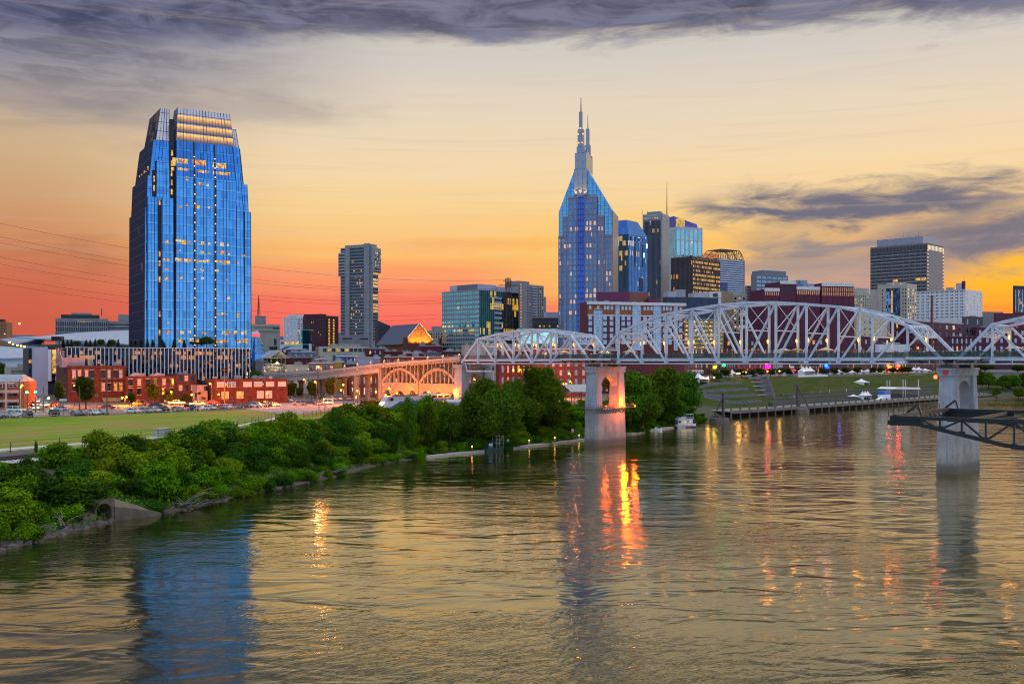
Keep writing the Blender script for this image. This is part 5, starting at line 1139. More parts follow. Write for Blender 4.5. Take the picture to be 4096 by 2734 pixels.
b = Bld('beige_block', 'blank tan block between the black glass block and the maroon one', 'building', 2872, 2881, 2932, 1163, 670, 20, mat('tan_stucco', (.45, .30, .19), .9), par=.2); b.end()
b = Bld('stone_block', 'small beige stone block with square windows beside the blank tan wall', 'building', 2926, 2931, 2986, 1173, 690, 20, STONE); b.grid('R', 3, b.z(1330), b.z(1185), 9, .4, .5, lit=.2); b.end()
b = Bld('office_block', 'small violet-grey block with round corner tower by the stepped blue-grey office', 'building', 2980, 2989, 3026, 1142, 830, 25, mat('violet_grey', (.24, .20, .28), .8)); b.floors('R', 9, b.z(1250), b.z(1144), .7, LAV, .3); b.end()
b = Bld('office_block', 'stepped blue-grey office block with ribbon windows left of the maroon block', 'office building', 3004, 3024, 3152, 1096, 800, 27, mat('blue_grey_concrete', (.20, .22, .27), .8, var=.1), par=.4)
n = 9
for i in range(n):
    for j in range(6): b.panel('R', 1+(b.LR-1)*j/6, (b.LR-1)*(j+1)/6-.6, b.z(1240-i*16), b.z(1240-i*16)+1.7, L_YEL if random.random() < .06 else G_WIN, 'window')
b.vol(b.LR*.28, b.LR, 3, 20, b.H-.3, b.z(1077), MATS['blue_grey_concrete'], par=.3); b.end()
# maroon block in three masses
b = Bld('maroon_block', 'huge windowless maroon block with white roof screens and amber window strips', 'building', 3130, 3186, 3280, 1146, 560, 14, MAROON, par=.2, LL=25)
W2 = upx(b, 3414); W0 = upx(b, 3060); W1 = upx(b, 3121)
b.vol(W0, W1, 1, 26, 0, b.z(1158), MAROON, par=.2); b.vol(W1, 0, .5, 26, 0, b.z(1127), MAROON, par=.2); b.vol(b.LR+1.0, W2, -1.0, 26, 0, b.z(1130), MAROON, par=.2)
AMB = glow_mat('amber_strip_window', (.9, .40, .16), .55, .5)
for x0, x1, za, zb, o in ((W0, W1, 1166, 1153, -1), (W1, 0, 1136, 1123, -.5), (0, b.LR, 1158, 1145, 0), (b.LR+1, W2, 1142, 1128, 1.0)): b.panel('R', x0, x1, b.z(za), b.z(zb), WFR, 'roof_screen', out=.3, base=-o)
for i in range(11): u = b.LR*(i+.5)/11; b.panel('R', u-.45, u+.45, b.z(1177), b.z(1160), AMB, 'window', out=.15)
for j in range(2):
    for i in range(15): u = b.LR+1+(W2-b.LR-1)*(i+.5)/15; b.panel('R', u-.4, u+.4, b.z(1162+j*18), b.z(1147+j*18), AMB, 'window', out=.15, base=-1.0)
for j in range(2):
    for i in range(5): u = W1+(0-W1)*(i+.5)/5; b.panel('R', u-.5, u+.5, b.z(1160+j*16), b.z(1147+j*16), G_DARK, 'window', out=.15, base=.5)
for i in range(7): u = W0+(W1-W0)*(i+.5)/7; b.panel('R', u-.4, u+.4, b.z(1182), b.z(1168), AMB, 'window', out=.15, base=1)
mb = MB()
for x0, x1, o, n in ((W0, W1, 1, 4), (W1, 0, .5, 4), (0, b.LR, 0, 6), (b.LR+1, W2, -1., 6)):
    for i in range(n+1): u = x0+(x1-x0)*i/n; mb.bx(max(u-.1, x0), min(u+.1, x1), o-.2, o, 0, b.z(1185))
mb.build('panel_joints', DBRICK, b.root)
b.box(4, 13, 5, 12, b.H-.2, b.z(1117), GREYM, 'plant_tower'); b.box(14, 20, 6, 12, b.H-.2, b.z(1130), LAV, 'plant_screen'); b.box(5, 9, 4, 8, b.z(1135), b.z(1119), glass('plant_glass', (.1, .2, .3), 1, 2), 'plant_glass'); b.end()
b = Bld('beige_block', 'plain beige block with yellow-lit windows right of the maroon block', 'building', 3405, 3413, 3486, 1172, 650, 17, BEIGE); b.grid('R', 8, b.z(1300), b.z(1178), 10, .4, .5, lit=.1); b.wins('R', [1.6, 3.2], [b.z(1200), b.z(1213)], 1.0, 1.4, g=L_YEL); b.vol(4, b.LR+3, 8, 20, 0, b.z(1148), BEIGE); b.end()
b = Bld('office_tower', 'broad dark brown office tower with pale grid and lavender rooftop block', 'skyscraper', 3482, 3709, 3775, 971, 760, 46, mat('taupe_concrete', (.20, .155, .14), .8, var=.1), par=.5)
n = 12; hf = (b.z(997)-b.z(1165))/n
TAU = MATS['taupe_concrete']
for i in range(n):
    for j in range(10):
        r = random.random(); m_ = L_YEL if r < .035 or (i == 3 and j in (0, 1)) else G_DARK
        b.panel('L', 1+(b.LL-1.4)*j/10+.35, 1+(b.LL-1.4)*(j+1)/10-.35, b.z(1165)+i*hf+hf*.28, b.z(1165)+i*hf+hf*.95, m_, 'window')
    for u0, u1 in ((.6, 3.6), (b.LR-3.6, b.LR-.6)): b.panel('R', u0, u1, b.z(1160)+i*hf+.8, b.z(1160)+i*hf+2.6, L_WHT, 'window')
b.piers('L', 40, b.z(997), b.z(976), .4, TAU, .5, name='attic_fins'); b.panel('L', .5, b.LL-.5, b.z(997), b.z(978), G_DARK, 'attic_glazing', out=.2); b.panel('R', .5, b.LR-.5, b.z(997), b.z(978), L_WHT, 'attic_glazing', out=.2); b.piers('R', 12, b.z(997), b.z(976), .6, TAU, .5, name='attic_fins')
b.floors('L', n, b.z(1165), b.z(997), .5, BEIGE, .35, name='pale_sills'); b.piers('L', 10, b.z(1165), b.z(997), .5, TAU, .4, name='pilasters'); b.panel('R', 4.2, b.LR-4.2, 0, b.z(1000), mat('taupe_panel', (.31, .27, .26), .8), 'blank_panel', out=.3)
b.box(2.5, b.LR-2, 6, b.LL-7, b.H-.4, b.z(942), mat('lavender_plant', (.32, .33, .42), .6), 'penthouse')
mb = MB()
for u, h in ((30, 7), (24, 3), (12, 6), (10, 4), (16, 3)): mb.tube([(4, u, b.z(942)), (4, u, b.z(942)+h)], .18, 5)
mb.build('antennas', STEEL, b.root); b.end()
b = Bld('apartment_block', 'beige apartment block with a dark blue glass strip and lit stair', 'apartment building', 3510, 3628, 3667, 1132, 620, 46, BEIGE, par=.4)
UL2 = lambda px: upx(b, px, 'L')
b.box(-.2, 0, UL2(3601), UL2(3545), b.z(1262), b.z(1149), glass('strip_glass', (.14, .24, .46), 1.3, 3.4, wob=.03), 'blue_glass_strip'); b.box(-.35, -.2, UL2(3571), UL2(3565), b.z(1250), b.z(1158), glow_mat('lit_stair', (1, .55, .06), 1.2, .8), 'lit_stair')
b.wins('L', [UL2(3530), UL2(3612), UL2(3622)], [b.z(1160+14*k) for k in range(9)], 1.1, 1.7); b.grid('R', 4, b.z(1290), b.z(1150), 10, .45, .5, lit=.45); b.box(1, 8, 4, 22, b.H-.4, b.z(1128), LAV, 'plant_room')
for u in (6, 14): MB().bx(-.5, 0, u, u+.6, b.H-.5, b.H).build('roof_lamp', DOT, b.root)
b.vol(2, b.LR, b.LL, b.LL+9, 0, b.z(1150), BEIGE); b.end()
b = Bld('white_block', 'white office block with many small paired dark windows behind the right truss', 'office building', 3660, 3862, 3930, 1156, 600, 47, WHITE, par=.5)
for j in range(9):
    for i in range(10):
        u = 1.4+(b.LL-2.2)*(i+.5)/10; v = b.z(1268-j*12.6)+.2
        for du in (-.85, .85): b.wins('L', [u+du], [v], 1.1, 1.25)
for j in range(8): b.wins('R', [b.LR*(i+.5)/5+dd for i in range(5) for dd in (-.6, .6)], [b.z(1262-j*13)], .8, 1.2, lit=.3)
b.floors('L', 1, b.H-1.2, b.H, .5, WFR, .5, name='cornice'); b.box(2, 7, 5, 11, b.H-.4, b.z(1130), LAV, 'plant_room'); b.box(2, 6, 14, 22, b.H-.4, b.z(1146), GREYM, 'plant_room'); b.box(3, 6, -1+3, 5, b.H-.4, b.z(1122), MAROON, 'lift_house'); MB().tube([(4.5, 3, b.z(1122)), (4.5, 3, b.z(1102))], .12, 5).build('antenna', STEEL, b.root); b.end()
b = Bld('office_tower', 'white-ribbed tower cut off by the right picture edge', 'office building', 4052, 4060, 4170, 1142, 640, 18, BLK, par=.5)
b.panel('R', 0, b.LR, b.z(1247), b.z(1156), glass('edge_glass', (.06, .08, .14), 1.2, 3.4, lit=.3, litc=(1, .6, .1), lits=.9), 'curtain_wall'); b.piers('R', 8, b.z(1247), b.z(1158), .7, WFR, .6, name='white_ribs'); b.panel('R', 0, b.LR, b.z(1156), b.z(1143), DGREY, 'roof_band', out=.3); b.end()
b = Bld('concrete_block', 'grey concrete block with a pink-lit parapet by the white office block', 'building', 3925, 3932, 4012, 1246, 720, 15, CONC, par=.3); b.piers('R', 14, b.z(1300), b.H-.5, .3, CONC, .3); b.end()
b = Bld('maroon_warehouse', 'flat maroon warehouse at the right edge below the ribbed tower', 'building', 3975, 3984, 4200, 1252, 570, 13, mat('wine_brick', (.17, .02, .05), .9, var=.2)); b.panel('R', 1, 12, b.z(1274), b.z(1264), G_DARK, 'window_band'); b.panel('R', 14, 30, b.z(1274), b.z(1264), G_DARK, 'window_band'); b.wins('R', [7, 19], [b.z(1273)], 1, 1, g=L_YEL); b.end()
b = Bld('cream_block', 'cream windowless block seen through the right half of the main truss', 'building', 3405, 3426, 3548, 1252, 570, 24, mat('warm_cream', (.66, .56, .38), .9, var=.12, scale=.3, streak=.1), par=.3)
b.floors('R', 5, b.z(1340), b.z(1262), .25, BEIGE, .12, name='joints'); b.wins('R', [3, 10, 16], [b.z(1290), b.z(1318), b.z(1340)], 1.2, 1.2, fr=BLK); b.wins('R', [11.5], [b.z(1300)], 1, 1.5, g=L_YEL); b.end()
b = Bld('parking_garage', 'multi-storey parking garage with yellow-lit decks behind the main truss', 'parking garage', 2722, 2732, 2895, 1272, 575, 14, mat('garage_concrete', (.30, .26, .18), .9))
for k in range(7):
    za = b.z(1392-k*17); b.panel('R', 1, b.LR-1, za, za+1.0, glow_mat('garage_light', (1, .55, .06), .75, .9), 'lit_deck'); 
    for i in range(9):
        if random.random() < .6: u = 2+(b.LR-4)*(i+random.random()*.5)/9; b.panel('R', u, u+.6, za+.75, za+1.15, glow_mat('garage_lamp', (1, .55, .08), 5, .1), 'deck_lamp', out=.3)
b.piers('R', 8, b.z(1400), b.H, .5, MATS['garage_concrete'], .3, name='columns'); b.end()
# dark brick quarter at the right, in layers
rowd = [
 ('brick_warehouse', 'long dark brick warehouse with pale parapet below the white office block', 3560, 3655, 3862, 1280, 540, 44, mat('plum_brick', (.11, .022, .05), .9, var=.3, scale=.6), 7, 5),
 ('stone_warehouse', 'dark stone warehouse with arched windows beside the pale-parapet brick one', 3848, 3862, 3932, 1266, 548, 15, mat('dark_stone', (.13, .11, .12), .9, var=.3), 5, 5),
 ('brick_block', 'wide dark brick block with tall windows at the right picture edge', 3885, 3905, 4160, 1308, 500, 20, mat('plum_brick', (.11, .022, .05), .9), 9, 4),
 ('brick_block', 'dark brick block behind the red navigation lamps', 3390, 3430, 3560, 1345, 545, 40, MATS['plum_brick'], 6, 3),
 ('brick_block', 'plum brick block with arched windows behind the umbrellas', 3275, 3300, 3430, 1360, 540, 40, DBRICK, 7, 2),
 ('brick_block', 'low dark block with grey rooftop units behind the main truss', 3040, 3060, 3300, 1345, 560, 25, mat('plum_dark', (.09, .03, .06), .9), 8, 3),
 ('brick_block', 'brown block left of the low dark rooftop-unit block', 2880, 2900, 3070, 1325, 585, 20, DBRICK, 7, 4),
 ('brick_block', 'dark brick block topped by a white shed under the right end post', 3555, 3580, 3725, 1395, 500, 35, MATS['plum_brick'], 6, 3),
 ('brick_block', 'narrow brick block with a metal gable behind the gap between trusses', 3700, 3722, 3800, 1352, 500, 30, DBRICK, 4, 4),
 ('brick_block', 'brick block with arched lit windows right of the gap between trusses', 3790, 3800, 3912, 1345, 510, 20, MATS['plum_brick'], 6, 3)]
for nm, lb, xl, xc, xr, yt, d, phi, m_, nx, nz in rowd:
    b = Bld(nm, lb, 'brick building', xl, xc, xr, yt, d, phi, m_, roof=random.choice([LROOF, DGREY, LROOF]))
    zb_ = max(.8, b.z(1440)); b.grid('R', nx, zb_, b.H-1.2, nz, .32, .55, fr=None, lit=.10, blind=.15, g=G_WIN if random.random() < .5 else G_DARK, arch='arched' in lb)
    if xc-xl > 15: b.grid('L', max(2, int(b.LL/4)), zb_, b.H-1.2, nz, .32, .55, lit=.06, blind=.1)
    b.floors('R', 1, b.H-.9, b.H, .5, WFR if 'pale parapet' in lb else BRICK2, .35, name='cornice'); b.clutter(5); b.end()
b = Bld('white_sign_shed', 'white canopy shed with curved steel ribs on a rooftop behind the truss', 'rooftop shed', 3500, 3514, 3640, 1376, 760, 20, WHITE, z0=24, par=.2)
mb = MB()
for i in range(9): x = 6+i*1.6; mb.tube([(x, -2, b.H), (x+1, 0, b.H+1.0), (x+1.5, 4, b.H+1.2)], .12, 4)
mb.build('curved_ribs', WFR, b.root); b.end()
# ---- the brick row along First Avenue, seen under the bridge
Pr = Vector((63-18, 547+14)); dr = Vector((.69, .724))
def rowpt(px):
    k = (px-CX)/F; t = (k*Pr.y-Pr.x)/(dr.x-k*dr.y); return Pr+dr*t
ROW = [(2745, 2812, 1415, BRICK2, 'brick row house with white fascia and grey awnings beside the riverside trees', 'white'), (2814, 2860, 1400, BRICK, 'brick row house with three amber upper windows', 'amber'), (2861, 2903, 1405, DBRICK, 'dark brick row house with a black carriage arch', 'dark'),
       (2904, 2943, 1400, BRICK2, 'brick row house with orange upper and blue lower arched windows', 'arch'), (2945, 3092, 1398, mat('crimson_brick', (.30, .03, .035), .9, var=.2), 'wide crimson row house with orange uplights between its windows', 'uplit'), (3093, 3131, 1402, mat('victorian_paint', (.55, .45, .5), .7), 'pale Victorian row house with white arched window hoods', 'hood'),
       (3132, 3200, 1400, mat('mulberry_brick', (.17, .025, .045), .9), 'mulberry row house with red neon signs and a white board', 'neon'), (3201, 3238, 1398, mat('dark_stone', (.13, .11, .12), .9), 'narrow stone row house with three arched windows', 'arch'), (3239, 3292, 1400, MATS['plum_brick'], 'plum row house with tall narrow windows next to the stone one', 'tall'),
       (3293, 3345, 1399, DBRICK, 'brick row house above the left white tents', 'tall'), (3346, 3402, 1402, MATS['plum_brick'], 'plum brick row house lit by a blue sign', 'blue'), (3403, 3470, 1397, BRICK2, 'row house with closely spaced tall windows near the lit kiosk', 'tall'), (3471, 3545, 1400, DBRICK, 'row house behind the two bright street lamps', 'tall'),
       (3546, 3625, 1398, MATS['plum_brick'], 'brick row house behind the orange-lit entrance', 'tall'), (3626, 3720, 1401, DBRICK, 'brick row house left of the right bridge pier', 'dark'), (3722, 3850, 1420, MATS['plum_brick'], 'brick row house hidden behind the right bridge pier', 'tall')]
NEON = glow_mat('red_neon', (1, .03, .02), 9, .1)
for a, c, yt, m_, lb, st in ROW:
    p0, p1 = rowpt(a), rowpt(c); L_ = (p1-p0).length; zg = z1(*p0)-.4
    b = Bld.__new__(Bld); b.d = p0.y; b.LR = L_; b.LL = 22; b.z0 = zg; b.H = CH-(yt-HZ)/F*p0.y-zg; b.nw = 0; b.over = MB(); b.overm = []
    b.root = thing('row_house', lb, 'brick building', (p0.x, p0.y, zg), atan2(dr.y, dr.x), 'brick row facing the riverfront park')
    b.vol(0, L_, 0, 22, 0, b.H, m_, roof=random.choice([LROOF, DGREY]), par=.8); n = max(3, round(L_/3.0))
    if st == 'uplit': n = 7
    us = [L_*(i+.5)/n for i in range(n)]; zs = [b.z(1494), b.z(1470), b.z(1448), b.z(1428), b.z(1412)]
    for j, z_ in enumerate(zs):
        b.wins('R', us, [z_], 1.15, 2.4 if st != 'tall' else 2.9, fr=WFR if st in ('uplit', 'hood', 'white') else None, arch=st in ('arch', 'hood') or (st == 'tall' and j % 2 == 0), g=G_WIN if st in ('arch',) and j == 1 else G_DARK,
               lit=.85 if (st == 'amber' and j == 2) or (st == 'arch' and j == 2 and a < 3000) else (.10 if j else .3), blind=.1, lits=[L_ORG, L_YEL])
    b.panel('R', 0, L_, b.H-1.3, b.H-.4, WFR if st in ('white', 'hood') else BRICK2, 'cornice', out=.5)
    b.panel('R', .2, L_-.2, b.z(1503), b.z(1499), mat('dark_shopfront', (.03, .02, .025), .5), 'shopfront', out=.15)
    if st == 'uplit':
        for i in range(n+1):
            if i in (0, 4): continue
            u = L_*i/n; MB().hexa([(max(u, .3)-.42, -.16, b.z(1498)), (max(u, .3)+.42, -.16, b.z(1498)), (max(u, .3)+.42, -.02, b.z(1498)), (max(u, .3)-.42, -.02, b.z(1498))], [(max(u, .3)-.1, -.16, b.z(1472)), (max(u, .3)+.1, -.16, b.z(1472)), (max(u, .3)+.1, -.02, b.z(1472)), (max(u, .3)-.1, -.02, b.z(1472))]).build('painted_uplight_wash', glow_mat('orange_uplight_wash', (1, .14, .02), 1.3, .3), b.root)  # uplight wash on the wall painted as glowing tapered sheets
    if st == 'neon':
        for u0, u1 in ((2, 9), (13, 18)): b.panel('R', u0, u1, b.z(1481), b.z(1479), NEON, 'neon_sign', out=.5)
        b.panel('R', L_*.40, L_*.62, b.z(1473), b.z(1463), WFR, 'white_board', out=.4)
    if st == 'white': b.panel('R', 0, L_, b.z(1485), b.z(1480), WFR, 'fascia', out=.4); b.panel('R', 1, 7, b.z(1494), b.z(1488), GREYM, 'awning', out=1.2); b.panel('R', 9, L_-1, b.z(1494), b.z(1488), GREYM, 'awning', out=1.2)
    if st == 'blue': b.panel('R', 2, 6, b.z(1452), b.z(1446), glow_mat('blue_sign', (.02, .10, 1), 14, .1), 'blue_sign', out=.6)
    for px_, c_, nm_ in ((2858, (.6, 1, 0), 'lime'), (3070, (1, 0, .18), 'magenta'), (3307, (0, .002, 1), 'cobalt'), (3557, (1, .02, 0), 'scarlet'), (3590, (1, 0, 0), 'crimson')):
        if a <= px_ <= c: u = upx(b, px_); b.panel('R', u-(1.2 if nm_ == 'lime' else 2.6), u+(1.2 if nm_ == 'lime' else 2.6), b.z(1472), b.z(1464), glow_mat(nm_+'_neon_sign', c_, 40 if nm_ == 'lime' else 120, .1), 'neon_sign', out=.7)
    if 'orange-lit entrance' in lb: b.panel('R', 2, 7, b.z(1500), b.z(1484), glow_mat('orange_entrance', (1, .22, .02), 1.6, .5), 'lit_entrance', out=.4)
    b.end()
# ---- low roofs between the towers and the viaduct
LOW = [(1055, 1064, 1250, 1426, 480, 24, DBRICK, 'long maroon flat-roofed block below the green hall', 0), (1246, 1256, 1308, 1432, 462, 20, mat('orange_stucco', (.55, .13, .06), .9), 'small orange-red stucco block in the low roofs', 0), (1046, 1056, 1130, 1464, 430, 22, BEIGE, 'two-storey beige brick house left of the stair pavilion', 4),
       (1130, 1145, 1234, 1458, 440, 20, CREAM, 'long cream wall behind the viaduct lamps', 0), (1225, 1234, 1336, 1449, 450, 20, PBRICK, 'pink brick arcade with lit arches above the viaduct', 5), (1330, 1336, 1377, 1443, 455, 20, mat('ochre_stucco', (.60, .36, .07), .9), 'ochre yellow block beside the pink arcade', 0),
       (1370, 1378, 1430, 1451, 452, 22, DGREY, 'dark tar-roofed block right of the ochre one', 0), (1420, 1428, 1492, 1426, 470, 20, LAV, 'white metal-clad block among the low roofs', 0), (1482, 1490, 1540, 1428, 474, 20, GREYM, 'blank slate-grey block right of the white metal-clad block', 0),
       (1330, 1342, 1432, 1419, 500, 18, mat('navy_panel', (.06, .08, .22), .6), 'navy low block with white roof edges', 5), (1150, 1163, 1262, 1404, 520, 22, mat('mauve_panel', (.22, .20, .30), .7), 'mauve flat-roofed block in front of the green hall', 3), (1458, 1468, 1552, 1391, 545, 24, MAROON, 'maroon brick block below the pale convention hall', 4),
       (1525, 1536, 1612, 1405, 520, 20, DBRICK, 'brown brick block with a large roof fan', 0), (1596, 1604, 1704, 1408, 540, 18, mat('raspberry_brick', (.20, .03, .06), .9), 'raspberry red block left of the stone parapet', 0), (1664, 1676, 1768, 1380, 590, 20, mat('wine_brick', (.17, .02, .05), .9), 'wine red block below the orange gable', 0),
       (1694, 1702, 1776, 1408, 530, 16, mat('mauve_stone', (.20, .19, .23), .9), 'low stone parapet block among the red roofs', 6), (1764, 1773, 1858, 1402, 530, 16, BRICK, 'bright red brick cornice block left of the beige house', 8), (1846, 1858, 2036, 1379, 490, 18, mat('beige_brick', (.52, .42, .33), .9, var=.15), 'beige stone-fronted house seen through the left truss', 7),
       (1522, 1536, 1875, 1424, 430, 20, mat('umber_brick', (.17, .065, .045), .9, var=.3), 'long umber brick warehouse right behind the viaduct arches', 12), (1385, 1396, 1545, 1488, 405, 26, mat('umber_brick', (.17, .065, .045), .9), 'umber brick house behind the double arches with white windows', 6),
       (1984, 1996, 2130, 1398, 420, 25, BRICK, 'orange-lit red brick building behind the tall dark tree', 6), (2118, 2132, 2352, 1392, 455, 24, BRICK2, 'four-storey brick building left of the left bridge pier', 7), (2340, 2352, 2480, 1398, 500, 20, DBRICK, 'dark brick building behind the left pier columns', 6),
       (2470, 2484, 2750, 1432, 560, 18, mat('rose_brick', (.30, .10, .10), .9), 'low pinkish block behind the riverside trees', 8), (1010, 1022, 1066, 1442, 470, 24, mat('grey_stucco', (.3, .3, .34), .9), 'blank grey block right of the podium end', 0), (2230, 2240, 2352, 1345, 520, 18, mat('mauve_panel', (.22, .20, .30), .7), 'mauve block between the atrium and the brick hotel', 4)]
for xl, xc, xr, yt, d, phi, m_, lb, nx in LOW:
    b = Bld('low_block', lb, 'building', xl, xc, xr, yt, d, phi, m_, roof=random.choice([LROOF, DGREY, LROOF, mat('tar_roofing', (.1, .09, .1), .9)]), par=.5)
    big = 'umber' in lb or 'pier' in lb or 'dark tree' in lb or 'house' in lb or 'rose' in m_.name
    if nx:
        zl = max(.8, b.z(1590)) if big else b.H-4.2; nz = max(1, int((b.H-1-zl)/3.9)) if big else 1
        b.grid('R', nx, zl, b.H-1.0, nz, .34, .6, fr=WFR if 'white windows' in lb or 'umber' in lb else None, g=G_WIN, lit=.5 if 'arcade' in lb else .14, blind=.2, arch='arcade' in lb)
    if 'white roof edges' in lb: b.panel('R', 0, b.LR, b.H-.9, b.H-.1, WFR, 'roof_edge', out=.4)
    else: b.panel('R', 0, b.LR, b.H-.5, b.H-.05, random.choice([WFR, BEIGE, m_]), 'coping', out=.2)
    b.clutter(6 if d < 560 else 3); b.end()
at2 = thing('glass_atrium', 'stepped turquoise glass skylight atrium behind the left truss', 'atrium', gd(2010, 500)); zb_ = at2.location.z; zc = lambda y: CH-(y-HZ)/F*500-zb_; xw = lambda px: PX(px, 500)-at2.location.x
SKY_ = glass('skylight_glass', (.18, .42, .47), 1.6, 1.6, wob=.05, tilt=.4, sp=.08, spc=(.2, .4, .45), rough=.15)
MB().hexa([(xw(2075), 0, zc(1373)), (xw(2232), 0, zc(1373)), (xw(2232), 16, zc(1373)), (xw(2075), 16, zc(1373))], [(xw(2085), 8, zc(1318)), (xw(2232), 8, zc(1318)), (xw(2232), 16, zc(1318)), (xw(2085), 16, zc(1318))]).build('sloped_skylight', SKY_, at2)
MB().bx(xw(2000), xw(2232), 6, 18, 0, zc(1374)).build('wall', GREYM, at2); MB().bx(xw(2070), xw(2236), 8.2, 17, zc(1320), zc(1311)).build('upper_skylight', SKY_, at2)
# far background blocks along the skyline so that no bare ground shows between the towers
for i, (x0, x1, yt, d) in enumerate([(-60, 130, 1338, 1150), (560, 640, 1340, 1180), (1060, 1140, 1345, 1100), (1340, 1380, 1330, 1200), (1500, 1580, 1318, 1150), (1560, 1640, 1322, 1250), (1730, 1790, 1305, 1200), (2170, 2240, 1300, 1100), (2930, 3060, 1260, 1100), (3380, 3500, 1215, 1050), (3860, 4060, 1300, 1000), (4020, 4200, 1330, 950)]):
    b = Bld('distant_block', f'hazy low block far back on the skyline, {ordn(i)} from the left', 'building', x0-4, x0, x1, yt, d, 14, [CONC, DBRICK, mat('mauve_panel', (.22, .20, .30), .7)][i % 3], par=.3, group='distant blocks on the skyline'); b.bands('R', 3, b.H*.4, b.H-1.5, .4, G_DARK, 1, b.LR-1); b.end()
# ------------------------------------------------------------------ the steel truss footbridge
PAINT = mat('white_bridge_paint', (.56, .64, .76), .5, var=.2, scale=.8, streak=.25); PCON = mat('pier_concrete', (.40, .43, .49), .9, var=.22, scale=.35, streak=.55, bump=.15)
PBAS = mat('pier_base_concrete', (.42, .41, .40), .9, var=.3, scale=.3, streak=.6, bump=.2)
_t = NT(PBAS.node_tree); _b = _t.n['Principled BSDF']; _l = _b.inputs['Base Color'].links[0].from_socket; _o = _t.add('ShaderNodeTexCoord').outputs['Object']; _z = _t.m('ADD', _t.sep(_o)[2], _t.m('MULTIPLY', _t.m('SUBTRACT', _t.noise(_o, .7, 5, .7), .5), 1.6)); _t.put(_b.inputs['Base Color'], _t.mix(_t.ss(_z, 2.9, 1.3, 0, .8), _t.mix(_t.ss(_z, 5.5, 2.5, 0, .35), _l, (.22, .19, .14, 1)), (.12, .10, .075, 1)))
RAILG = mat('green_railing', (.05, .10, .09), .5, var=.2); DECK = mat('bridge_deck_concrete', (.4, .4, .4), .9); RUST = mat('rusty_steel', (.14, .05, .025), .8, var=.4, scale=1.)
MESHG = bpy.data.materials.new('railing_mesh'); MESHG.use_nodes = True
_t = NT(MESHG.node_tree); _b = _t.n['Principled BSDF']; _b.inputs['Base Color'].default_value = (.035, .065, .06, 1); _b.inputs['Roughness'].default_value = .4; _b.inputs['Alpha'].default_value = .38
EB = Vector((.7171, -.6970, 0)); NB = Vector((.6970, .7171, 0)); OB = Vector((24.8, 297, 0)); WB = 11.5; BR = atan2(EB.y, EB.x)
def bp(L, n, z): return OB+EB*L+NB*n+Vector((0, 0, z))
ZC, ZD = 24.75, 26.2          # bottom chord, deck level
LAMPG = glow_mat('lamp_globe', (1, .42, .07), 2.6, .05)
def lamp_light(parent, loc, e, c=(1, .40, .05), r=.6):
    ld = bpy.data.lights.new('lamp_light', 'POINT'); ld.energy = e; ld.color = c; ld.shadow_soft_size = r
    o = bpy.data.objects.new('lamp_light', ld); col.objects.link(o); o.parent = parent; o.location = loc; return o
def lat(mb, a, b, w_, n, t=.12):
    """laced member: two flanges with zig-zag lacing between"""
    a, b = Vector(a), Vector(b); d = (b-a).normalized(); s_ = Vector((0, 1, 0)) if abs(d.y) < .7 else Vector((0, 0, 1)); s_ = (s_-d*s_.dot(d)).normalized()*w_/2
    mb.beam(a+s_, b+s_, t, t*1.6); mb.beam(a-s_, b-s_, t, t*1.6)
    for i in range(n):
        p = a.lerp(b, i/n); q = a.lerp(b, (i+1)/n); k = 1 if i % 2 else -1
        mb.beam(p+s_*k, q-s_*k, t*.6)
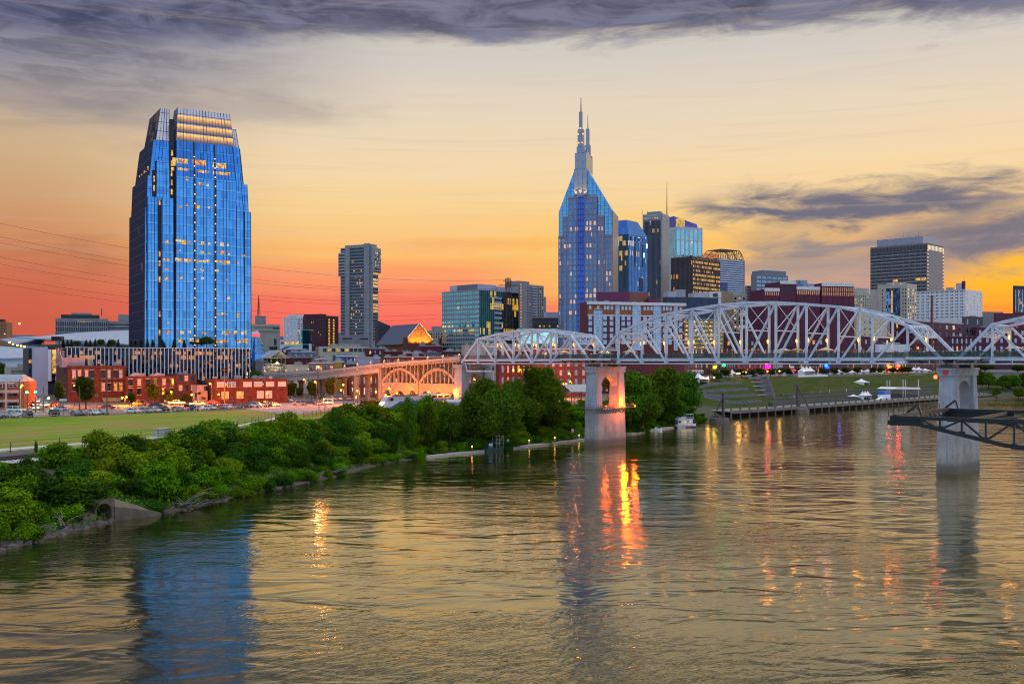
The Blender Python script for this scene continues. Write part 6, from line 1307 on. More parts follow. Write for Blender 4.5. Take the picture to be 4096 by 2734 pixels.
def span(label, L0, n, pl, hs, dirs, rail=True):
    """hs: joint heights above ZC for joints 1..n-1; dirs: list of (top joint, bottom joint) web diagonals"""
    o = thing('truss_span', label, 'truss bridge', bp(L0, 0, 0), BR, 'spans of the white truss bridge')
    B_ = lambda i, y: Vector((i*pl, y, ZC)); T_ = lambda i, y: Vector((i*pl, y, ZC+hs[i-1]))
    for y in (0, WB):
        mb = MB(); mb.beam(B_(0, y), B_(n, y), .32, .30); mb.build('bottom_chord', PAINT, o)
        mb = MB(); mb.beam(B_(0, y)+Vector((0, 0, .95)), B_(n, y)+Vector((0, 0, .95)), .45, .55); mb.build('deck_girder', PAINT, o)
        for i in range(1, n-1): mb = MB(); mb.beam(T_(i, y), T_(i+1, y), .75, .62); mb.build('top_chord', PAINT, o)
        for a, b in ((B_(0, y)+Vector((0, 0, .2)), T_(1, y)), (T_(n-1, y), B_(n, y)+Vector((0, 0, .2)))): MB().beam(a, b, .75, .62).build('end_post', PAINT, o)
        for i in range(1, n):
            mb = MB(); lat(mb, B_(i, y), T_(i, y), .55, max(8, int(hs[i-1]/.7)), .26); mb.build('vertical_post', PAINT, o)
            MB().bx(i*pl-.5, i*pl+.5, y-.3, y+.3, ZC-.15, ZC+1.5).build('gusset', PAINT, o)
        for a, b in dirs: MB().beam(T_(a, y), B_(b, y), .5, .42).build('diagonal', PAINT, o)
    # sway frames and laterals between the two trusses
    for i in range(1, n):
        h = hs[i-1]; mb = MB(); a0, a1 = T_(i, 0), T_(i, WB)
        mb.beam(a0, a1, .35, .4)
        if h > 9.8:
            zl = max(6.4, h-7.2); lo0, lo1 = Vector((i*pl, 0, ZC+zl)), Vector((i*pl, WB, ZC+zl)); mb.beam(lo0, lo1, .25, .3)
            mb.beam(a0, lo1, .16); mb.beam(a1, lo0, .16)
        else: lat(mb, a0-Vector((0, 0, .9)), a1-Vector((0, 0, .9)), 1.3, 10, .16)
        mb.build('sway_frame', PAINT, o)
        if i < n-1:
            mb = MB(); mb.beam(T_(i, 0), T_(i+1, WB), .22); mb.beam(T_(i, WB), T_(i+1, 0), .22); mb.build('top_lateral', PAINT, o)
    for i0, i1 in ((0, 1), (n, n-1)):                       # pierced portals on the inclined end posts
        mb = MB(); e0 = B_(i0, 0); t0 = T_(i1, 0)
        p = lambda f, y: Vector((e0.x+(t0.x-e0.x)*f, y, ZC+hs[i1-1]*f))
        for f in (.70, .98): mb.beam(p(f, 0), p(f, WB), .3, .35)
        for k in range(4):
            ya, yb = WB*k/4, WB*(k+1)/4; c = (ya+yb)/2
            pts = [p(.84+.11*cos(a*pi/4), c+(yb-ya)*.40*sin(a*pi/4)) for a in range(9)]
            mb.tube(pts, .11, 4, cap=False)
            for sa, sb in ((.72, ya), (.72, yb), (.96, ya), (.96, yb)): mb.beam(p(sa, sb), p(.84+(.08 if sa > .9 else -.08), c+(sb-c)*.55), .13)
        mb.build('portal_frame', PAINT, o)
    mb = MB(); mb.bx(-1.5, n*pl+1.5, .6, WB-.6, ZD-.35, ZD); mb.build('deck', DECK, o)
    for i in range(n+1): MB().bx(i*pl-.2, i*pl+.2, .25, WB-.25, ZC+.3, ZD-.36).build('floor_beam', RUST, o)
    for y in (.35, WB-.35):
        rl_ = thing('railing', None, None); rl_.parent = o; KIDS.setdefault(o.name, []).append(rl_)
        mb = MB(); m2 = MB(); x0, x1 = -1.5, n*pl+1.5; nn = int((x1-x0)/1.42)
        for i in range(nn+1): x = x0+(x1-x0)*i/nn; mb.beam((x, y, ZD-.2), (x, y, ZD+1.25), .09, .09)
        mb.beam((x0, y, ZD+1.25), (x1, y, ZD+1.25), .09, .1); mb.beam((x0, y, ZD+.12), (x1, y, ZD+.12), .07, .07)
        mb.build('railing_frame', RAILG, rl_); m2.bx(x0, x1, y-.012, y+.012, ZD+.15, ZD+1.2); m2.build('railing_mesh', MESHG, rl_)
    mb = MB(); mb.bx(-1.5, n*pl+1.5, .05, .33, ZD-.5, ZD+.06); mb.build('deck_edge', mat('pale_green_girder', (.40, .48, .50), .5), o)
    return o
hm = [8.9, 11.8, 13.9, 14.9, 15.7, 16.0, 15.7, 14.9, 13.9, 11.8, 8.9]
main = span('long arched white main truss span between the two river piers', .3, 12, 8.5, hm, [(1, 2), (2, 3), (3, 4), (4, 5), (5, 6), (7, 6), (8, 7), (9, 8), (10, 9), (11, 10)])
hl = [8.2, 9.4, 10.3, 10.7, 9.8, 8.5]
left_s = span('short white truss span left of the left river pier', -58.2, 7, 8.1, hl, [(1, 2), (2, 3), (3, 4), (4, 3), (5, 4), (6, 5)])
right_s = span('white truss span running out of the right picture edge', 104.4, 8, 8.1, [8.6, 10.4, 11.6, 12.2, 11.6, 10.4, 8.6], [(1, 2), (2, 3), (3, 4), (5, 4), (6, 5), (7, 6)])
# piers
def arch_wall(mb, M, u0, u1, v0, v1, arches, t, n=10, mi=0):
    """wall from u0..u1, v0..v1 with round-headed openings (a0, a1, spring, sill); M maps (u, v, w) to 3D"""
    def bl(a, b, lo_a, lo_b, hi_a, hi_b): mb.hexa([M(a, lo_a, 0), M(b, lo_b, 0), M(b, lo_b, t), M(a, lo_a, t)], [M(a, hi_a, 0), M(b, hi_b, 0), M(b, hi_b, t), M(a, hi_a, t)], mi)
    x = u0
    for a0, a1, sp in arches:
        if a0 > x: bl(x, a0, v0, v0, v1, v1)
        r = (a1-a0)/2; c = (a0+a1)/2
        for i in range(n):
            ua, ub = c-r*cos(pi*i/n), c-r*cos(pi*(i+1)/n); va, vb = sp+r*sin(pi*i/n), sp+r*sin(pi*(i+1)/n); bl(ua, ub, va, vb, v1, v1)
        x = a1
    if x < u1: bl(x, u1, v0, v0, v1, v1)
    return mb
def pier(label, L, lamps=False):
    o = thing('bridge_pier', label, 'bridge pier', bp(L, 0, 0), BR, 'river piers of the truss bridge')
    T = 4.6; zb, zc_, zt_ = 11.1, 22.0, 23.8
    def hexp(x0, x1, y0, y1, nose): return [(x0+.5, y0), (x1-.2, y0-.2), (x1, y0+nose), (x1, y1-nose), (x1-.6, y1), (x0+.6, y1), (x0, y1-nose), (x0, y0+nose)]
    mb = MB(); mb.prism(hexp(-2.5, 2.5, -1.3, WB+2.6, 1.0), -3, zb, top=hexp(-2.3, 2.3, -1.0, WB+2.3, .9)); mb.build('pier_base', PBAS, o)
    for y0, y1 in ((-.9, 2.5), (WB-1.1, WB+2.2)):
        q0 = [(-2.0, y0), (2.0, y0), (2.2, y0+.5), (2.2, y1-.5), (2.0, y1), (-2.0, y1), (-2.2, y1-.5), (-2.2, y0+.5)]; c = (y0+y1)/2
        q1 = [(x*.80, c+(y-c)*.82) for x, y in q0]
        MB().prism(q0, zb, zc_, top=q1).build('column', PCON, o)
    mb = MB(); M = lambda u, v, w_: (-1.3+w_, u, v)
    arch_wall(mb, M, 2.1, WB-.7, 16.6, zc_+.02, [(2.11, WB-.71, 16.6)], 2.6); mb.build('arched_wall', PCON, o)
    mb = MB(); mb.bx(-1.9, 1.9, -1.1, WB+2.3, zc_+.02, zt_); mb.bx(-2.1, 2.1, -1.3, WB+2.5, zt_-.5, zt_-.02); mb.build('cap', PCON, o)
    mb = MB(); mb.bx(-1.3, 1.3, -.6, 1.2, zt_, ZC-.2); mb.bx(-1.3, 1.3, WB-1, WB+.8, zt_, ZC-.2)
    mb.build('bearing', STEEL, o)
    return o
p1 = pier('tall concrete pier left of the houseboat, lit orange between its columns', -1.2)
p2 = pier('tall concrete pier near the right edge, partly behind the black gantry', 102.9)
pier('concrete pier outside the right picture edge', 171.3)
# catwalk round the left pier
cw = MB(); br = MB(); rr = MB(); z_ = 11.3
for x0, x1, y0, y1 in ((-3.6, -2.6, -2.2, WB+4.4), (2.4, 3.6, -2.2, WB+4.4), (-2.6, 2.4, -2.2, -1.3)): cw.bx(x0, x1, y0, y1, z_, z_+.12)
for i in range(14):
    y = -1.5+i*1.2
    for s_ in (-1, 1): br.beam((s_*3.4, y, z_), (s_*2.35, y, z_-1.5), .12); 
    rr.beam((3.55, y, z_), (3.55, y, z_+1.1), .07); rr.beam((-3.55, y, z_), (-3.55, y, z_+1.1), .07)
for zz2 in (.55, 1.1):
    for x in (-3.55, 3.55): rr.beam((x, -2.2, z_+zz2), (x, WB+4.4, z_+zz2), .07)
    rr.beam((-3.55, -2.15, z_+zz2), (3.55, -2.15, z_+zz2), .07)
cw.build('catwalk', STEEL, p1); br.build('catwalk_brackets', STEEL, p1); rr.build('catwalk_railing', STEEL, p1)
fl = MB()
for i in range(7): fl.bx(2.7, 3.2, 2.5+i*1.1, 3.1+i*1.1, z_+.12, z_+.6)
fl.build('floodlight_row', GREYM, p1)
for x, y, e in ((4.4, WB-1.4, 9000), (3.8, WB+4.6, 1500), (0.3, 6.2, 2200)):
    lamp_light(p1, (x, y, z_+1.0), e, (1, .13, .001), .55); MB().bx(x-.2, x+.2, y-.2, y+.2, z_+.12, z_+.7).build('floodlight', glow_mat('hot_floodlight', (1, .22, .01), 3, .05), p1)
# ladder + red marker on the right pier
mb = MB()
for y in (WB+2.8, WB+3.3): mb.beam((1.6, y, -1), (1.4, y, 14), .07)
for k in range(36): mb.beam((1.6, WB+2.8, -.5+k*.4), (1.6, WB+3.3, -.5+k*.4), .05)
mb.build('ladder', STEEL, p2); MB().bx(-.55, .55, -1.38, -1.3, 22.4, 23.4).build('red_marker', mat('red_sign', (.7, .03, .02), .5), p2)
nv = thing('navigation_lamp', 'red navigation lamp hanging on a cable before the right pier', 'lamp', bp(100.4, -.6, 21.4)); MB().lathe([(.28, 0), (.36, .2), (.36, .6), (.1, .8)], 10).build('lantern', glow_mat('red_lamp', (1, .04, .01), 16, .05), nv); MB().tube([(0, 0, .8), (0, 0, ZD-21.4)], .04, 4).build('cable', STEEL, nv)
for L, c, nm in ((44.5, (0, 1, .05), 'green'), (57.2, (1, 0, .25), 'pink'), (73.6, (0, .1, 1), 'blue'), (89.2, (1, .04, .01), 'red'), (91.6, (1, .04, .01), 'second red')):
    q = thing('navigation_lamp', f'{nm} navigation lamp under the {"right half" if L > 60 else "middle"} of the main truss', 'lamp', bp(L, -.1, ZC-.75), 0, 'navigation lamps under the bridge'); MB().lathe([(.2, 0), (.34, .1), (.34, .45), (.2, .6)], 10).build('lantern', glow_mat(f'{nm.split()[-1]}_nav_glass', c, 12, .05), q)
# overlooks at the piers
def overlook(L0, L1, label):
    o = thing('overlook', label, 'balcony', bp(L0, 0, 0), BR, 'overlook balconies on the bridge'); w_ = L1-L0
    MB().prism([(0, .2), (2.0, -2.3), (w_-2, -2.3), (w_, .2)], ZD-.35, ZD).build('floor_slab', DECK, o)
    MB().bx(1.8, w_-1.8, -2.45, -2.3, ZD-.5, ZD+.1).build('edge_beam', PAINT, o)
    mb = MB()
    for i in range(7): x = 2+(w_-4)*i/6; mb.beam((x, -2.2, ZD-.4), (x, .6, ZD-1.6), .2); mb.beam((x, -2.2, ZD-.45), (x, .6, ZD-.45), .2)
    mb.build('brackets', STEEL, o)
    mb = MB(); m2 = MB(); n = int((w_-4)/1.5)
    for i in range(n+1): x = 2+(w_-4)*i/n; mb.beam((x, -2.25, ZD), (x, -2.25, ZD+1.3), .09)
    mb.beam((2, -2.25, ZD+1.3), (w_-2, -2.25, ZD+1.3), .1); m2.bx(2, w_-2, -2.26, -2.24, ZD+.12, ZD+1.25); m2.build('glass_panel', MESHG, o); mb.build('railing', RAILG, o)
    for x in range(3, int(w_)-2, 5): MB().bx(x, x+.35, -2.55, -2.46, ZD-.3, ZD-.05).build('bracket_lamp', WFR, o)
overlook(-13.5, 9.5, 'green-railed overlook balcony above the left pier'); overlook(92.5, 112.6, 'green-railed overlook balcony above the right pier')
# lanterns on the truss posts
def bridge_lamp(L, n, lb, e=260, zz3=4.3):
    o = thing('bridge_lamp', lb, 'lamp', bp(L, n, ZD), BR, 'lanterns on the bridge posts'); s_ = -1 if n > 5 else 1
    MB().lathe([(.1, zz3-.3), (.24, zz3), (.26, zz3+.5), (.08, zz3+.8)], 8, (0, s_*.75, 0)).build('lantern', LAMPG, o); MB().beam((0, s_*.2, zz3+.85), (0, s_*.85, zz3+.85), .07).build('bracket', STEEL, o)
    lamp_light(o, (0, s_*1.15, zz3+.1), e)
for i in range(1, 12): bridge_lamp(.3+8.5*i, WB, f'amber lantern on the far side of the main truss, {ordn(i-1)} from the left', 170)
for i in (2, 4, 8, 10): bridge_lamp(.3+8.5*i, 0, f'amber lantern on the near side of the main truss, {ordn([2,4,8,10].index(i))} from the left', 80)
for i in range(1, 7): bridge_lamp(-58.2+8.1*i, WB, f'amber lantern on the far side of the short left truss, {ordn(i-1)} from the left', 170)
for i in (2, 3, 4, 5): bridge_lamp(-58.2+8.1*i, 0, f'amber lantern on the near side of the short left truss, {ordn(i-2)} from the left', 80)
for i in (1, 2, 3): bridge_lamp(104.4+8.1*i, WB, f'amber lantern on the right-hand truss, {ordn(i-1)} from the left', 170)
# umbrellas
TAN = mat('tan_canvas', (.62, .46, .26), .9, var=.15); TAN2 = mat('ochre_canvas', (.42, .27, .10), .9)
def Lpx(px, n=0.):
    k = (px-CX)/F; c = OB+NB*n; return (k*c.y-c.x)/(EB.x-k*EB.y)
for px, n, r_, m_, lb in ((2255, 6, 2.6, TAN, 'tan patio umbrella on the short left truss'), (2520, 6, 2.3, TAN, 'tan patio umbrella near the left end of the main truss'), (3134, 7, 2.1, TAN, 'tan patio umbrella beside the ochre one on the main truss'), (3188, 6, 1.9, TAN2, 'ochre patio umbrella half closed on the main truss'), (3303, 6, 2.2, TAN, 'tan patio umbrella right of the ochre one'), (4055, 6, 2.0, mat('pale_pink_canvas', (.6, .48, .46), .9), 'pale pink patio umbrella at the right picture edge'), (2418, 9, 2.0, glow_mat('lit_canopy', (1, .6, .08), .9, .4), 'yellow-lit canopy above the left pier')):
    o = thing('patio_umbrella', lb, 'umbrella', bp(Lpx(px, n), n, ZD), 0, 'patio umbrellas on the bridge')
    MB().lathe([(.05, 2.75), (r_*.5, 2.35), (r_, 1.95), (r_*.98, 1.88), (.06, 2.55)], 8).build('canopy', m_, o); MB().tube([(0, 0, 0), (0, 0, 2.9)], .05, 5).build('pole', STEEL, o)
# people on the bridge and in the park
def person_mesh(kind):
    v = {'pelvis': (0, 0, .95), 'waist': (0, 0, 1.10), 'chest': (0, .01, 1.32), 'neck': (0, .0, 1.50), 'head': (0, -.02, 1.63), 'top': (0, 0, 1.74)}
    st = (.10, .22, .0)[kind]
    for s_, n_ in ((-1, 'l'), (1, 'r')):
        f = s_*st
        v['hip'+n_] = (s_*.09, 0, .90); v['knee'+n_] = (s_*.10, -f*.7-.02, .50); v['ank'+n_] = (s_*.10, -f*1.2 if kind != 1 else -f*1.1+.02, .09); v['toe'+n_] = (s_*.11, (-f*1.2 if kind != 1 else -f*1.1)-.14, .04)
        v['sh'+n_] = (s_*.19, 0, 1.43); el = (s_*.25, f*.6+.03, 1.15); ha = (s_*.24, f*1.0-.08, .92)
        if kind == 2 and s_ > 0: el = (.24, -.14, 1.20); ha = (.10, -.34, 1.22)
        v['el'+n_] = el; v['ha'+n_] = ha; v['fi'+n_] = tuple(Vector(ha)+(Vector(ha)-Vector(el)).normalized()*.13)
    E = [('pelvis', 'waist'), ('waist', 'chest'), ('chest', 'neck'), ('neck', 'head'), ('head', 'top')]
    for n_ in 'lr': E += [('pelvis', 'hip'+n_), ('hip'+n_, 'knee'+n_), ('knee'+n_, 'ank'+n_), ('ank'+n_, 'toe'+n_), ('chest', 'sh'+n_), ('sh'+n_, 'el'+n_), ('el'+n_, 'ha'+n_), ('ha'+n_, 'fi'+n_)]
    rad = {'pelvis': .15, 'waist': .13, 'chest': .16, 'neck': .055, 'head': .105, 'top': .07, 'hip': .095, 'knee': .06, 'ank': .042, 'toe': .04, 'sh': .065, 'el': .042, 'ha': .034, 'fi': .022}
    ks = list(v); me = bpy.data.meshes.new('person'); me.from_pydata([v[k] for k in ks], [(ks.index(a), ks.index(b)) for a, b in E], [])
    o = bpy.data.objects.new('person_rig', me); col.objects.link(o); md = o.modifiers.new('skin', 'SKIN'); sb = o.modifiers.new('sub', 'SUBSURF'); sb.levels = 1; sb.render_levels = 1
    for k, sv_ in zip(ks, me.skin_vertices[0].data): r_ = rad.get(k, rad.get(k[:-1], .05)); sv_.radius = (r_, r_*(.75 if k in ('chest', 'waist', 'pelvis') else 1))
    me.skin_vertices[0].data[0].use_root = True
    bpy.context.view_layer.update(); ev = o.evaluated_get(bpy.context.evaluated_depsgraph_get()); out = bpy.data.meshes.new_from_object(ev)
    bpy.data.objects.remove(o); out.name = 'person'
    SK = mat('skin', (.45, .27, .19), .7, var=.05); HAIR = mat('dark_hair', (.03, .02, .015), .8); TR = mat('dark_trousers', (.04, .05, .09), .9)
    out.materials.clear()
    for m_ in (mat('shirt', (.5, .5, .5), .9), TR, SK, HAIR): out.materials.append(m_)
    for p in out.polygons:
        c = p.center; p.use_smooth = True
        p.material_index = 3 if (c.z > 1.68 or (c.z > 1.58 and c.y > .02)) else 2 if (c.z > 1.47 or (abs(c.x) > .2 and c.z < 1.2) or (kind == 2 and c.y < -.2 and c.z > 1)) else 0 if c.z > .93 else 1
    return out
PEO = [person_mesh(k) for k in range(3)]
SH = [(mat('white_shirt', (.72, .72, .74), .9), 'white'), (mat('red_shirt', (.55, .04, .03), .9), 'red'), (mat('navy_shirt', (.03, .05, .16), .9), 'navy'), (mat('orange_shirt', (.75, .22, .03), .9), 'orange'), (mat('black_shirt', (.02, .02, .02), .9), 'black'), (mat('teal_shirt', (.05, .25, .25), .9), 'teal'), (mat('pink_shirt', (.65, .25, .32), .9), 'pink')]
_pc = {}
def person(loc, rz, where, k=None):
    i = rng.integers(7) if k is None else k; kd = rng.integers(3); o = obj('person', PEO[kd]); o.location = loc; o.rotation_euler = (0, 0, rz); sc = .94+.1*rng.random(); o.scale = (sc, sc, sc)
    o.material_slots[0].link = 'OBJECT'; o.material_slots[0].material = SH[i][0]
    key = (SH[i][1], kd, where); _pc[key] = _pc.get(key, 0)+1; nth = _pc[key]
    tag(o, f'{["standing", "walking", "gesturing"][kd]} person in {SH[i][1]} top {where}'+(f', {ordn(nth-1)} from left' if nth > 1 else ''), 'person', 'people out for the evening')
def crowd(a, b, n, where, nmin=1.0, nmax=3.4):
    for px in sorted(rng.uniform(a, b, n)):
        nn = rng.uniform(nmin, nmax); person(bp(Lpx(px, nn), nn, ZD), rng.uniform(0, 6.3), where)
crowd(1985, 2330, 5, 'on the short left truss'); crowd(2340, 2480, 9, 'on the left overlook', -1.6, 2); crowd(2490, 2900, 9, 'on the left half of the main truss'); crowd(2960, 3350, 9, 'on the middle of the main truss')
crowd(3360, 3590, 12, 'on the right end of the main truss'); crowd(3610, 3915, 17, 'on the right overlook', -1.7, 2.5); crowd(3930, 4080, 5, 'on the right-hand truss')

# ------------------------------------------------------------------ concrete approach viaduct on the left
VC = mat('viaduct_concrete', (.34, .28, .215), .9, var=.2, scale=.4, streak=.3)
va = thing('approach_viaduct', 'concrete arched approach viaduct sloping down left of the truss bridge', 'viaduct', bp(-58.6, 0, 0), BR)
def zdk(x): return float(np.interp(x, [-140, -104, -78, -44, 0], [20.0, 20.2, 21.3, 24.0, ZD]))
xs_ = np.linspace(-122, 0, 40)
def strip(name, y0, y1, dz0, dz1, m_, x0=-122, x1=0, n=40):
    mb = MB(); xx = np.linspace(x0, x1, n)
    for a, b in zip(xx[:-1], xx[1:]): mb.hexa([(a, y0, zdk(a)+dz0), (b, y0, zdk(b)+dz0), (b, y1, zdk(b)+dz0), (a, y1, zdk(a)+dz0)], [(a, y0, zdk(a)+dz1), (b, y0, zdk(b)+dz1), (b, y1, zdk(b)+dz1), (a, y1, zdk(a)+dz1)])
    return mb.build(name, m_, va)
VP = mat('viaduct_paint', (.46, .41, .37), .8, var=.12, scale=.4, streak=.2)
strip('deck_slab', -.6, WB+.6, -.9, 0, VC); strip('parapet', -.62, -.3, .02, .75, VP); strip('parapet', WB+.3, WB+.62, .02, .75, VP); strip('edge_girder', -.35, .2, -2.6, -.92, VP, -122, -44.2); strip('edge_girder', WB-.2, WB+.35, -2.6, -.92, VP, -122, -44.2)
mb = MB(); 
for a, b in zip(xs_[:-1], xs_[1:]):
    for hz in (1.0, 1.25): mb.beam((a, -.46, zdk(a)+hz), (b, -.46, zdk(b)+hz), .06)
    mb.beam((a, -.46, zdk(a)+.7), (a, -.46, zdk(a)+1.25), .07)
mb.build('railing', STEEL, va)
PILP = MB()
for x in np.arange(-122, 1, 8.1):
    MB().bx(x-.35, x+.35, -.75, -.2, zdk(x)-.9, zdk(x)+1.5).build('parapet_post', VP, va); MB().lathe([(.30, 0), (.14, .3), (.02, .42)], 8, (x, -.5, zdk(x)+1.5)).build('post_lamp', glow_mat('post_lamp_glass', (1, .38, .12), 2.5, .05), va)
zg0 = lambda x: z1(*(bp(-58.6+x, 4, 0).xy))-.4
for x in (-44, -59, -74, -89, -104):
    zt_ = zdk(x)-.92; zb_ = zg0(x); mb = MB(); M = lambda u, v, w_, x=x: (x-.9+w_, u, v)
    r_ = 2.35; arch_wall(mb, M, -.2, WB+.2, zb_, zt_, [(1.0, 5.2, zt_-3.4), (6.3, 10.5, zt_-3.4)], 1.8); mb.build('arched_bent', VC, va)
# open spandrel arch spans
for xa, xb in ((-43.0, -22.2), (-21.8, -2.0)):
    for y in (-.2, WB-.8):
        mb = MB(); n = 16; L_ = xb-xa; zb_ = 17.5; hc = 5.2
        az_ = lambda t: zb_+hc*sin(pi*min(max(t*1.0, 0), 1))**.8
        for i in range(n):
            t0, t1 = i/n, (i+1)/n; a = Vector((xa+L_*t0, y+.5, az_(t0))); b = Vector((xa+L_*t1, y+.5, az_(t1))); mb.beam(a, b, 1.0, 1.0)
        mb.build('arch_rib', VC, va); MB().bx(xa, xb, y+.05, y+.95, zb_-.9, zb_+.3).build('tie_beam', VC, va)
        mb = MB()
        for i in range(1, 9):
            x = xa+L_*i/9; t = i/9
            mb.bx(x-.22, x+.22, y+.2, y+.8, zb_+.3, zdk(x)-.9)
        mb.bx(xb-.1-.5, xb-.1, y+.15, y+.85, zb_+.3, zdk(xb)-.9); mb.build('spandrel_columns', VC, va)
    mb = MB(); M = lambda u, v, w_: (u, -.15+w_, v); zg = zg0((xa+xb)/2)
    arch_wall(mb, M, xa, xb, zg, 16.58, [(xa+1.6, xa+5.0, 13.2), (xa+7.5, xa+13.2, 12.0), (xa+15.6, xb-1.4, 13.2)], .9); mb.build('lower_arcade', VC, va)
    mb = MB(); M = lambda u, v, w_: (u, WB-.7+w_, v); arch_wall(mb, M, xa, xb, zg, 16.58, [(xa+1.6, xa+5.0, 13.2), (xa+7.5, xa+13.2, 12.0), (xa+15.6, xb-1.4, 13.2)], .9); mb.build('lower_arcade', VC, va)
ab = thing('bridge_abutment', 'tall white concrete abutment tower where viaduct meets the steel truss', 'abutment', bp(-58.6, 0, 0), BR)
for y0, y1 in ((-1.4, 2.2), (WB-2, WB+1.4)): MB().prism([(-2.6, y0), (1.8, y0), (1.8, y1), (-2.6, y1)], 4, 23.4, top=[(-2.1, y0+.3), (1.4, y0+.3), (1.4, y1-.3), (-2.1, y1-.3)]).build('pillar', PCON, ab)
mb = MB(); M = lambda u, v, w_: (-1.2+w_, u, v); arch_wall(mb, M, 2.21, WB-2.01, 14, 23.2, [(2.22, WB-2.02, 17.6)], 2.2); mb.build('arched_wall', PCON, ab); MB().bx(-2.5, 1.9, -1.6, WB+1.6, 23.42, 24.3).build('cap', PCON, ab)
mb = MB(); mb.tube([(2.5, -.4, ZC-.55), (3, -.4, ZC-.9), (3, -.4, ZC-2.2), (3.4, -.4, ZC-2.6), (16, -.4, ZC-2.6), (16, -.4, 15)], .22, 7); tag(mb.build('white_pipe', PAINT, loc=bp(-58.6, 0, 0)), 'white service pipe hung under the left end of the truss', 'pipe').rotation_euler = (0, 0, BR)
# orange light thrown on the viaduct from below
pv = thing('stair_pavilion', 'steel stair pavilion with gabled metal roof at the foot of the viaduct', 'pavilion', bp(-58.6-124, 2, 0), BR); zb_ = 14.0
mb = MB()
for x in (-3, 0, 3):
    for y in (0, 7): mb.beam((x, y, zb_), (x, y, 27.2), .2)
for z_ in (19.5, 22, 24.5, 27):
    mb.beam((-3, 0, z_), (3, 0, z_), .15); mb.beam((-3, 0, z_), (-3, 7, z_), .15); mb.beam((3, 0, z_), (3, 7, z_), .15)
for x in (-3, 3): mb.beam((x, 0, 19.5), (x, 7, 24.5), .12); mb.beam((x, 7, 19.5), (x, 0, 24.5), .12)
mb.build('steel_frame', mat('green_steel', (.20, .24, .20), .6), pv)
for s_ in (0, 1): MB().hexa([(-3.8, 3.5, 30.2), (3.8, 3.5, 30.2), (3.8, 8.4*s_-.9*(1-s_), 26.9), (-3.8, 8.4*s_-.9*(1-s_), 26.9)], [(-3.8, 3.5, 30.4), (3.8, 3.5, 30.4), (3.8, 8.4*s_-.9*(1-s_), 27.1), (-3.8, 8.4*s_-.9*(1-s_), 27.1)]).build('roof_slope', LROOF, pv)
# ------------------------------------------------------------------ riverfront park on the far side
RD = Vector((.6907, .7231)); RN = Vector((-.7231, .6907)); R0 = Vector((100, 456))
def pk(s_, px):
    c = R0+RN*s_; k = (px-CX)/F; t = (k*c.y-c.x)/(RD.x-k*RD.y); return c+RD*t
def pk3(s_, px, off=0.): p = pk(s_, px); return Vector((p.x, p.y, z1(p.x, p.y)+off))
RRZ = atan2(RD.y, RD.x)
sheet('park_lawn', [tuple(pk(13, x)) for x in (2760, 3000, 3300, 3560, 3790)], [tuple(pk(73, x)) for x in (2660, 3000, 3300, 3560, 3790)], LAWN, .08, px=False, n=80, k=14)
sheet('promenade', [tuple(pk(73.2, x)) for x in (2600, 3000, 3400, 3860)], [tuple(pk(92, x)) for x in (2560, 3000, 3400, 3860)], mat('brick_paving', (.22, .11, .10), .9, var=.3), .10, px=False)
WALLC = mat('terrace_wall', (.17, .17, .19), .9, var=.25, scale=.4, streak=.3); DKC = mat('dark_step', (.11, .10, .12), .9)
def wallseg(name, label, cat, s_, xa, xb, h0, h1, th, m_, group=None):
    a, b = pk(s_, xa), pk(s_, xb); L_ = (b-a).length; z_ = z1(a.x, a.y); mb = MB(); n = 12; zz_ = [max(z1(*(a.lerp(b, i/n)+RN*f)) for f in (0, th, -1.))-z_ for i in range(n+1)]
    for i in range(n): x0, x1 = L_*i/n, L_*(i+1)/n; mb.hexa([(x0, 0, zz_[i]+h0), (x1, 0, zz_[i+1]+h0), (x1, th, zz_[i+1]+h0), (x0, th, zz_[i]+h0)], [(x0, 0, zz_[i]+h1), (x1, 0, zz_[i+1]+h1), (x1, th, zz_[i+1]+h1), (x0, th, zz_[i]+h1)])
    o = mb.build(name, m_, loc=(a.x, a.y, z_)); o.rotation_euler = (0, 0, RRZ); return tag(o, label, cat, group)
for i, (s_, xb) in enumerate(((22, 3048), (33, 3022), (44, 2995), (56, 2968))):
    wallseg('terrace_wall', f'grey retaining wall of the grassy riverside terraces, {ordn(i)} up from the water', 'wall', s_, 2735, xb, -1.2, 1.5, .5, WALLC, 'terrace walls in the park')
for i, (s_, xa, xb) in enumerate(((14, 3080, 3730), (19, 3085, 3730), (25, 3095, 3735), (31, 3130, 3735))):
    wallseg('seat_row', f'long dark stepped seat row on the park lawn, {ordn(i)} up from the boardwalk', 'seating', s_, xa, xb, -.5, .75, 1.3, DKC, 'seat rows on the park lawn')
st = thing('stone_stairs', 'wide stone stairs between the terraces and the park lawn', 'stairs', pk3(30, 3030), RRZ)
for i in range(5):
    a = pk(30+i*8, 3060-i*9); b = pk(30+i*8, 3092-i*6); L_ = (b-a).length; q = a-Vector(st.location.xy); lx = q.dot(RD); ly = q.dot(RN); zz_ = z1(a.x, a.y)-st.location.z
    MB().bx(lx, lx+L_, ly, ly+3.4, zz_-2, zz_+1.4).build('flight', DKC, st); MB().bx(lx, lx+L_, ly+3.41, ly+7.6, zz_-2, zz_+1.5).build('landing', PATHM, st); MB().bx(lx+L_+.1, lx+L_+2.6, ly, ly+6, zz_-2, zz_+2.4).build('side_wall', WALLC, st)
bw = thing('boardwalk', 'long riverfront boardwalk on concrete piles below the park lawn', 'boardwalk', (R0.x, R0.y, 0), RRZ)
LB = 345.
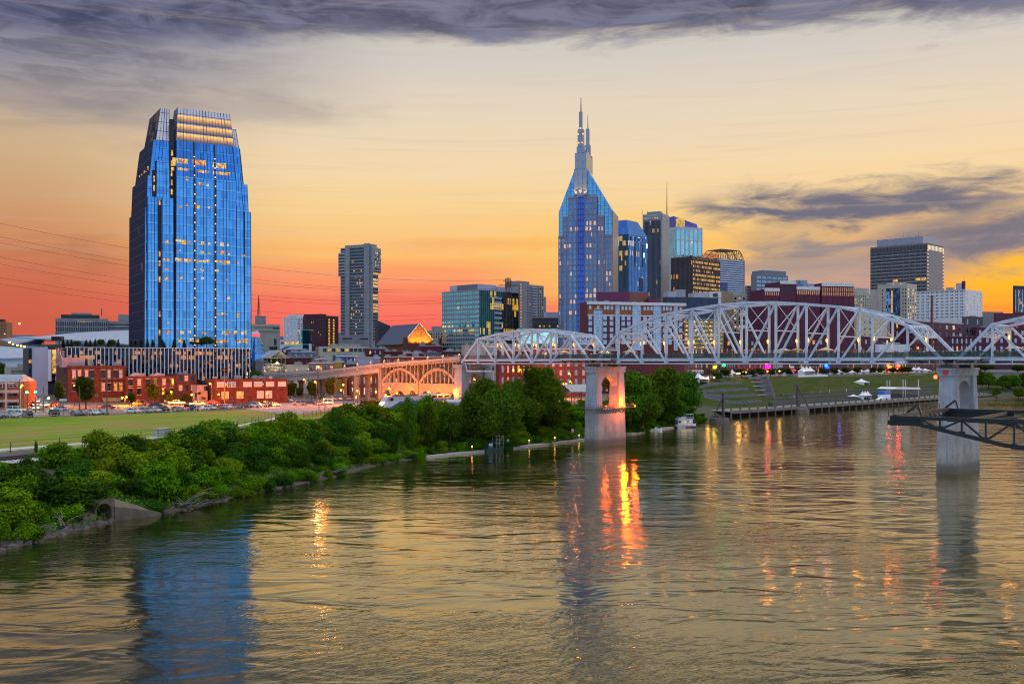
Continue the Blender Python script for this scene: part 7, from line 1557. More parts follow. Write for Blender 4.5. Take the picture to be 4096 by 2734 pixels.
MB().bx(-6, LB, -3.5, 9, 2.7, 3.2).build('deck', mat('deck_grey', (.24, .23, .23), .9), bw); MB().bx(-6, LB, -3.9, -3.52, 1.9, 3.25).build('fascia_beam', mat('old_concrete', (.20, .165, .135), .9, var=.35, scale=.4, streak=.4), bw)
for i in range(44): x = -5+i*8.; MB().lathe([(.38, -3), (.38, 1.9)], 8, (x, -3.4, 0)).build('pile', MATS['old_concrete'], bw)
for i in range(44): x = -5+i*8.; MB().bx(x-.35, x+.35, -3.8, -3.1, 3.26, 4.6).build('post', WALLC, bw)
mb = MB()
for hz in (.35, .7, 1.05): mb.bx(-5, LB-1, -3.5, -3.44, 3.2+hz, 3.26+hz)
for i in range(200): x = -5+i*1.72; mb.bx(x-.03, x+.03, -3.5, -3.44, 3.2, 4.3)
mb.build('railing', STEEL, bw)
# tents
TENT = mat('white_tent', (.80, .80, .84), .7, var=.05)
def tent(px, s_, wpx, hpx, label, peaks=1, closed=True, side=None, kind='tent', lift=.0, m_=None):
    g = pk3(s_, px); k = g.y/F; w_ = wpx*k/.93; h = hpx*k; eh = h*.52; o = thing(kind, label, 'tent', g, RRZ, 'white tents in the riverfront park'); m_ = m_ or TENT
    pw_ = w_/peaks; dp = min(max(pw_, 3), 8)
    for i in range(peaks):
        x0 = -w_/2+pw_*i; c = (x0+pw_/2, dp/2)
        mb = MB(); prof = [(1, eh), (.62, eh+(h-eh)*.22), (.30, eh+(h-eh)*.52), (.06, h)]
        for (f0, za), (f1, zb) in zip(prof[:-1], prof[1:]):
            for (sx, sy), (tx, ty) in (((-1, -1), (1, -1)), ((1, -1), (1, 1)), ((1, 1), (-1, 1)), ((-1, 1), (-1, -1))):
                q = lambda a, b, f, z: (c[0]+a*f*pw_/2, c[1]+b*f*dp/2, z); mb.face([q(sx, sy, f0, za), q(tx, ty, f0, za), q(tx, ty, f1, zb), q(sx, sy, f1, zb)])
        mb.bx(x0, x0+pw_, 0, .05, eh-.35, eh); mb.bx(x0, x0+pw_, dp-.05, dp, eh-.35, eh); mb.build('canopy', m_, o)
    mb = MB()
    for i in range(peaks+1):
        for y in (.1, dp-.1): x = min(max(-w_/2+pw_*i, -w_/2+.1), w_/2-.1); mb.tube([(x, y, -.3), (x, y, eh)], .06, 4)
    mb.build('leg', WFR, o)
    if closed:
        mb = MB(); mb.bx(-w_/2+.05, w_/2-.05, dp-.16, dp-.08, 0, eh-.36); mb.bx(-w_/2+.05, -w_/2+.12, .2, dp-.2, 0, eh-.36); mb.bx(w_/2-.12, w_/2-.05, .2, dp-.2, 0, eh-.36); mb.build('side_curtain', m_, o)
    return o
tent(2818, 62, 64, 44, 'big white gabled tent beside the riverside trees', 1); tent(2920, 70, 30, 28, 'white peaked tent left of the stone stairs', 1); tent(2940, 76, 24, 30, 'white peaked tent behind the one by the stone stairs', 1)
tent(3020, 78, 34, 20, 'flat white and blue market tent above the stairs', 1, m_=mat('blue_white_tent', (.5, .6, .8), .7)); tent(3168, 74, 34, 30, 'white tent just left of the large three-peaked tent', 1)
tent(3240, 72, 84, 38, 'large white tent with three peaks and a white fence', 3)
for i, (px, s_, w_, h_) in enumerate(((3310, 78, 34, 22), (3342, 78, 26, 24), (3368, 80, 26, 20), (3395, 80, 20, 16), (3420, 80, 22, 16), (3455, 82, 26, 20), (3482, 82, 22, 20), (3512, 82, 26, 16), (3540, 82, 24, 16), (3668, 84, 24, 24), (3688, 84, 26, 24))):
    tent(px, s_, w_, h_, f'small white peaked tent right of the three-peaked tent, {ordn(i)} from the left')
tent(3720, 80, 36, 16, 'low white marquee beside the right pier', 1); tent(3468, 42, 44, 26, 'closed white box tent on the upper lawn'); tent(3472, 12, 66, 34, 'white triple-peaked tent on the boardwalk', 3); tent(3432, 18, 36, 14, 'small white canopy beside the triple-peaked boardwalk tent', 1, closed=False)
o = tag(MB().bx(0, 1, 0, 1, 0, 1).build('picket_fence', TENT, loc=(0, 0, 0)), 'low white picket fence around the three-peaked tent', 'fence'); a, b = pk(66, 3192), pk(66, 3312); L_ = (b-a).length
o.data = MB().bx(0, L_, 0, .12, 0, 1.2).build('tmp', TENT).data; bpy.data.objects.remove(bpy.data.objects['tmp']); o.location = (a.x, a.y, z1(a.x, a.y)); o.rotation_euler = (0, 0, RRZ)
# stage
sg = thing('stage', 'open-air stage with white canopy, truss towers and blue boxes on the boardwalk', 'stage', (*pk(6, 3540), 3.2), RRZ); k = sg.location.y/F; u_ = lambda px: (pk(6, px)-pk(6, 3540)).dot(RD)
MB().bx(u_(3560), u_(3688), 2, 12, 0, 1.4).build('platform', mat('stage_black', (.02, .02, .03), .8), sg)
MB().hexa([(u_(3575), 1, 40*k), (u_(3690), 1, 33*k), (u_(3690), 12, 33*k), (u_(3585), 12, 40*k)], [(u_(3600), 1, 46*k), (u_(3685), 1, 41*k), (u_(3685), 12, 41*k), (u_(3600), 12, 46*k)]).build('canopy', TENT, sg)
for px in (3558, 3569, 3622, 3632, 3683):
    mb = MB(); h = 76*k
    for dx in (-.35, .35): mb.beam((u_(px)+dx, 1.5, 0), (u_(px)+dx, 1.5, h), .12)
    for i in range(14): mb.beam((u_(px)-.35, 1.5, h*i/14), (u_(px)+.35, 1.5, h*(i+1)/14), .08)
    mb.build('truss_tower', WFR, sg)
MB().bx(u_(3537), u_(3562), 0, 4, 20*k, 34*k).build('blue_container', mat('stage_blue', (.03, .16, .6), .6), sg); MB().bx(u_(3537), u_(3562), 0, 4, 0, 19*k).build('white_container', TENT, sg); MB().hexa([(u_(3515), 0, 0), (u_(3537), 0, 0), (u_(3537), 2, 0), (u_(3515), 2, 0)], [(u_(3515), 0, .2), (u_(3537), 0, 13*k), (u_(3537), 2, 13*k), (u_(3515), 2, .2)]).build('ramp', TENT, sg)
gb_ = tag(MB().bx(-2, 2, -1.2, 1.2, 0, 2.0).bx(-2.1, 2.1, -1.3, 1.3, 2.0, 2.15).build('skip', mat('green_skip', (.01, .09, .05), .6), loc=(*pk(5, 3090), 3.2)), 'dark green metal skip on the boardwalk', 'skip'); gb_.rotation_euler = (0, 0, RRZ)
for px, s_, c, nm in ((3246, 27, (.8, .03, .03), 'red'), (3282, 27, (.05, .6, .1), 'green'), (3317, 27, (.9, .7, .03), 'yellow'), (3384, 27, (.8, .8, .85), 'white'), (3175, 22, (.35, .65, .85), 'pale blue'), (3905, 60, (.05, .5, .1), 'dark green'), (3932, 60, (.7, .03, .06), 'crimson')):
    q = thing('feather_flag', f'{nm} feather flag standing on the park lawn', 'flag', pk3(s_, px), RRZ, 'feather flags in the park'); MB().tube([(0, 0, -.2), (0, 0, 3.6)], .04, 4).build('pole', STEEL, q); MB().hexa([(.03, 0, 1.0), (.5, 0, 1.2), (.5, .03, 1.2), (.03, .03, 1.0)], [(.03, 0, 3.6), (.8, 0, 2.9), (.8, .03, 2.9), (.03, .03, 3.6)]).build('cloth', mat(nm.replace(' ', '_')+'_flag', c, .8), q)
for i, (px, s_, top, w_) in enumerate([(2770, 70, 1512, 60), (2872, 72, 1505, 54), (2905, 78, 1500, 60), (2965, 80, 1502, 60), (3010, 82, 1505, 44), (3045, 84, 1503, 46), (3082, 82, 1505, 46), (3120, 84, 1504, 44), (3152, 84, 1505, 36), (3205, 86, 1504, 44), (3245, 88, 1498, 44), (3296, 86, 1505, 44), (3335, 86, 1503, 40), (3385, 86, 1500, 40), (3430, 86, 1496, 38), (3492, 86, 1490, 34), (3520, 88, 1494, 30), (3572, 86, 1472, 44), (3610, 86, 1474, 44), (3632, 88, 1480, 40)]):
    g = pk3(s_-9, px); h = CH-(top-HZ)/F*g.y-g.z; tree(g, max(h, 5.5), w_/F*g.y*1.25, f'dark round tree on the riverfront promenade, {ordn(i)} from the left', group='promenade trees', crown_mat=LM3)
for px, top, w_, lb in ((3845, 1462, 60, 'dark tree behind the right bridge pier'), (3940, 1450, 90, 'dark spreading tree beside the wooden sheds'), (4070, 1452, 80, 'dark tree at the right edge above the far bank')):
    g = gd(px, 800); tree(g, CH-(top-HZ)/F*800-g.z, w_/F*800, lb, crown_mat=LM3)
wl_ = tag(MB().bx(0, 60, 0, .6, -3, 5.5).build('quay_wall', WALLC, loc=gd(3860, 775)), 'dark retaining wall above the far green bank', 'wall'); wl_.rotation_euler = (0, 0, R(20))
# mooring dolphins
def dolphin(px, wl, ptop, pxp, bpx, bpy, label, left):
    d = CH*F/(wl-HZ); c = P(px, wl, d); o = thing('mooring_dolphin', label, 'mooring post', (c.x, d+3, 0), 0, 'mooring dolphins in the river'); k = d/F
    MB().lathe([(4.0, -2), (4.1, 1.5), (4.1, 1.9), (.1, 1.95)], 28).build('concrete_base', mat('dolphin_concrete', (.20, .165, .15), .9, var=.3, streak=.4), o)
    xp = (pxp-px)*k; ht = (wl-12-ptop)*k; VIO = mat('violet_steel', (.085, .055, .10), .6); MB().lathe([(.62, 1.9), (.62, ht), (.5, ht+.4)], 12, (xp, 0, 0)).build('post', VIO, o); MB().tube([(xp, -.6, ht-1.2), ((bpx-px)*k, -1.5, 1.9)], .28, 6).build('brace', VIO, o); return o
d1 = dolphin(2883, 1692, 1558, 2899, 2856, 1668, 'round mooring dolphin with a violet post and a heap of driftwood', True); dolphin(3210, 1652, 1527, 3197, 3243, 1643, 'round mooring dolphin with a violet post before the park steps', False)
mb = MB()
for i in range(26):
    a = random.random()*6.28; r = random.uniform(.5, 3.6); p = Vector((cos(a)*r*.9-1.2, sin(a)*r-.6, 2.0+random.random()*.8)); q = p+Vector((random.uniform(-2.6, 2.6), random.uniform(-2.4, 2.4), random.uniform(-.5, 1.0))); mb.tube([p, p.lerp(q, .5)+Vector((0, 0, .25)), q], [.14, .1, .04], 4)
tag(mb.build('driftwood_pile', mat('dark_driftwood', (.10, .075, .06), .95, var=.4), loc=d1.location), 'dark heap of driftwood lodged on the left mooring dolphin', 'driftwood')
# floating docks and boats
DOCKM = mat('dock_planks', (.42, .39, .36), .9, var=.25, scale=1.)
def dock(pts, label):
    p = [gp(*a) for a in pts]; o = thing('floating_dock', label, 'dock', (p[0].x, p[0].y, 0)); q = resample([Vector((a.x, a.y, 0)) for a in p], 9.)
    for a, b in zip(q[:-1], q[1:]):
        d = (b-a).normalized(); n = Vector((-d.y, d.x, 0)); a_ = a-p[0]+d*.04; b_ = b-p[0]; a_.z = b_.z = 0
        MB().hexa([a_-n*1.1+Vector((0, 0, -.5)), b_-n*1.1+Vector((0, 0, -.5)), b_+n*1.1+Vector((0, 0, -.5)), a_+n*1.1+Vector((0, 0, -.5))], [a_-n*1.1+Vector((0, 0, .5)), b_-n*1.1+Vector((0, 0, .5)), b_+n*1.1+Vector((0, 0, .5)), a_+n*1.1+Vector((0, 0, .5))]).build('deck_section', DOCKM, o)
    return o
dock([(1690, 1838), (1880, 1818), (2100, 1791), (2335, 1766)], 'long narrow floating dock left of the left bridge pier'); dock([(2515, 1740), (2600, 1727), (2695, 1712)], 'short floating dock between the pier and the houseboat')
for i, (px, py) in enumerate(((1888, 1812), (2116, 1783), (2219, 1770), (2316, 1760), (2573, 1726))):
    g = gp(px, py); g.z = .5; q = thing('dock_light', f'white dock bollard with amber light, {ordn(i)} from the left', 'lamp', g, 0, 'bollard lights on the docks'); MB().lathe([(.16, 0), (.16, 1.1)], 8).build('bollard', WFR, q); MB().lathe([(.17, 1.12), (.17, 1.32), (.05, 1.36)], 8).build('light', glow_mat('dock_light_glass', (1, .38, .08), 12, .05), q)
for px, py, h, lb in ((2032, 1790, 2.2, 'small white sign on a post on the long dock'), (2290, 1755, 3.4, 'white notice board beside the pier on the dock'), (2300, 1752, 3.2, 'brown notice board beside the pier on the dock')):
    g = gp(px, py); g.z = .5; q = thing('dock_sign', lb, 'sign', g); MB().tube([(0, 0, 0), (0, 0, h)], .06, 5).build('post', STEEL, q); MB().bx(-.35, .35, -.1, -.06, h-1.2, h).build('board', WFR if 'white' in lb else mat('brown_board', (.16, .08, .04), .8), q)
def hull(L_, w_, h, m_, parent, name='hull', sharp=.35):
    mb = MB(); n = 9; R_ = []
    for i in range(n):
        t = i/(n-1); f = 1 if t < 1-sharp else max(.05, 1-((t-(1-sharp))/sharp)**2*.95); x = L_*(t-.5); zt_ = h*(1+.25*max(0, (t-.6)/.4)**2)
        R_.append([(x, -w_/2*f, zt_), (x*.96, -w_/2*f*.8, -.25), (x*.96, w_/2*f*.8, -.25), (x, w_/2*f, zt_)])
    for a, b in zip(R_[:-1], R_[1:]):
        for j in range(3): mb.face([a[j], b[j], b[j+1], a[j+1]])
        mb.face([a[0], a[3], b[3], b[0]])
    mb.face(list(reversed(R_[0]))); mb.face(R_[-1]); return mb.build(name, m_, parent)
BOATW = mat('boat_white', (.82, .82, .85), .35, var=.04); TURQ = mat('turquoise_canvas', (.06, .36, .42), .7)
g = gp(2738, 1717); g.z = 0; hb = thing('houseboat', 'white two-deck houseboat with turquoise sun canopies at the short dock', 'boat', g, R(14)); HL = 9.6
hull(HL, 3.4, .95, BOATW, hb, sharp=.22); MB().bx(-HL*.34, HL*.30, -1.45, 1.45, .96, 3.0).build('cabin', BOATW, hb); MB().bx(-HL*.48, HL*.34, -1.65, 1.65, 3.0, 3.14).build('upper_deck', BOATW, hb); MB().bx(-HL*.40, HL*.02, -1.2, 1.2, 3.15, 4.1).build('upper_console', BOATW, hb)
for x, m_ in ((-2.6, G_DARK), (-.6, L_YEL), (.9, G_WIN), (2.1, L_WHT)): MB().bx(x-.5, x+.5, -1.52, -1.45, 1.7, 2.5).build('window', m_, hb)
for x0, x1, z_ in ((-HL*.44, -HL*.06, 5.4), (HL*.0, HL*.33, 4.9)):
    mb = MB()
    for i in range(6):
        ya, yb = -1.5+i*.5, -1.0+i*.5; f = lambda y: z_+.28*(1-(y/1.5)**2); mb.hexa([(x0, ya, f(ya)-.06), (x1, ya, f(ya)-.06), (x1, yb, f(yb)-.06), (x0, yb, f(yb)-.06)], [(x0, ya, f(ya)), (x1, ya, f(ya)), (x1, yb, f(yb)), (x0, yb, f(yb))])
    mb.build('sun_canopy', TURQ, hb); mb = MB()
    for x in (x0+.1, x1-.1):
        for y in (-1.4, 1.4): mb.beam((x, y, 3.14), (x, y, z_), .06)
    mb.build('canopy_pole', WFR, hb)
mb = MB()
for zz_ in (.4, .8):
    for y in (-1.6, 1.6): mb.beam((-HL*.47, y, 3.14+zz_), (HL*.34, y, 3.14+zz_), .05)
    mb.beam((HL*.34, -1.6, 3.14+zz_), (HL*.34, 1.6, 3.14+zz_), .05); mb.beam((HL*.36, -1.5, .96+zz_), (HL*.49, -.6, .96+zz_), .05)
mb.build('railing', WFR, hb)
for x, m_, lb in ((1.6, mat('red_kayak', (.6, .04, .08), .4), 'red'), (3.4, mat('navy_kayak', (.04, .06, .2), .4), 'navy')):
    q = thing('kayak', f'small {lb} jet craft moored at the side of the houseboat', 'boat', g+Vector((x*.97, -2.6+x*.24, 0)), R(14)); hull(2.4, .8, .5, m_, q); MB().bx(-.6, .3, -.2, .2, .55, .85).build('seat', BOATW, q)
g = gp(2622, 1730); g.z = 0; mbt = thing('motorboat', 'small open white motorboat at the short dock left of the houseboat', 'boat', g, R(10)); hull(5.2, 1.9, .8, BOATW, mbt); MB().bx(-.3, .5, -.5, .5, .82, 1.4).build('console', BOATW, mbt); MB().bx(-2.75, -2.4, -.3, .3, .3, 1.5).build('outboard_engine', BLK, mbt); MB().bx(.5, .56, -.5, .5, 1.4, 1.9).build('windscreen', G_WIN, mbt)
g = gp(1975, 1814); g.z = 0; gs_ = thing('work_skiff', 'dark green flat work boat with a small cabin and mesh frame', 'boat', g, R(38)); SKG = mat('skiff_green', (.04, .09, .07), .5); hull(7.2, 2.3, .85, SKG, gs_, sharp=.2)
MB().hexa([(-2.6, -.9, .9), (-.7, -.9, .9), (-.7, .9, .9), (-2.6, .9, .9)], [(-2.4, -.8, 2.5), (-1.0, -.8, 2.5), (-1.0, .8, 2.5), (-2.4, .8, 2.5)]).build('cabin', SKG, gs_); MB().hexa([(-2.3, -.92, 1.6), (-1.0, -.92, 1.6), (-1.0, -.86, 1.6), (-2.3, -.86, 1.6)], [(-2.25, -.86, 2.3), (-1.1, -.86, 2.3), (-1.1, -.8, 2.3), (-2.25, -.8, 2.3)]).build('cabin_window', G_WIN, gs_)
mb = MB()
for x in (.2, 1.5, 2.8):
    for y in (-.8, .8): mb.beam((x, y, .9), (x, y, 4.2), .07)
for zz_ in (2.2, 3.2, 4.2): mb.beam((.2, -.8, zz_), (2.8, -.8, zz_), .05); mb.beam((.2, .8, zz_), (2.8, .8, zz_), .05)
mb.beam((.2, -.8, .9), (2.8, -.8, 4.2), .06); mb.build('mesh_frame', GREYM, gs_)

# ------------------------------------------------------------------ black steel gantry at the right
GB = mat('gantry_black', (.018, .026, .030), .5, var=.3, metal=.3); zG = CH-218/F*130
gt = thing('gantry', 'black steel gantry reaching in over the water from the right edge', 'gantry', (50.0, 130.0, zG), atan2(120.6-130, 62-50)); gw = 26.
gdv = Vector((62-50, 120.6-130)); gdv.normalize(); gnv = Vector((-gdv.y, gdv.x))
def gtruss(y, L_, plate):
    n = 8; xs2 = [L_*i/n for i in range(n+1)]; bz = lambda x: -.85-2.45*min(1, max(0, x-3.2)/11.5)
    MB().beam((-.5, y, 0), (L_, y, 0), .55, .45).build('top_chord', GB, gt); mb = MB()
    mb.beam((-.6, y, -.85), (3.2, y, -.85), .45, .35)
    for a, b in zip(np.linspace(3.2, L_, 9)[:-1], np.linspace(3.2, L_, 9)[1:]): mb.beam((a, y, bz(a)), (b, y, bz(b)), .5, .5)
    mb.build('bottom_chord', GB, gt)
    xs3 = [-.5, 1.4, 3.2, 5.6, 8.2, 11.0, 14.2, 17.6, 21.4, 25.5, 30]
    for i, x in enumerate(xs3):
        if x > L_: break
        MB().beam((x, y, 0), (x, y, bz(x)), .22, .22).build('vertical', GB, gt); MB().bx(x-.4, x+.4, y-.16, y+.16, bz(x)-.2, bz(x)+.45).build('gusset_plate', GB, gt)
        if i+1 < len(xs3) and xs3[i+1] <= L_: x2 = xs3[i+1]; MB().beam((x2, y, -.1) if i % 2 else (x, y, -.1), (x, y, bz(x)) if i % 2 else (x2, y, bz(x2)), .3, .24).build('diagonal', GB, gt)
    if plate: MB().bx(-.3, 3.3 if y < 1 else 9., y-.06, y+.06, -.75 if y < 1 else -1.8, -.05).build('web_plate', GB, gt)
gtruss(0, 30, True); gtruss(gw, 30, True)
mb = MB(); mb.beam((0, 0, .1), (0, gw, .1), .5, .5); mb.beam((0, 0, -.8), (0, gw, -.8), .4, .4)
for i in range(12): mb.beam((0, gw*i/12, .1), (0, gw*(i+1)/12, -.8), .16); mb.beam((-.8, gw*i/12, .2), (-.8, gw*i/12, 1.0), .07)
mb.beam((-.8, 0, 1.0), (-.8, gw, 1.0), .07); mb.beam((-.8, 0, .6), (-.8, gw, .6), .06); mb.build('end_frame', GB, gt); MB().bx(-1.0, -.3, 0, gw, .05, .14).build('walkway', GB, gt)
for y in (6, gw-1): mb = MB(); mb.beam((-.3, y, .3), (1.2, y, 1.5), .26); mb.beam((1.2, y, 1.5), (1.6, y, .2), .2); mb.build('buffer_strut', GB, gt)
mb = MB()
for x in (8.2, 14.2, 21.4, 28): mb.beam((x, 0, -.2), (x, gw, -.2), .3, .4)
mb.beam((8.2, 0, -.2), (14.2, gw, -.2), .18); mb.beam((14.2, 0, -.2), (21.4, gw, -.2), .18); mb.build('cross_beams', GB, gt)
for y in (0, gw): MB().bx(28.6, 30.4, y-.9, y+.9, -zG-2, -3.4).build('leg', GB, gt)

# ------------------------------------------------------------------ culvert on the bank
CUL = mat('culvert_concrete', (.14, .115, .085), .9, var=.35, scale=.5, streak=.35, bump=.2)
g0 = gp(432, 2088); cu = thing('culvert', 'arched concrete drain outlet with wing walls at the foot of the bank', 'culvert', (g0.x-.6, g0.y, 0), atan2(.93, .37)-.25); cu.scale = (.85, .85, .85)
mb = MB(); M = lambda u, v, w_: (u, w_, v); arch_wall(mb, M, -2.1, 2.1, -1, 4.3, [(-1.5, 1.5, 2.0)], .8, n=12); mb.build('headwall', CUL, cu); MB().bx(-1.52, 1.52, 3.4, 3.6, -1, 3.6).build('painted_tunnel_dark', mat('tunnel_dark_paint', (.004, .004, .004), 1.), cu)  # black end plate paints the darkness inside the barrel
mb = MB()
for i in range(12): a0, a1 = pi*i/12, pi*(i+1)/12; mb.face([(-1.5*cos(a0), .8, 2+1.5*sin(a0)), (-1.5*cos(a1), .8, 2+1.5*sin(a1)), (-1.5*cos(a1), 3.4, 2+1.5*sin(a1)), (-1.5*cos(a0), 3.4, 2+1.5*sin(a0))])
for s_ in (-1.5, 1.5): mb.face([(s_, .8, -1), (s_, 3.4, -1), (s_, 3.4, 2), (s_, .8, 2)])
mb.build('barrel', CUL, cu)
for i, (z0_, z2) in enumerate(((4.8, 4.2), (4.1, 3.2), (3.1, 2.2), (2.1, .9))): MB().hexa([(2.12+i*2.3, -.2-i*.25, -1), (4.42+i*2.3, -.45-i*.25, -1), (4.42+i*2.3, 1.6, -1), (2.12+i*2.3, 1.6, -1)], [(2.12+i*2.3, -.1-i*.25, z0_*.55), (4.42+i*2.3, -.35-i*.25, z2*.55), (4.42+i*2.3, 3.2, z2*.85), (2.12+i*2.3, 3.2, z0_*.85)]).build('wing_wall', CUL, cu)
MB().hexa([(-5.0, -1.4, -1), (-2.12, -.2, -1), (-2.12, 1.2, -1), (-5.0, 1.2, -1)], [(-5.0, -1.4, 1.6), (-2.12, -.2, 1.8), (-2.12, 1.4, 3.2), (-5.0, 1.4, 1.8)]).build('wing_wall', CUL, cu)

# ------------------------------------------------------------------ street: cars
GLS = glass('car_glass', (.10, .12, .15), 1, 1, wob=.01, metal=.8); TYRE = mat('tyre_rubber', (.012, .012, .012), .9); RIM = mat('wheel_rim', (.4, .4, .42), .35, metal=.8)
HEAD = mat('headlight_lens', (.7, .72, .75), .15, var=.05); TAIL = mat('taillight_lens', (.35, .01, .01), .25, var=.05); HEADON = glow_mat('headlight_on', (1, .66, .28), 12, .05); TAILON = glow_mat('taillight_on', (1, .03, .01), 9, .05)
CARP = {k: mat(k+'_car_paint', c, .3, var=.03, coat=.6) for k, c in dict(white=(.78, .78, .8), silver=(.42, .44, .48), black=(.012, .012, .016), navy=(.02, .04, .13), maroon=(.18, .015, .03), red=(.45, .02, .02), grey=(.16, .17, .19), bronze=(.32, .24, .17), cream=(.62, .56, .44)).items()}
def prof_mesh(prof, w_, inset=None):
    """extrude a side outline (x, z) across the car; upper points pulled in"""
    mb = MB(); n = len(prof); zm = max(z for x, z in prof)
    hw = lambda z: w_/2*(1-(.16*max(0, (z-.85)/(zm-.85)) if zm > .9 else 0))
    A = [(x, -hw(z), z) for x, z in prof]; B_ = [(x, hw(z), z) for x, z in prof]; mb.face(A); mb.face(list(reversed(B_)))
    for i in range(n): j = (i+1) % n; mb.face([A[j], A[i], B_[i], B_[j]])
    return mb
CK = {'sedan': (4.7, 1.8, [(-2.35, .35), (2.3, .35), (2.35, .62), (2.25, .78), (1.15, .92), (-1.75, .95), (-2.3, .88)], [(1.1, .9), (.45, 1.42), (-.75, 1.44), (-1.65, .95)]),
      'suv': (4.7, 1.9, [(-2.3, .4), (2.3, .4), (2.35, .75), (2.2, 1.0), (1.2, 1.08), (-2.25, 1.1), (-2.35, .9)], [(1.15, 1.06), (.6, 1.74), (-1.95, 1.76), (-2.25, 1.1)]),
      'van': (4.9, 1.95, [(-2.4, .4), (2.35, .4), (2.45, .8), (2.1, 1.05), (1.5, 1.1), (-2.4, 1.1)], [(1.6, 1.08), (.75, 1.8), (-2.2, 1.82), (-2.4, 1.1)]),
      'pickup': (5.4, 1.95, [(-2.7, .5), (2.6, .5), (2.7, .85), (2.6, 1.05), (1.4, 1.12), (-2.7, 1.12)], [(1.3, 1.1), (.7, 1.75), (-.6, 1.77), (-.85, 1.12)])}
PROTO = {}
def car_proto(kind):
    L_, w_, low, cab = CK[kind]; o = thing('parked_car', 'car', 'car', (0, 0, -500)); o['group'] = 'cars along the street'
    prof_mesh(low, w_).build('body', CARP['white'], o); prof_mesh(cab, w_*.97).build('cabin_glass', GLS, o)
    mb = MB(); (a, za), (b, zb), (c, zc_), (d, zd) = cab; mb.hexa([(b-.05, -w_*.40, zb-.03), (c, -w_*.40, zc_-.03), (c, w_*.40, zc_-.03), (b-.05, w_*.40, zb-.03)], [(b-.1, -w_*.40, zb+.03), (c+.05, -w_*.40, zc_+.03), (c+.05, w_*.40, zc_+.03), (b-.1, w_*.40, zb+.03)])
    for s_ in (-1, 1):
        for (p, q_) in (((a, za), (b, zb)), ((c, zc_), (d, zd)), (((b+c)/2+.1, za), ((b+c)/2+.1, zb))): mb.beam((p[0], s_*w_*.485, p[1]), (q_[0], s_*w_*.415, q_[1]), .09, .09)
    mb.build('roof', CARP['white'], o)
    for x in (-L_*.30, L_*.31):
        for s_ in (-1, 1):
            wh = MB().tube([(0, -.11, 0), (0, .11, 0)], .33, 12).build('wheel', TYRE, o, loc=(x, s_*(w_/2-.1), .33)); MB().tube([(0, -.125, 0), (0, .125, 0)], .19, 8).build('rim', RIM, wh)
    for s_ in (-1, 1):
        fx = low[2][0]; MB().bx(fx-.18, fx+.03, s_*w_*.36-.2, s_*w_*.36+.2, low[2][1]+.02, low[2][1]+.18).build('headlight', HEAD, o); rx = low[-1][0]; MB().bx(rx-.05, rx+.12, s_*w_*.38-.16, s_*w_*.38+.16, low[-1][1]-.16, low[-1][1]+.02).build('taillight', TAIL, o)
    return o
for k in CK: PROTO[k] = car_proto(k)
used = set()
def car(px, py, kind, colr, hd, label, on=False, name='parked_car', d=None):
    g = gp(px, py) if d is None else gd(px, d); mats = {'body': CARP[colr], 'roof': CARP[colr]}
    if on: mats['headlight'] = HEADON; mats['taillight'] = TAILON
    o = dup(PROTO[kind], g+Vector((0, 0, .12)), R(hd), label, mats=mats); o.name = name; o['category'] = 'car'
    if on:
        ld = bpy.data.lights.new('headlight_beam', 'SPOT'); ld.energy = 500; ld.color = (1, .6, .3); ld.spot_size = R(70); ld.spot_blend = .7; l_ = bpy.data.objects.new('headlight_beam', ld); col.objects.link(l_); l_.parent = o; l_.location = (2.5, 0, .8); l_.rotation_euler = Vector((1, 0, -.16)).to_track_quat('-Z', 'Y').to_euler()
    return o
A1 = -46
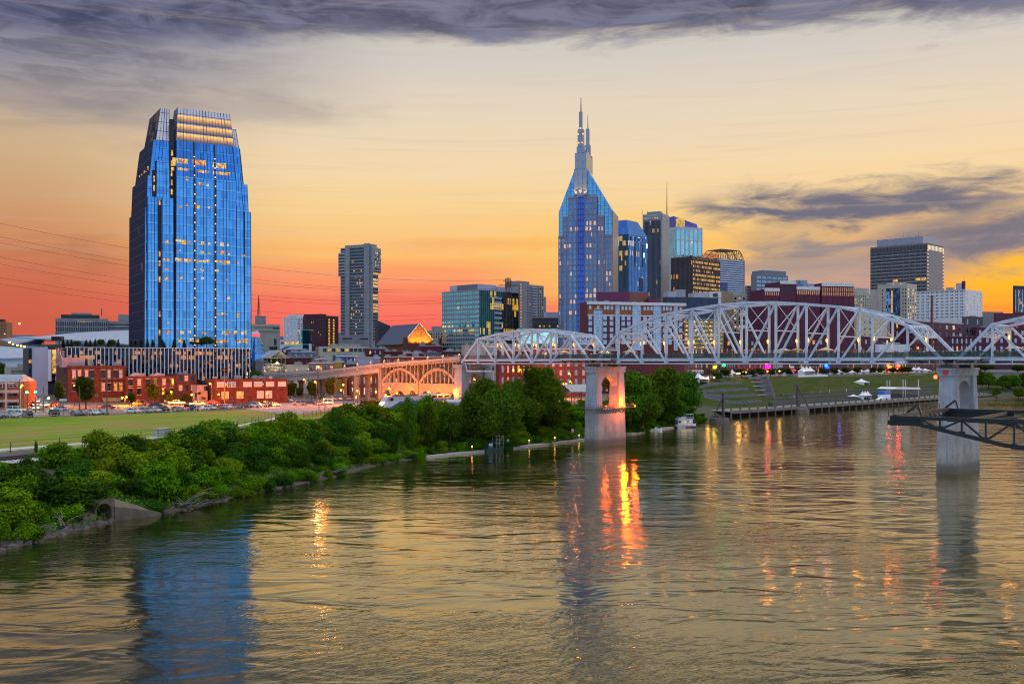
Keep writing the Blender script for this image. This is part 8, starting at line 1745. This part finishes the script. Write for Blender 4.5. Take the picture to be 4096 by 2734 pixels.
for px, py, kind, colr, hd, lb in [(2, 1673, 'sedan', 'black', A1, 'black sedan cut by the left picture edge'), (52, 1670, 'sedan', 'silver', A1, 'silver sedan parked left of the white one by the field'), (82, 1662, 'sedan', 'white', -10, 'white sedan between the silver sedan and the black SUV'), (110, 1669, 'suv', 'black', 128, 'black SUV seen from behind at the left end of the field'),
    (64, 1649, 'suv', 'cream', 5, 'cream SUV beside the brown warehouse'), (216, 1664, 'suv', 'black', 130, 'dark SUV seen from behind waiting at the crossing'), (304, 1662, 'sedan', 'navy', A1, 'navy sedan facing the field left of the maroon one'), (336, 1661, 'sedan', 'maroon', A1, 'maroon sedan between navy and white sedans'), (375, 1659, 'sedan', 'white', A1, 'white sedan right of the maroon one'),
    (414, 1657, 'sedan', 'silver', A1, 'silver sedan beside the tall utility pole'), (533, 1652, 'sedan', 'white', -20, 'white sedan alone in front of the two-storey brick'), (581, 1650, 'sedan', 'silver', -25, 'silver sedan left of another white one by the brick'), (617, 1648, 'sedan', 'white', -30, 'white sedan next to the black SUV mid-row'), (651, 1647, 'suv', 'black', -30, 'black SUV in the middle of the parked row'),
    (710, 1644, 'sedan', 'grey', -40, 'grey sedan right of a gap in the parked row'), (752, 1641, 'suv', 'navy', 140, 'navy SUV seen from behind in the parked row'), (786, 1641, 'sedan', 'white', -30, 'white sedan beside the navy SUV'), (836, 1639, 'sedan', 'white', -20, 'white sedan left of the maroon one on the right half of the row'), (871, 1637, 'sedan', 'maroon', -25, 'maroon sedan between two white ones'),
    (902, 1635, 'sedan', 'white', -30, 'white sedan right of the maroon one on the right half of the row'), (948, 1633, 'sedan', 'navy', -35, 'navy sedan in front of the long low brick block'), (984, 1632, 'sedan', 'black', -35, 'black sedan left of the silver minivan'), (1021, 1629, 'van', 'silver', -25, 'silver minivan near the end of the parked row'), (1061, 1627, 'pickup', 'grey', -40, 'grey pickup truck at the end of the parked row'), (1096, 1626, 'sedan', 'white', -15, 'white sedan at the right end of the parked row'),
    (1195, 1622, 'suv', 'bronze', 195, 'bronze car seen from the side on the pale lot'), (1236, 1620, 'sedan', 'navy', 190, 'navy sedan beside the bronze car on the pale lot'), (1272, 1620, 'sedan', 'silver', 185, 'silver sedan on the pale lot left of the white SUV'), (1307, 1618, 'suv', 'white', 178, 'white SUV on the pale lot beside a lamp post'),
    (1015, 1610, 'sedan', 'grey', -50, 'grey car in the back row before the orange-red brick'), (1040, 1610, 'sedan', 'maroon', -50, 'maroon car in the back row before the orange-red brick'), (1068, 1609, 'van', 'white', -50, 'white van in the back row before the orange-red brick'), (1092, 1609, 'suv', 'silver', -50, 'silver SUV in the back row under the trees'), (1113, 1608, 'sedan', 'red', -50, 'red car in the back row under the trees'), (1146, 1607, 'sedan', 'silver', -30, 'silver car at the right end of the back row'),
    (1322, 1602, 'sedan', 'white', 0, 'white car parked below the yellow-lit tree'), (1365, 1600, 'suv', 'navy', 10, 'dark blue car under the double arches'), (1392, 1600, 'sedan', 'bronze', 10, 'bronze car under the double arches'), (707, 1620, 'pickup', 'white', 190, 'white pickup parked across the street from the field'), (560, 1622, 'suv', 'black', 160, 'black SUV parked at the kerb by the small street tree'), (915, 1613, 'suv', 'navy', 170, 'navy SUV across the street under the big tree'), (850, 1616, 'sedan', 'red', 165, 'pinkish red car across the street under lamp light'),
    (2183, 1588, 'sedan', 'red', 30, 'red car left in the orange-lit lot behind the dark tree'), (2215, 1586, 'sedan', 'black', 20, 'black sedan in the orange-lit lot'), (2259, 1583, 'suv', 'navy', 15, 'navy SUV in the orange-lit lot'), (2305, 1581, 'sedan', 'white', 10, 'white sedan in the orange-lit lot by the pier'), (2334, 1579, 'sedan', 'red', 15, 'red sedan half hidden by the left pier')]:
    car(px, py, kind, colr, hd, lb)
for i, (px, py, kind, colr, hd, lb) in enumerate([(150, 1640, 'sedan', 'silver', -75, 'silver car with headlights on turning out of the side street'), (176, 1630, 'suv', 'white', -70, 'white SUV with headlights on in the side street'), (128, 1626, 'sedan', 'black', -72, 'black car with headlights on in the side street'), (150, 1612, 'sedan', 'white', -70, 'white sedan with headlights on behind the black one'), (120, 1606, 'suv', 'navy', -70, 'navy SUV with headlights on queuing in the side street'),
    (140, 1598, 'sedan', 'silver', 108, 'silver car showing red tail lights in the side street'), (240, 1644, 'sedan', 'silver', -140, 'silver car with headlights on at the crossing'), (430, 1637, 'sedan', 'red', 42, 'red car driving past the red brick building'), (620, 1628, 'sedan', 'black', 42, 'black car driving along the street with lights on'), (790, 1622, 'sedan', 'silver', 222, 'silver car driving left along the street with headlights on'), (205, 1626, 'sedan', 'maroon', -100, 'maroon car with headlights on beside the street trees')]):
    car(px, py, kind, colr, hd, lb, on=True, name='moving_car')
rr_ = 0
for r_ in range(7):
    for i in range(4):
        p = gd(1652+i*12-r_*1.0, 408+r_*9); c_ = ['white', 'silver', 'grey', 'navy', 'red', 'white', 'black'][(r_*3+i*2) % 7]
        o = dup(PROTO['sedan' if (r_+i) % 3 else 'suv'], p+Vector((0, 0, .05)), R(-40), f'{c_} car beyond the viaduct arch, {ordn(r_)} row back, {ordn(i)} from the left', mats={'body': CARP[c_], 'roof': CARP[c_]}); o['group'] = 'cars in the lot beyond the viaduct'
def rm(o):
    for c in KIDS.get(o.name, []): rm(c)
    bpy.data.objects.remove(o)
for o in PROTO.values(): rm(o)
# ------------------------------------------------------------------ street lamps
def gph(px, py, h):
    ds = np.linspace(150, 900, 1501); xs2 = (px-CX)/F*ds; zs = CH-(py-HZ)/F*ds; g = zt(xs2, ds)+h; i = np.argmax(zs <= g) if np.any(zs <= g) else len(ds)-1; return Vector((xs2[i], ds[i], g[i]-h))
SOD = glow_mat('sodium_lamp', (1, .33, .03), 8, .02); GRL = glow_mat('green_signal', (.02, 1, .15), 22, .02); WRM = glow_mat('warm_lamp', (1, .62, .22), 14, .02); REDL = glow_mat('red_signal', (1, .03, .01), 20, .02)
_lc = [0]
def slamp(px, py, lb, h=7.5, e=2600, c=(1, .21, .006), m_=None, d=None, arm=1.2, r_=.34):
    g = gph(px, py, h) if d is None else gd(px, d)
    if d is not None: h = CH-(py-HZ)/F*d-g.z
    o = thing('street_lamp', lb, 'street lamp', g, random.uniform(-.5, .5)-.8, 'lit street lamps')
    MB().tube([(arm, 0, -.2), (arm, 0, h-.3), (arm*.6, 0, h+.35), (.1, 0, h+.32)], [.10, .08, .06, .05], 6).build('pole', STEEL, o); MB().lathe([(.08, h+.28), (r_, h+.1), (r_*.9, h-.18), (.06, h-.32)], 10).build('lamp_head', m_ or SOD, o)
    if e: lamp_light(o, (0, 0, h-.75), e, c, .75)
    return o
for px, py, lb in [(241, 1540, 'amber lamp shining like a star left of the big street tree'), (297, 1541, 'amber lamp inside the big street tree'), (89, 1540, 'amber lamp right of a pair at the brown warehouse corner'), (82, 1547, 'amber lamp left of a pair at the brown warehouse corner'), (131, 1541, 'amber lamp over the side street'),
    (488, 1590, 'amber lamp left of a pair at the red brick corner'), (506, 1586, 'amber lamp right of a pair at the red brick corner'), (685, 1566, 'amber lamp between two trees before the dark brick building'), (767, 1577, 'amber lamp before the grey annex'), (840, 1533, 'tall amber double lamp before the long low brick'), (875, 1576, 'amber lamp against the left end of the long low brick'), (1069, 1572, 'amber lamp against the long low brick block'),
    (1216, 1517, 'tall amber lamp beside the utility pole by the viaduct'), (1260, 1526, 'amber lamp right of the utility pole'), (1364, 1559, 'amber lamp left under the double arches'), (1429, 1562, 'amber lamp right under the double arches'), (1504, 1566, 'amber lamp left of the arch spans'), (1543, 1578, 'amber lamp above the locomotive nose'), (1557, 1551, 'upper amber lamp inside the first arch'), (1588, 1571, 'amber lamp above the locomotive roof'), (1638, 1556, 'amber lamp in the middle of the first arch'), (1674, 1544, 'amber lamp at the parked rows beyond the arch'), (1715, 1566, 'amber lamp below the second arch'), (1817, 1561, 'amber lamp left of the abutment tower'),
    (2053, 1478, 'amber lamp left of a pair below the truss deck'), (2079, 1478, 'amber lamp right of a pair below the truss deck'), (2162, 1538, 'amber lamp beside the tall dark tree trunk'), (2254, 1534, 'left lamp of the twin amber lamps by the pier'), (2264, 1534, 'right lamp of the twin amber lamps by the pier'), (2281, 1525, 'amber lamp above right of the twin lamps'), (2273, 1544, 'amber lamp below the twin lamps'), (2276, 1492, 'high amber lamp on the brick wall left of the pier')]:
    d_ = float(np.interp(px, [80, 132, 240, 300, 490, 700, 860, 1075, 1216, 1364, 1440, 1504, 1560, 1674, 1717, 1817, 2053, 2081, 2162, 2240, 2290], [292, 330, 322, 322, 330, 334, 334, 336, 345, 352, 352, 348, 338, 395, 338, 338, 402, 402, 366, 426, 436]))
    slamp(px, py, lb, e=900 if px < 140 else 9000 if px < 1180 else 6000 if px < 1850 else 8000, d=d_)
for px, py, d, lb in ((1295, 1596, 272, 'amber lamp on a tall black post on the pale lot'), (1425, 1587, 280, 'amber lamp on a tall black post by the picket fence')): slamp(px, py, lb, d=d, e=450, r_=.2)
slamp(1108, 1451, 'bright white-gold floodlamp over the beige brick house', d=421, m_=WRM, c=(1, .7, .3), e=3500, r_=.6)
slamp(1273, 1466, 'pink-gold lamp cluster on the utility pole before the arcade', d=318, e=1200, c=(1, .4, .2), arm=.4, r_=.45); slamp(194, 1592, 'small white-gold lamp between tree and side street', h=4.5, m_=WRM, e=500)
for px, py, lb in ((108, 1568, 'green traffic signal left of a pair over the side street'), (142, 1567, 'green traffic signal right of a pair over the side street')): slamp(px, py, lb, h=6, m_=GRL, e=500, c=(.05, 1, .2), arm=.4)
slamp(2338, 1484, 'red traffic signal left of the left pier', m_=REDL, e=500, c=(1, .03, .01), r_=.3)
slamp(1373, 1538, 'amber floodlamp lighting the pillar between the double arches', h=8.5, e=3200)
for i, (px, s_, py) in enumerate(((2831, 62, 1525), (2857, 60, 1542), (2950, 66, 1513), (2958, 66, 1519), (2972, 70, 1517), (2984, 68, 1511), (3070, 72, 1510), (3118, 74, 1509), (3216, 74, 1505), (3574, 80, 1476), (3590, 80, 1476), (3526, 80, 1488))):
    g = pk3(s_, px); h = CH-(py-HZ)/F*g.y-g.z; o = thing('park_lamp', f'yellow globe lamp in the riverfront park, {ordn(i)} listed from the stairs rightward' if False else f'yellow globe lamp in the riverfront park, {ordn(i)} from the left', 'lamp', g, 0, 'globe lamps in the park'); h = max(h, 3); MB().tube([(0, 0, -.2), (0, 0, h)], .08, 5).build('pole', STEEL, o); MB().lathe([(.1, h), (.42, h+.25), (.42, h+.55), (.1, h+.8)], 8).build('globe', glow_mat('yellow_globe', (1, .68, .16), 9, .05), o); lamp_light(o, (0, -.7, h+.4), 450 if i < 9 else 1500, (1, .5, .12), .9)
lamp_l = [(3060, 1515, 'magenta'), (3305, 1500, 'blue')]
# lamps lighting the pink lot and walls behind the left pier
# utility poles, signs, wires
WOOD = mat('weathered_pole', (.12, .09, .07), .9, var=.3)
for px, pyb, pyt, lb, arms in ((173, 1648, 1548, 'weathered wooden pole left of the side street signals', 0), (318, 1652, 1541, 'bare wooden pole with yellow guard in front of the big tree', 0), (428, 1660, 1464, 'tall dark pole with street signs beside the brick entrance', 1), (898, 1620, 1470, 'dark utility pole before the long low brick block', 1), (1270, 1602, 1470, 'tall utility pole with cross arms by the viaduct', 2), (1560, 1602, 1487, 'utility pole with transformer before the first arch', 2), (78, 1645, 1520, 'leaning wooden pole at the brown warehouse corner', 1)):
    g = gp(px, pyb); h = CH-(pyt-HZ)/F*g.y-g.z; o = thing('utility_pole', lb, 'pole', g, .5, 'utility poles along the street'); MB().tube([(0, 0, -.3), (0, 0, h)], [.2, .14], 6).build('pole', WOOD, o)
    for k in range(arms): MB().bx(-1.2, 1.2, -.08, .08, h-.9-k*1.4, h-.72-k*1.4).build('cross_arm', WOOD, o)
    if 'transformer' in lb: MB().lathe([(.3, h-4), (.3, h-2.9)], 8, (.35, -.3, 0)).build('transformer', GREYM, o)
g = gd(3727, 860); h = CH-(1182-HZ)/F*860-g.z; o = thing('steel_pylon', 'rust-brown steel power pylon with short arms behind the right end post', 'pylon', g); MB().tube([(0, 0, 0), (0, 0, h)], [1.3, .9], 8).build('mast', mat('rust_pylon', (.16, .07, .05), .8), o)
for zf in (.985, .90, .80, .70): MB().tube([(-3.6, 0, h*zf-.4), (0, 0, h*zf), (3.6, 0, h*zf-.4)], .2, 5).build('arm', MATS['rust_pylon'], o)
g = gd(2032, 575); h = CH-(1112-HZ)/F*575-g.z; tw_ = thing('transmission_tower', 'dark lattice transmission tower in front of the teal glass office', 'transmission tower', g, .4); LAT = mat('lattice_rust', (.07, .03, .025), .7); mb = MB()
hb = lambda z: 3.6*(1-z/h*.72)
for sx in (-1, 1):
    for sy in (-1, 1): mb.beam((sx*hb(0), sy*hb(0), 0), (sx*hb(h), sy*hb(h), h), .3)
zl = [h*i/13 for i in range(14)]
for za, zb in zip(zl[:-1], zl[1:]):
    for sy in (-1, 1): mb.beam((-hb(za), sy*hb(za), za), (hb(zb), sy*hb(zb), zb), .18); mb.beam((hb(za), sy*hb(za), za), (-hb(zb), sy*hb(zb), zb), .18); mb.beam((-hb(zb), sy*hb(zb), zb), (hb(zb), sy*hb(zb), zb), .18)
mb.build('lattice', LAT, tw_)
for zf, L_ in ((.97, 3.2), (.93, 6.5), (.82, 6.5), (.70, 6.0)): MB().beam((-L_, 0, h*zf), (0, 0, h*zf+.9), .2).beam((L_, 0, h*zf), (0, 0, h*zf+.9), .2).beam((-L_, 0, h*zf), (L_, 0, h*zf), .24).build('cross_arm', LAT, tw_)
WIRE = mat('wire_black', (.03, .02, .02), .7)
for i, ys_ in enumerate(((899, 987, 1067, 1118), (951, 1040, 1117, 1150), (975, 1058, 1130, 1156), (1032, 1113, 1180, 1176), (1060, 1136, 1197, 1186), (1115, 1183, 1243, 1230), (1140, 1206, 1265, 1240))):
    pts = [P(px, y, d) for px, y, d in zip((0, 505, 1005, 2030), ys_, (455, 480, 515, 575))]; pts.insert(0, pts[0]+(pts[0]-pts[1])*.4+Vector((0, 0, 2)))
    n = 30; a = np.array([tuple(p) for p in pts]); kk = np.arange(len(pts)); 
    A_ = np.array([np.polyval(np.polyfit(a[:, 0], a[:, j], 3), np.linspace(a[0, 0], a[-1, 0], n)) for j in (1, 2)]); xs2 = np.linspace(a[0, 0], a[-1, 0], n)
    tag(MB().tube([Vector((x, A_[0][q], A_[1][q])) for q, x in enumerate(xs2)], .055, 4).build('power_line', WIRE), f'thin power line crossing the left sky, {ordn(i)} from the top', 'power line', 'power lines in the left sky')
# street trees
for i, (px, b_, t_, w_, lit) in enumerate([(120, 1600, 1536, 62, 0), (235, 1628, 1512, 70, 0), (345, 1636, 1499, 140, 0), (525, 1624, 1570, 58, 0), (613, 1618, 1528, 88, 0), (682, 1616, 1558, 86, 0), (745, 1612, 1572, 56, 0), (800, 1610, 1562, 70, 0), (912, 1608, 1530, 76, 0), (996, 1608, 1532, 74, 0), (1105, 1600, 1540, 60, 0), (1160, 1602, 1528, 84, 0), (1200, 1600, 1546, 50, 0), (1247, 1602, 1516, 74, 0), (1318, 1600, 1500, 68, 1), (1045, 1604, 1545, 40, 0)]):
    nm = ['small dark', 'dark narrow', 'largest dark', 'little round', 'full green', 'brown-green', 'low amber-lit', 'amber-lit', 'ragged green', 'dark leafy', 'thin dark', 'broad amber-lit', 'low dark', 'tall dark', 'airy yellow-lit', 'small slim'][i]
    ptree(px, b_, t_, w_, f'{nm} street tree, {ordn(i)} from the left along the street' if i < 15 else 'small slim street tree before the orange-red brick', group='street trees', crown_mat=LM3 if not lit else leafmat('lamp_lit_leaf', (.20, .22, .02), (.08, .10, .012)))  # lamp glow on the lit tree is painted into its leaf colour
for px, d, top, w_, lb in ((1087, 470, 1388, 52, 'round dark tree below the stone hall'), (1480, 545, 1406, 40, 'low dark tree among the low roofs'), (1030, 405, 1478, 90, 'dark hedge-like tree at the podium corner'), (10, 470, 1440, 90, 'dark tree beside the stone courthouse'), (2450, 430, 1440, 90, 'dark tree seen between the pier columns')):
    g = gd(px, d); tree(g, CH-(top-HZ)/F*d-g.z, w_/F*d, lb, crown_mat=LM3)
ptree(84 if False else 145, 1812, 1762, 30, 'young tree standing by the fence on the field edge', crowns=CROWNT); ptree(1362, 1668, 1615, 40, 'vine-covered stump tree on the lot fence')
tag(leaf_o := obj('hedge', leaf_mesh('hedge', [((x, 0, 1.2), (1.6, 1.2, 1.4)) for x in np.arange(-5, 5.1, 1.6)], 5000, .35, LM3), loc=gp(1508, 1628)), 'clipped dark hedge left of the locomotive', 'hedge'); leaf_o.rotation_euler = (0, 0, .6)
# fences, concrete block, cone
def fence(pts, label, h, step, m_, bars=3, name='chain_link_fence', pk_=0., px=True):
    p = resample([gp(*a) for a in pts], step); o = thing(name, label, 'fence', p[0]); mb = MB()
    for i, a in enumerate(p):
        q = a-p[0]; q.z = z1(a.x, a.y)-p[0].z
        if i < 100: MB().beam((q.x, q.y, q.z-.2), (q.x+random.uniform(-.05, .05), q.y, q.z+h), .12).build('post', m_, o)
        if i:
            for k in range(bars): mb.beam(prev+Vector((0, 0, h*(k+1)/bars-.05)), q+Vector((0, 0, h*(k+1)/bars-.05)), .05)
            if pk_:
                for j in range(int(step/pk_)): r = prev.lerp(q, j*pk_/step); mb.beam(r, r+Vector((0, 0, h)), .04)
        prev = q
    mb.build('wire' if not pk_ else 'pickets', m_, o); return o
FST = mat('fence_steel', (.10, .09, .08), .7); fence([(-330, 1838), (0, 1816), (440, 1777), (740, 1746), (930, 1717), (1085, 1688)], 'old wire fence with leaning posts along the track', 2.0, 5., FST); fence([(-330, 1685), (0, 1675), (420, 1661), (840, 1645), (1060, 1635)], 'light wire fence between the parked cars and the grass field', 1.4, 8., GREYM, 2)
fence([(1215, 1672), (1330, 1656), (1480, 1638)], 'black picket fence round the pale lot', 1.8, 3., BLK, 2, 'picket_fence', .6); fence([(1165, 1606), (1300, 1602), (1450, 1604)], 'grey wire fence behind the cars on the pale lot', 2.0, 5., GREYM, 3); fence([(925, 1702), (1000, 1686), (1180, 1652)], 'pale rail fence beside the end of the footpath', 1.6, 6., LROOF, 2)
g = gp(648, 1746); q = tag(MB().bx(-1.4, 1.4, -1, 1, 0, 1.7).bx(-1.5, 1.5, -1.1, 1.1, 1.7, 1.8).build('concrete_block', mat('mossy_concrete', (.42, .42, .38), .9, var=.35, streak=.5), loc=g), 'stained concrete box beside the footpath fence', 'concrete box'); q.rotation_euler = (0, 0, .8)
g = gp(182, 1668); q = thing('traffic_cone', 'orange traffic cone at the left end of the parked row', 'cone', g); MB().lathe([(.22, .04), (.05, .75)], 10).build('cone', mat('cone_orange', (.8, .12, .01), .6), q); MB().bx(-.28, .28, -.28, .28, 0, .04).build('base', BLK, q)
# street signs
for px, py, wd, lb, m_ in ((253, 1596, 4.2, 'white street sign over the crossing', WFR), (272, 1634, 1.6, 'white notice board at the kerb', WFR), (386, 1580, 2.0, 'green street sign over the brick entrance', mat('sign_green', (.02, .3, .12), .6))):
    g = gph(px, py, 4.5) if px != 272 else gp(px, 1652); q = thing('street_sign', lb, 'sign', g); hh = 4.5 if px != 272 else 2.4; MB().tube([(0, .1, 0), (0, .1, hh)], .06, 5).build('post', STEEL, q); MB().bx(-wd/4, wd/4, -.04, .04, hh-.5, hh+.1).build('board', m_, q)
# ------------------------------------------------------------------ train
td = Vector((22.8, 27, 0)).normalized(); t0 = Vector((-42.2, 318, 0)); t0.z = z1(t0.x, t0.y)+.5; TRZ = atan2(td.y, td.x)
TB = mat('train_blue', (.025, .10, .55), .35, var=.05, coat=.4); TS = mat('train_silver', (.46, .48, .52), .35, metal=.5, var=.1); TWH = mat('train_white', (.75, .75, .78), .4)
lc = thing('locomotive', 'white and blue passenger locomotive with lit headlamps below the viaduct', 'locomotive', t0, TRZ)
MB().hexa([(0, -1.4, .9), (17, -1.5, .9), (17, 1.5, .9), (0, 1.4, .9)], [(1.3, -1.25, 3.0), (17, -1.5, 3.0), (17, 1.5, 3.0), (1.3, 1.25, 3.0)]).build('body', TWH, lc); MB().hexa([(1.4, -1.25, 3.01), (17, -1.5, 3.01), (17, 1.5, 3.01), (1.4, 1.25, 3.01)], [(2.6, -1.15, 4.5), (17, -1.2, 4.5), (17, 1.2, 4.5), (2.6, 1.15, 4.5)]).build('cab_and_hood', TS, lc)
MB().hexa([(1.75, -1.16, 3.35), (1.75, 1.16, 3.35), (1.85, 1.16, 3.35), (1.85, -1.16, 3.35)], [(2.38, -1.1, 4.2), (2.38, 1.1, 4.2), (2.5, 1.1, 4.2), (2.5, -1.1, 4.2)]).build('windscreen', G_DARK, lc); MB().bx(3.4, 4.4, -1.6, -1.35, 3.2, 4.1).build('cab_window', G_DARK, lc)
mb = MB(); mb.hexa([(3.0, -1.56, .95), (17, -1.56, .95), (17, -1.5, .95), (3.0, -1.42, .95)], [(7.5, -1.56, 2.95), (17, -1.56, 2.95), (17, -1.5, 2.95), (7.5, -1.5, 2.95)]); mb.build('blue_flash', TB, lc); MB().bx(6, 16, -1.0, 1.0, 4.51, 4.8).build('roof_grille', STEEL, lc)
for y in (-.5, .5): MB().bx(.55, .9, y-.16, y+.16, 2.2, 2.5).build('headlamp', glow_mat('train_headlamp', (1, .85, .5), 14, .05), lc)
for y in (-.6, .6): MB().bx(2.6, 2.9, y-.2, y+.2, 4.52, 4.75).build('roof_beacon', glow_mat('amber_beacon', (1, .3, .03), 10, .05), lc)
for x in (3.5, 13): MB().bx(x-2, x+2, -1.2, 1.2, .15, .88).build('bogie', BLK, lc)
pc = thing('passenger_carriage', 'silver and blue double-deck passenger carriage behind the locomotive', 'railway carriage', t0+td*17.6, TRZ)
mb = MB(); mb.bx(0, 26, -1.5, 1.5, .8, 4.6); mb.build('body', TS, pc); MB().hexa([(0, -1.5, 4.6), (26, -1.5, 4.6), (26, 1.5, 4.6), (0, 1.5, 4.6)], [(0, -.9, 5.0), (26, -.9, 5.0), (26, .9, 5.0), (0, .9, 5.0)]).build('roof', LROOF, pc); MB().bx(.1, 25.9, -1.56, -1.5, 2.5, 3.5).build('blue_band', TB, pc)
for i in range(8): MB().bx(1.5+i*3, 3.6+i*3, -1.57, -1.5, 3.7, 4.3).build('window', G_DARK, pc); MB().bx(1.5+i*3, 3.6+i*3, -1.57, -1.5, 1.6, 2.2).build('window', G_DARK, pc)
for x in (4, 22): MB().bx(x-1.6, x+1.6, -1.2, 1.2, .1, .78).build('bogie', BLK, pc)
sh_ = tag(MB().bx(0, 9, 0, 4, -1, 3.4).hexa([(0, 0, 3.4), (9, 0, 3.4), (9, 4, 3.4), (0, 4, 3.4)], [(0, 1.9, 4.2), (9, 1.9, 4.2), (9, 2.1, 4.2), (0, 2.1, 4.2)]).build('shed', LAV, loc=gp(1790, 1650)), 'small pale blue shed beside the abutment below the carriage', 'shed'); sh_.rotation_euler = (0, 0, .3)
op = thing('open_shelter', 'open shelter with grey metal gable roof left of the left pier', 'shelter', gd(2322, 372), .75)
for s_ in (0, 1): MB().hexa([(-6, 3, 8.0), (8, 3, 8.0), (8, 7*s_-1*(1-s_), 5.4), (-6, 7*s_-1*(1-s_), 5.4)], [(-6, 3, 8.15), (8, 3, 8.15), (8, 7*s_-1*(1-s_), 5.55), (-6, 7*s_-1*(1-s_), 5.55)]).build('roof_slope', GREYM, op)
for x in (-5.5, -1, 3.5, 7.5): MB().tube([(x, -.6, -.2), (x, -.6, 5.5)], .14, 6).build('post', RUST, op); MB().tube([(x, 6.6, -.2), (x, 6.6, 5.5)], .14, 6).build('post', RUST, op)
for px, s_, w_ in ((3215, 30, 'sitting near the first flag on the lawn'), (3160, 24, 'by the pale blue flag'), (2925, 60, 'in front of the peaked tent by the stairs'), (2960, 62, 'above the stairs'), (3345, 26, 'on the seat rows near the white flag'), (3030, 40, 'on the stone stairs'), (3290, 24, 'near the green flag'), (2950, 60, 'between two globe lamps')):
    person(pk3(s_, px), rng.uniform(0, 6), w_)
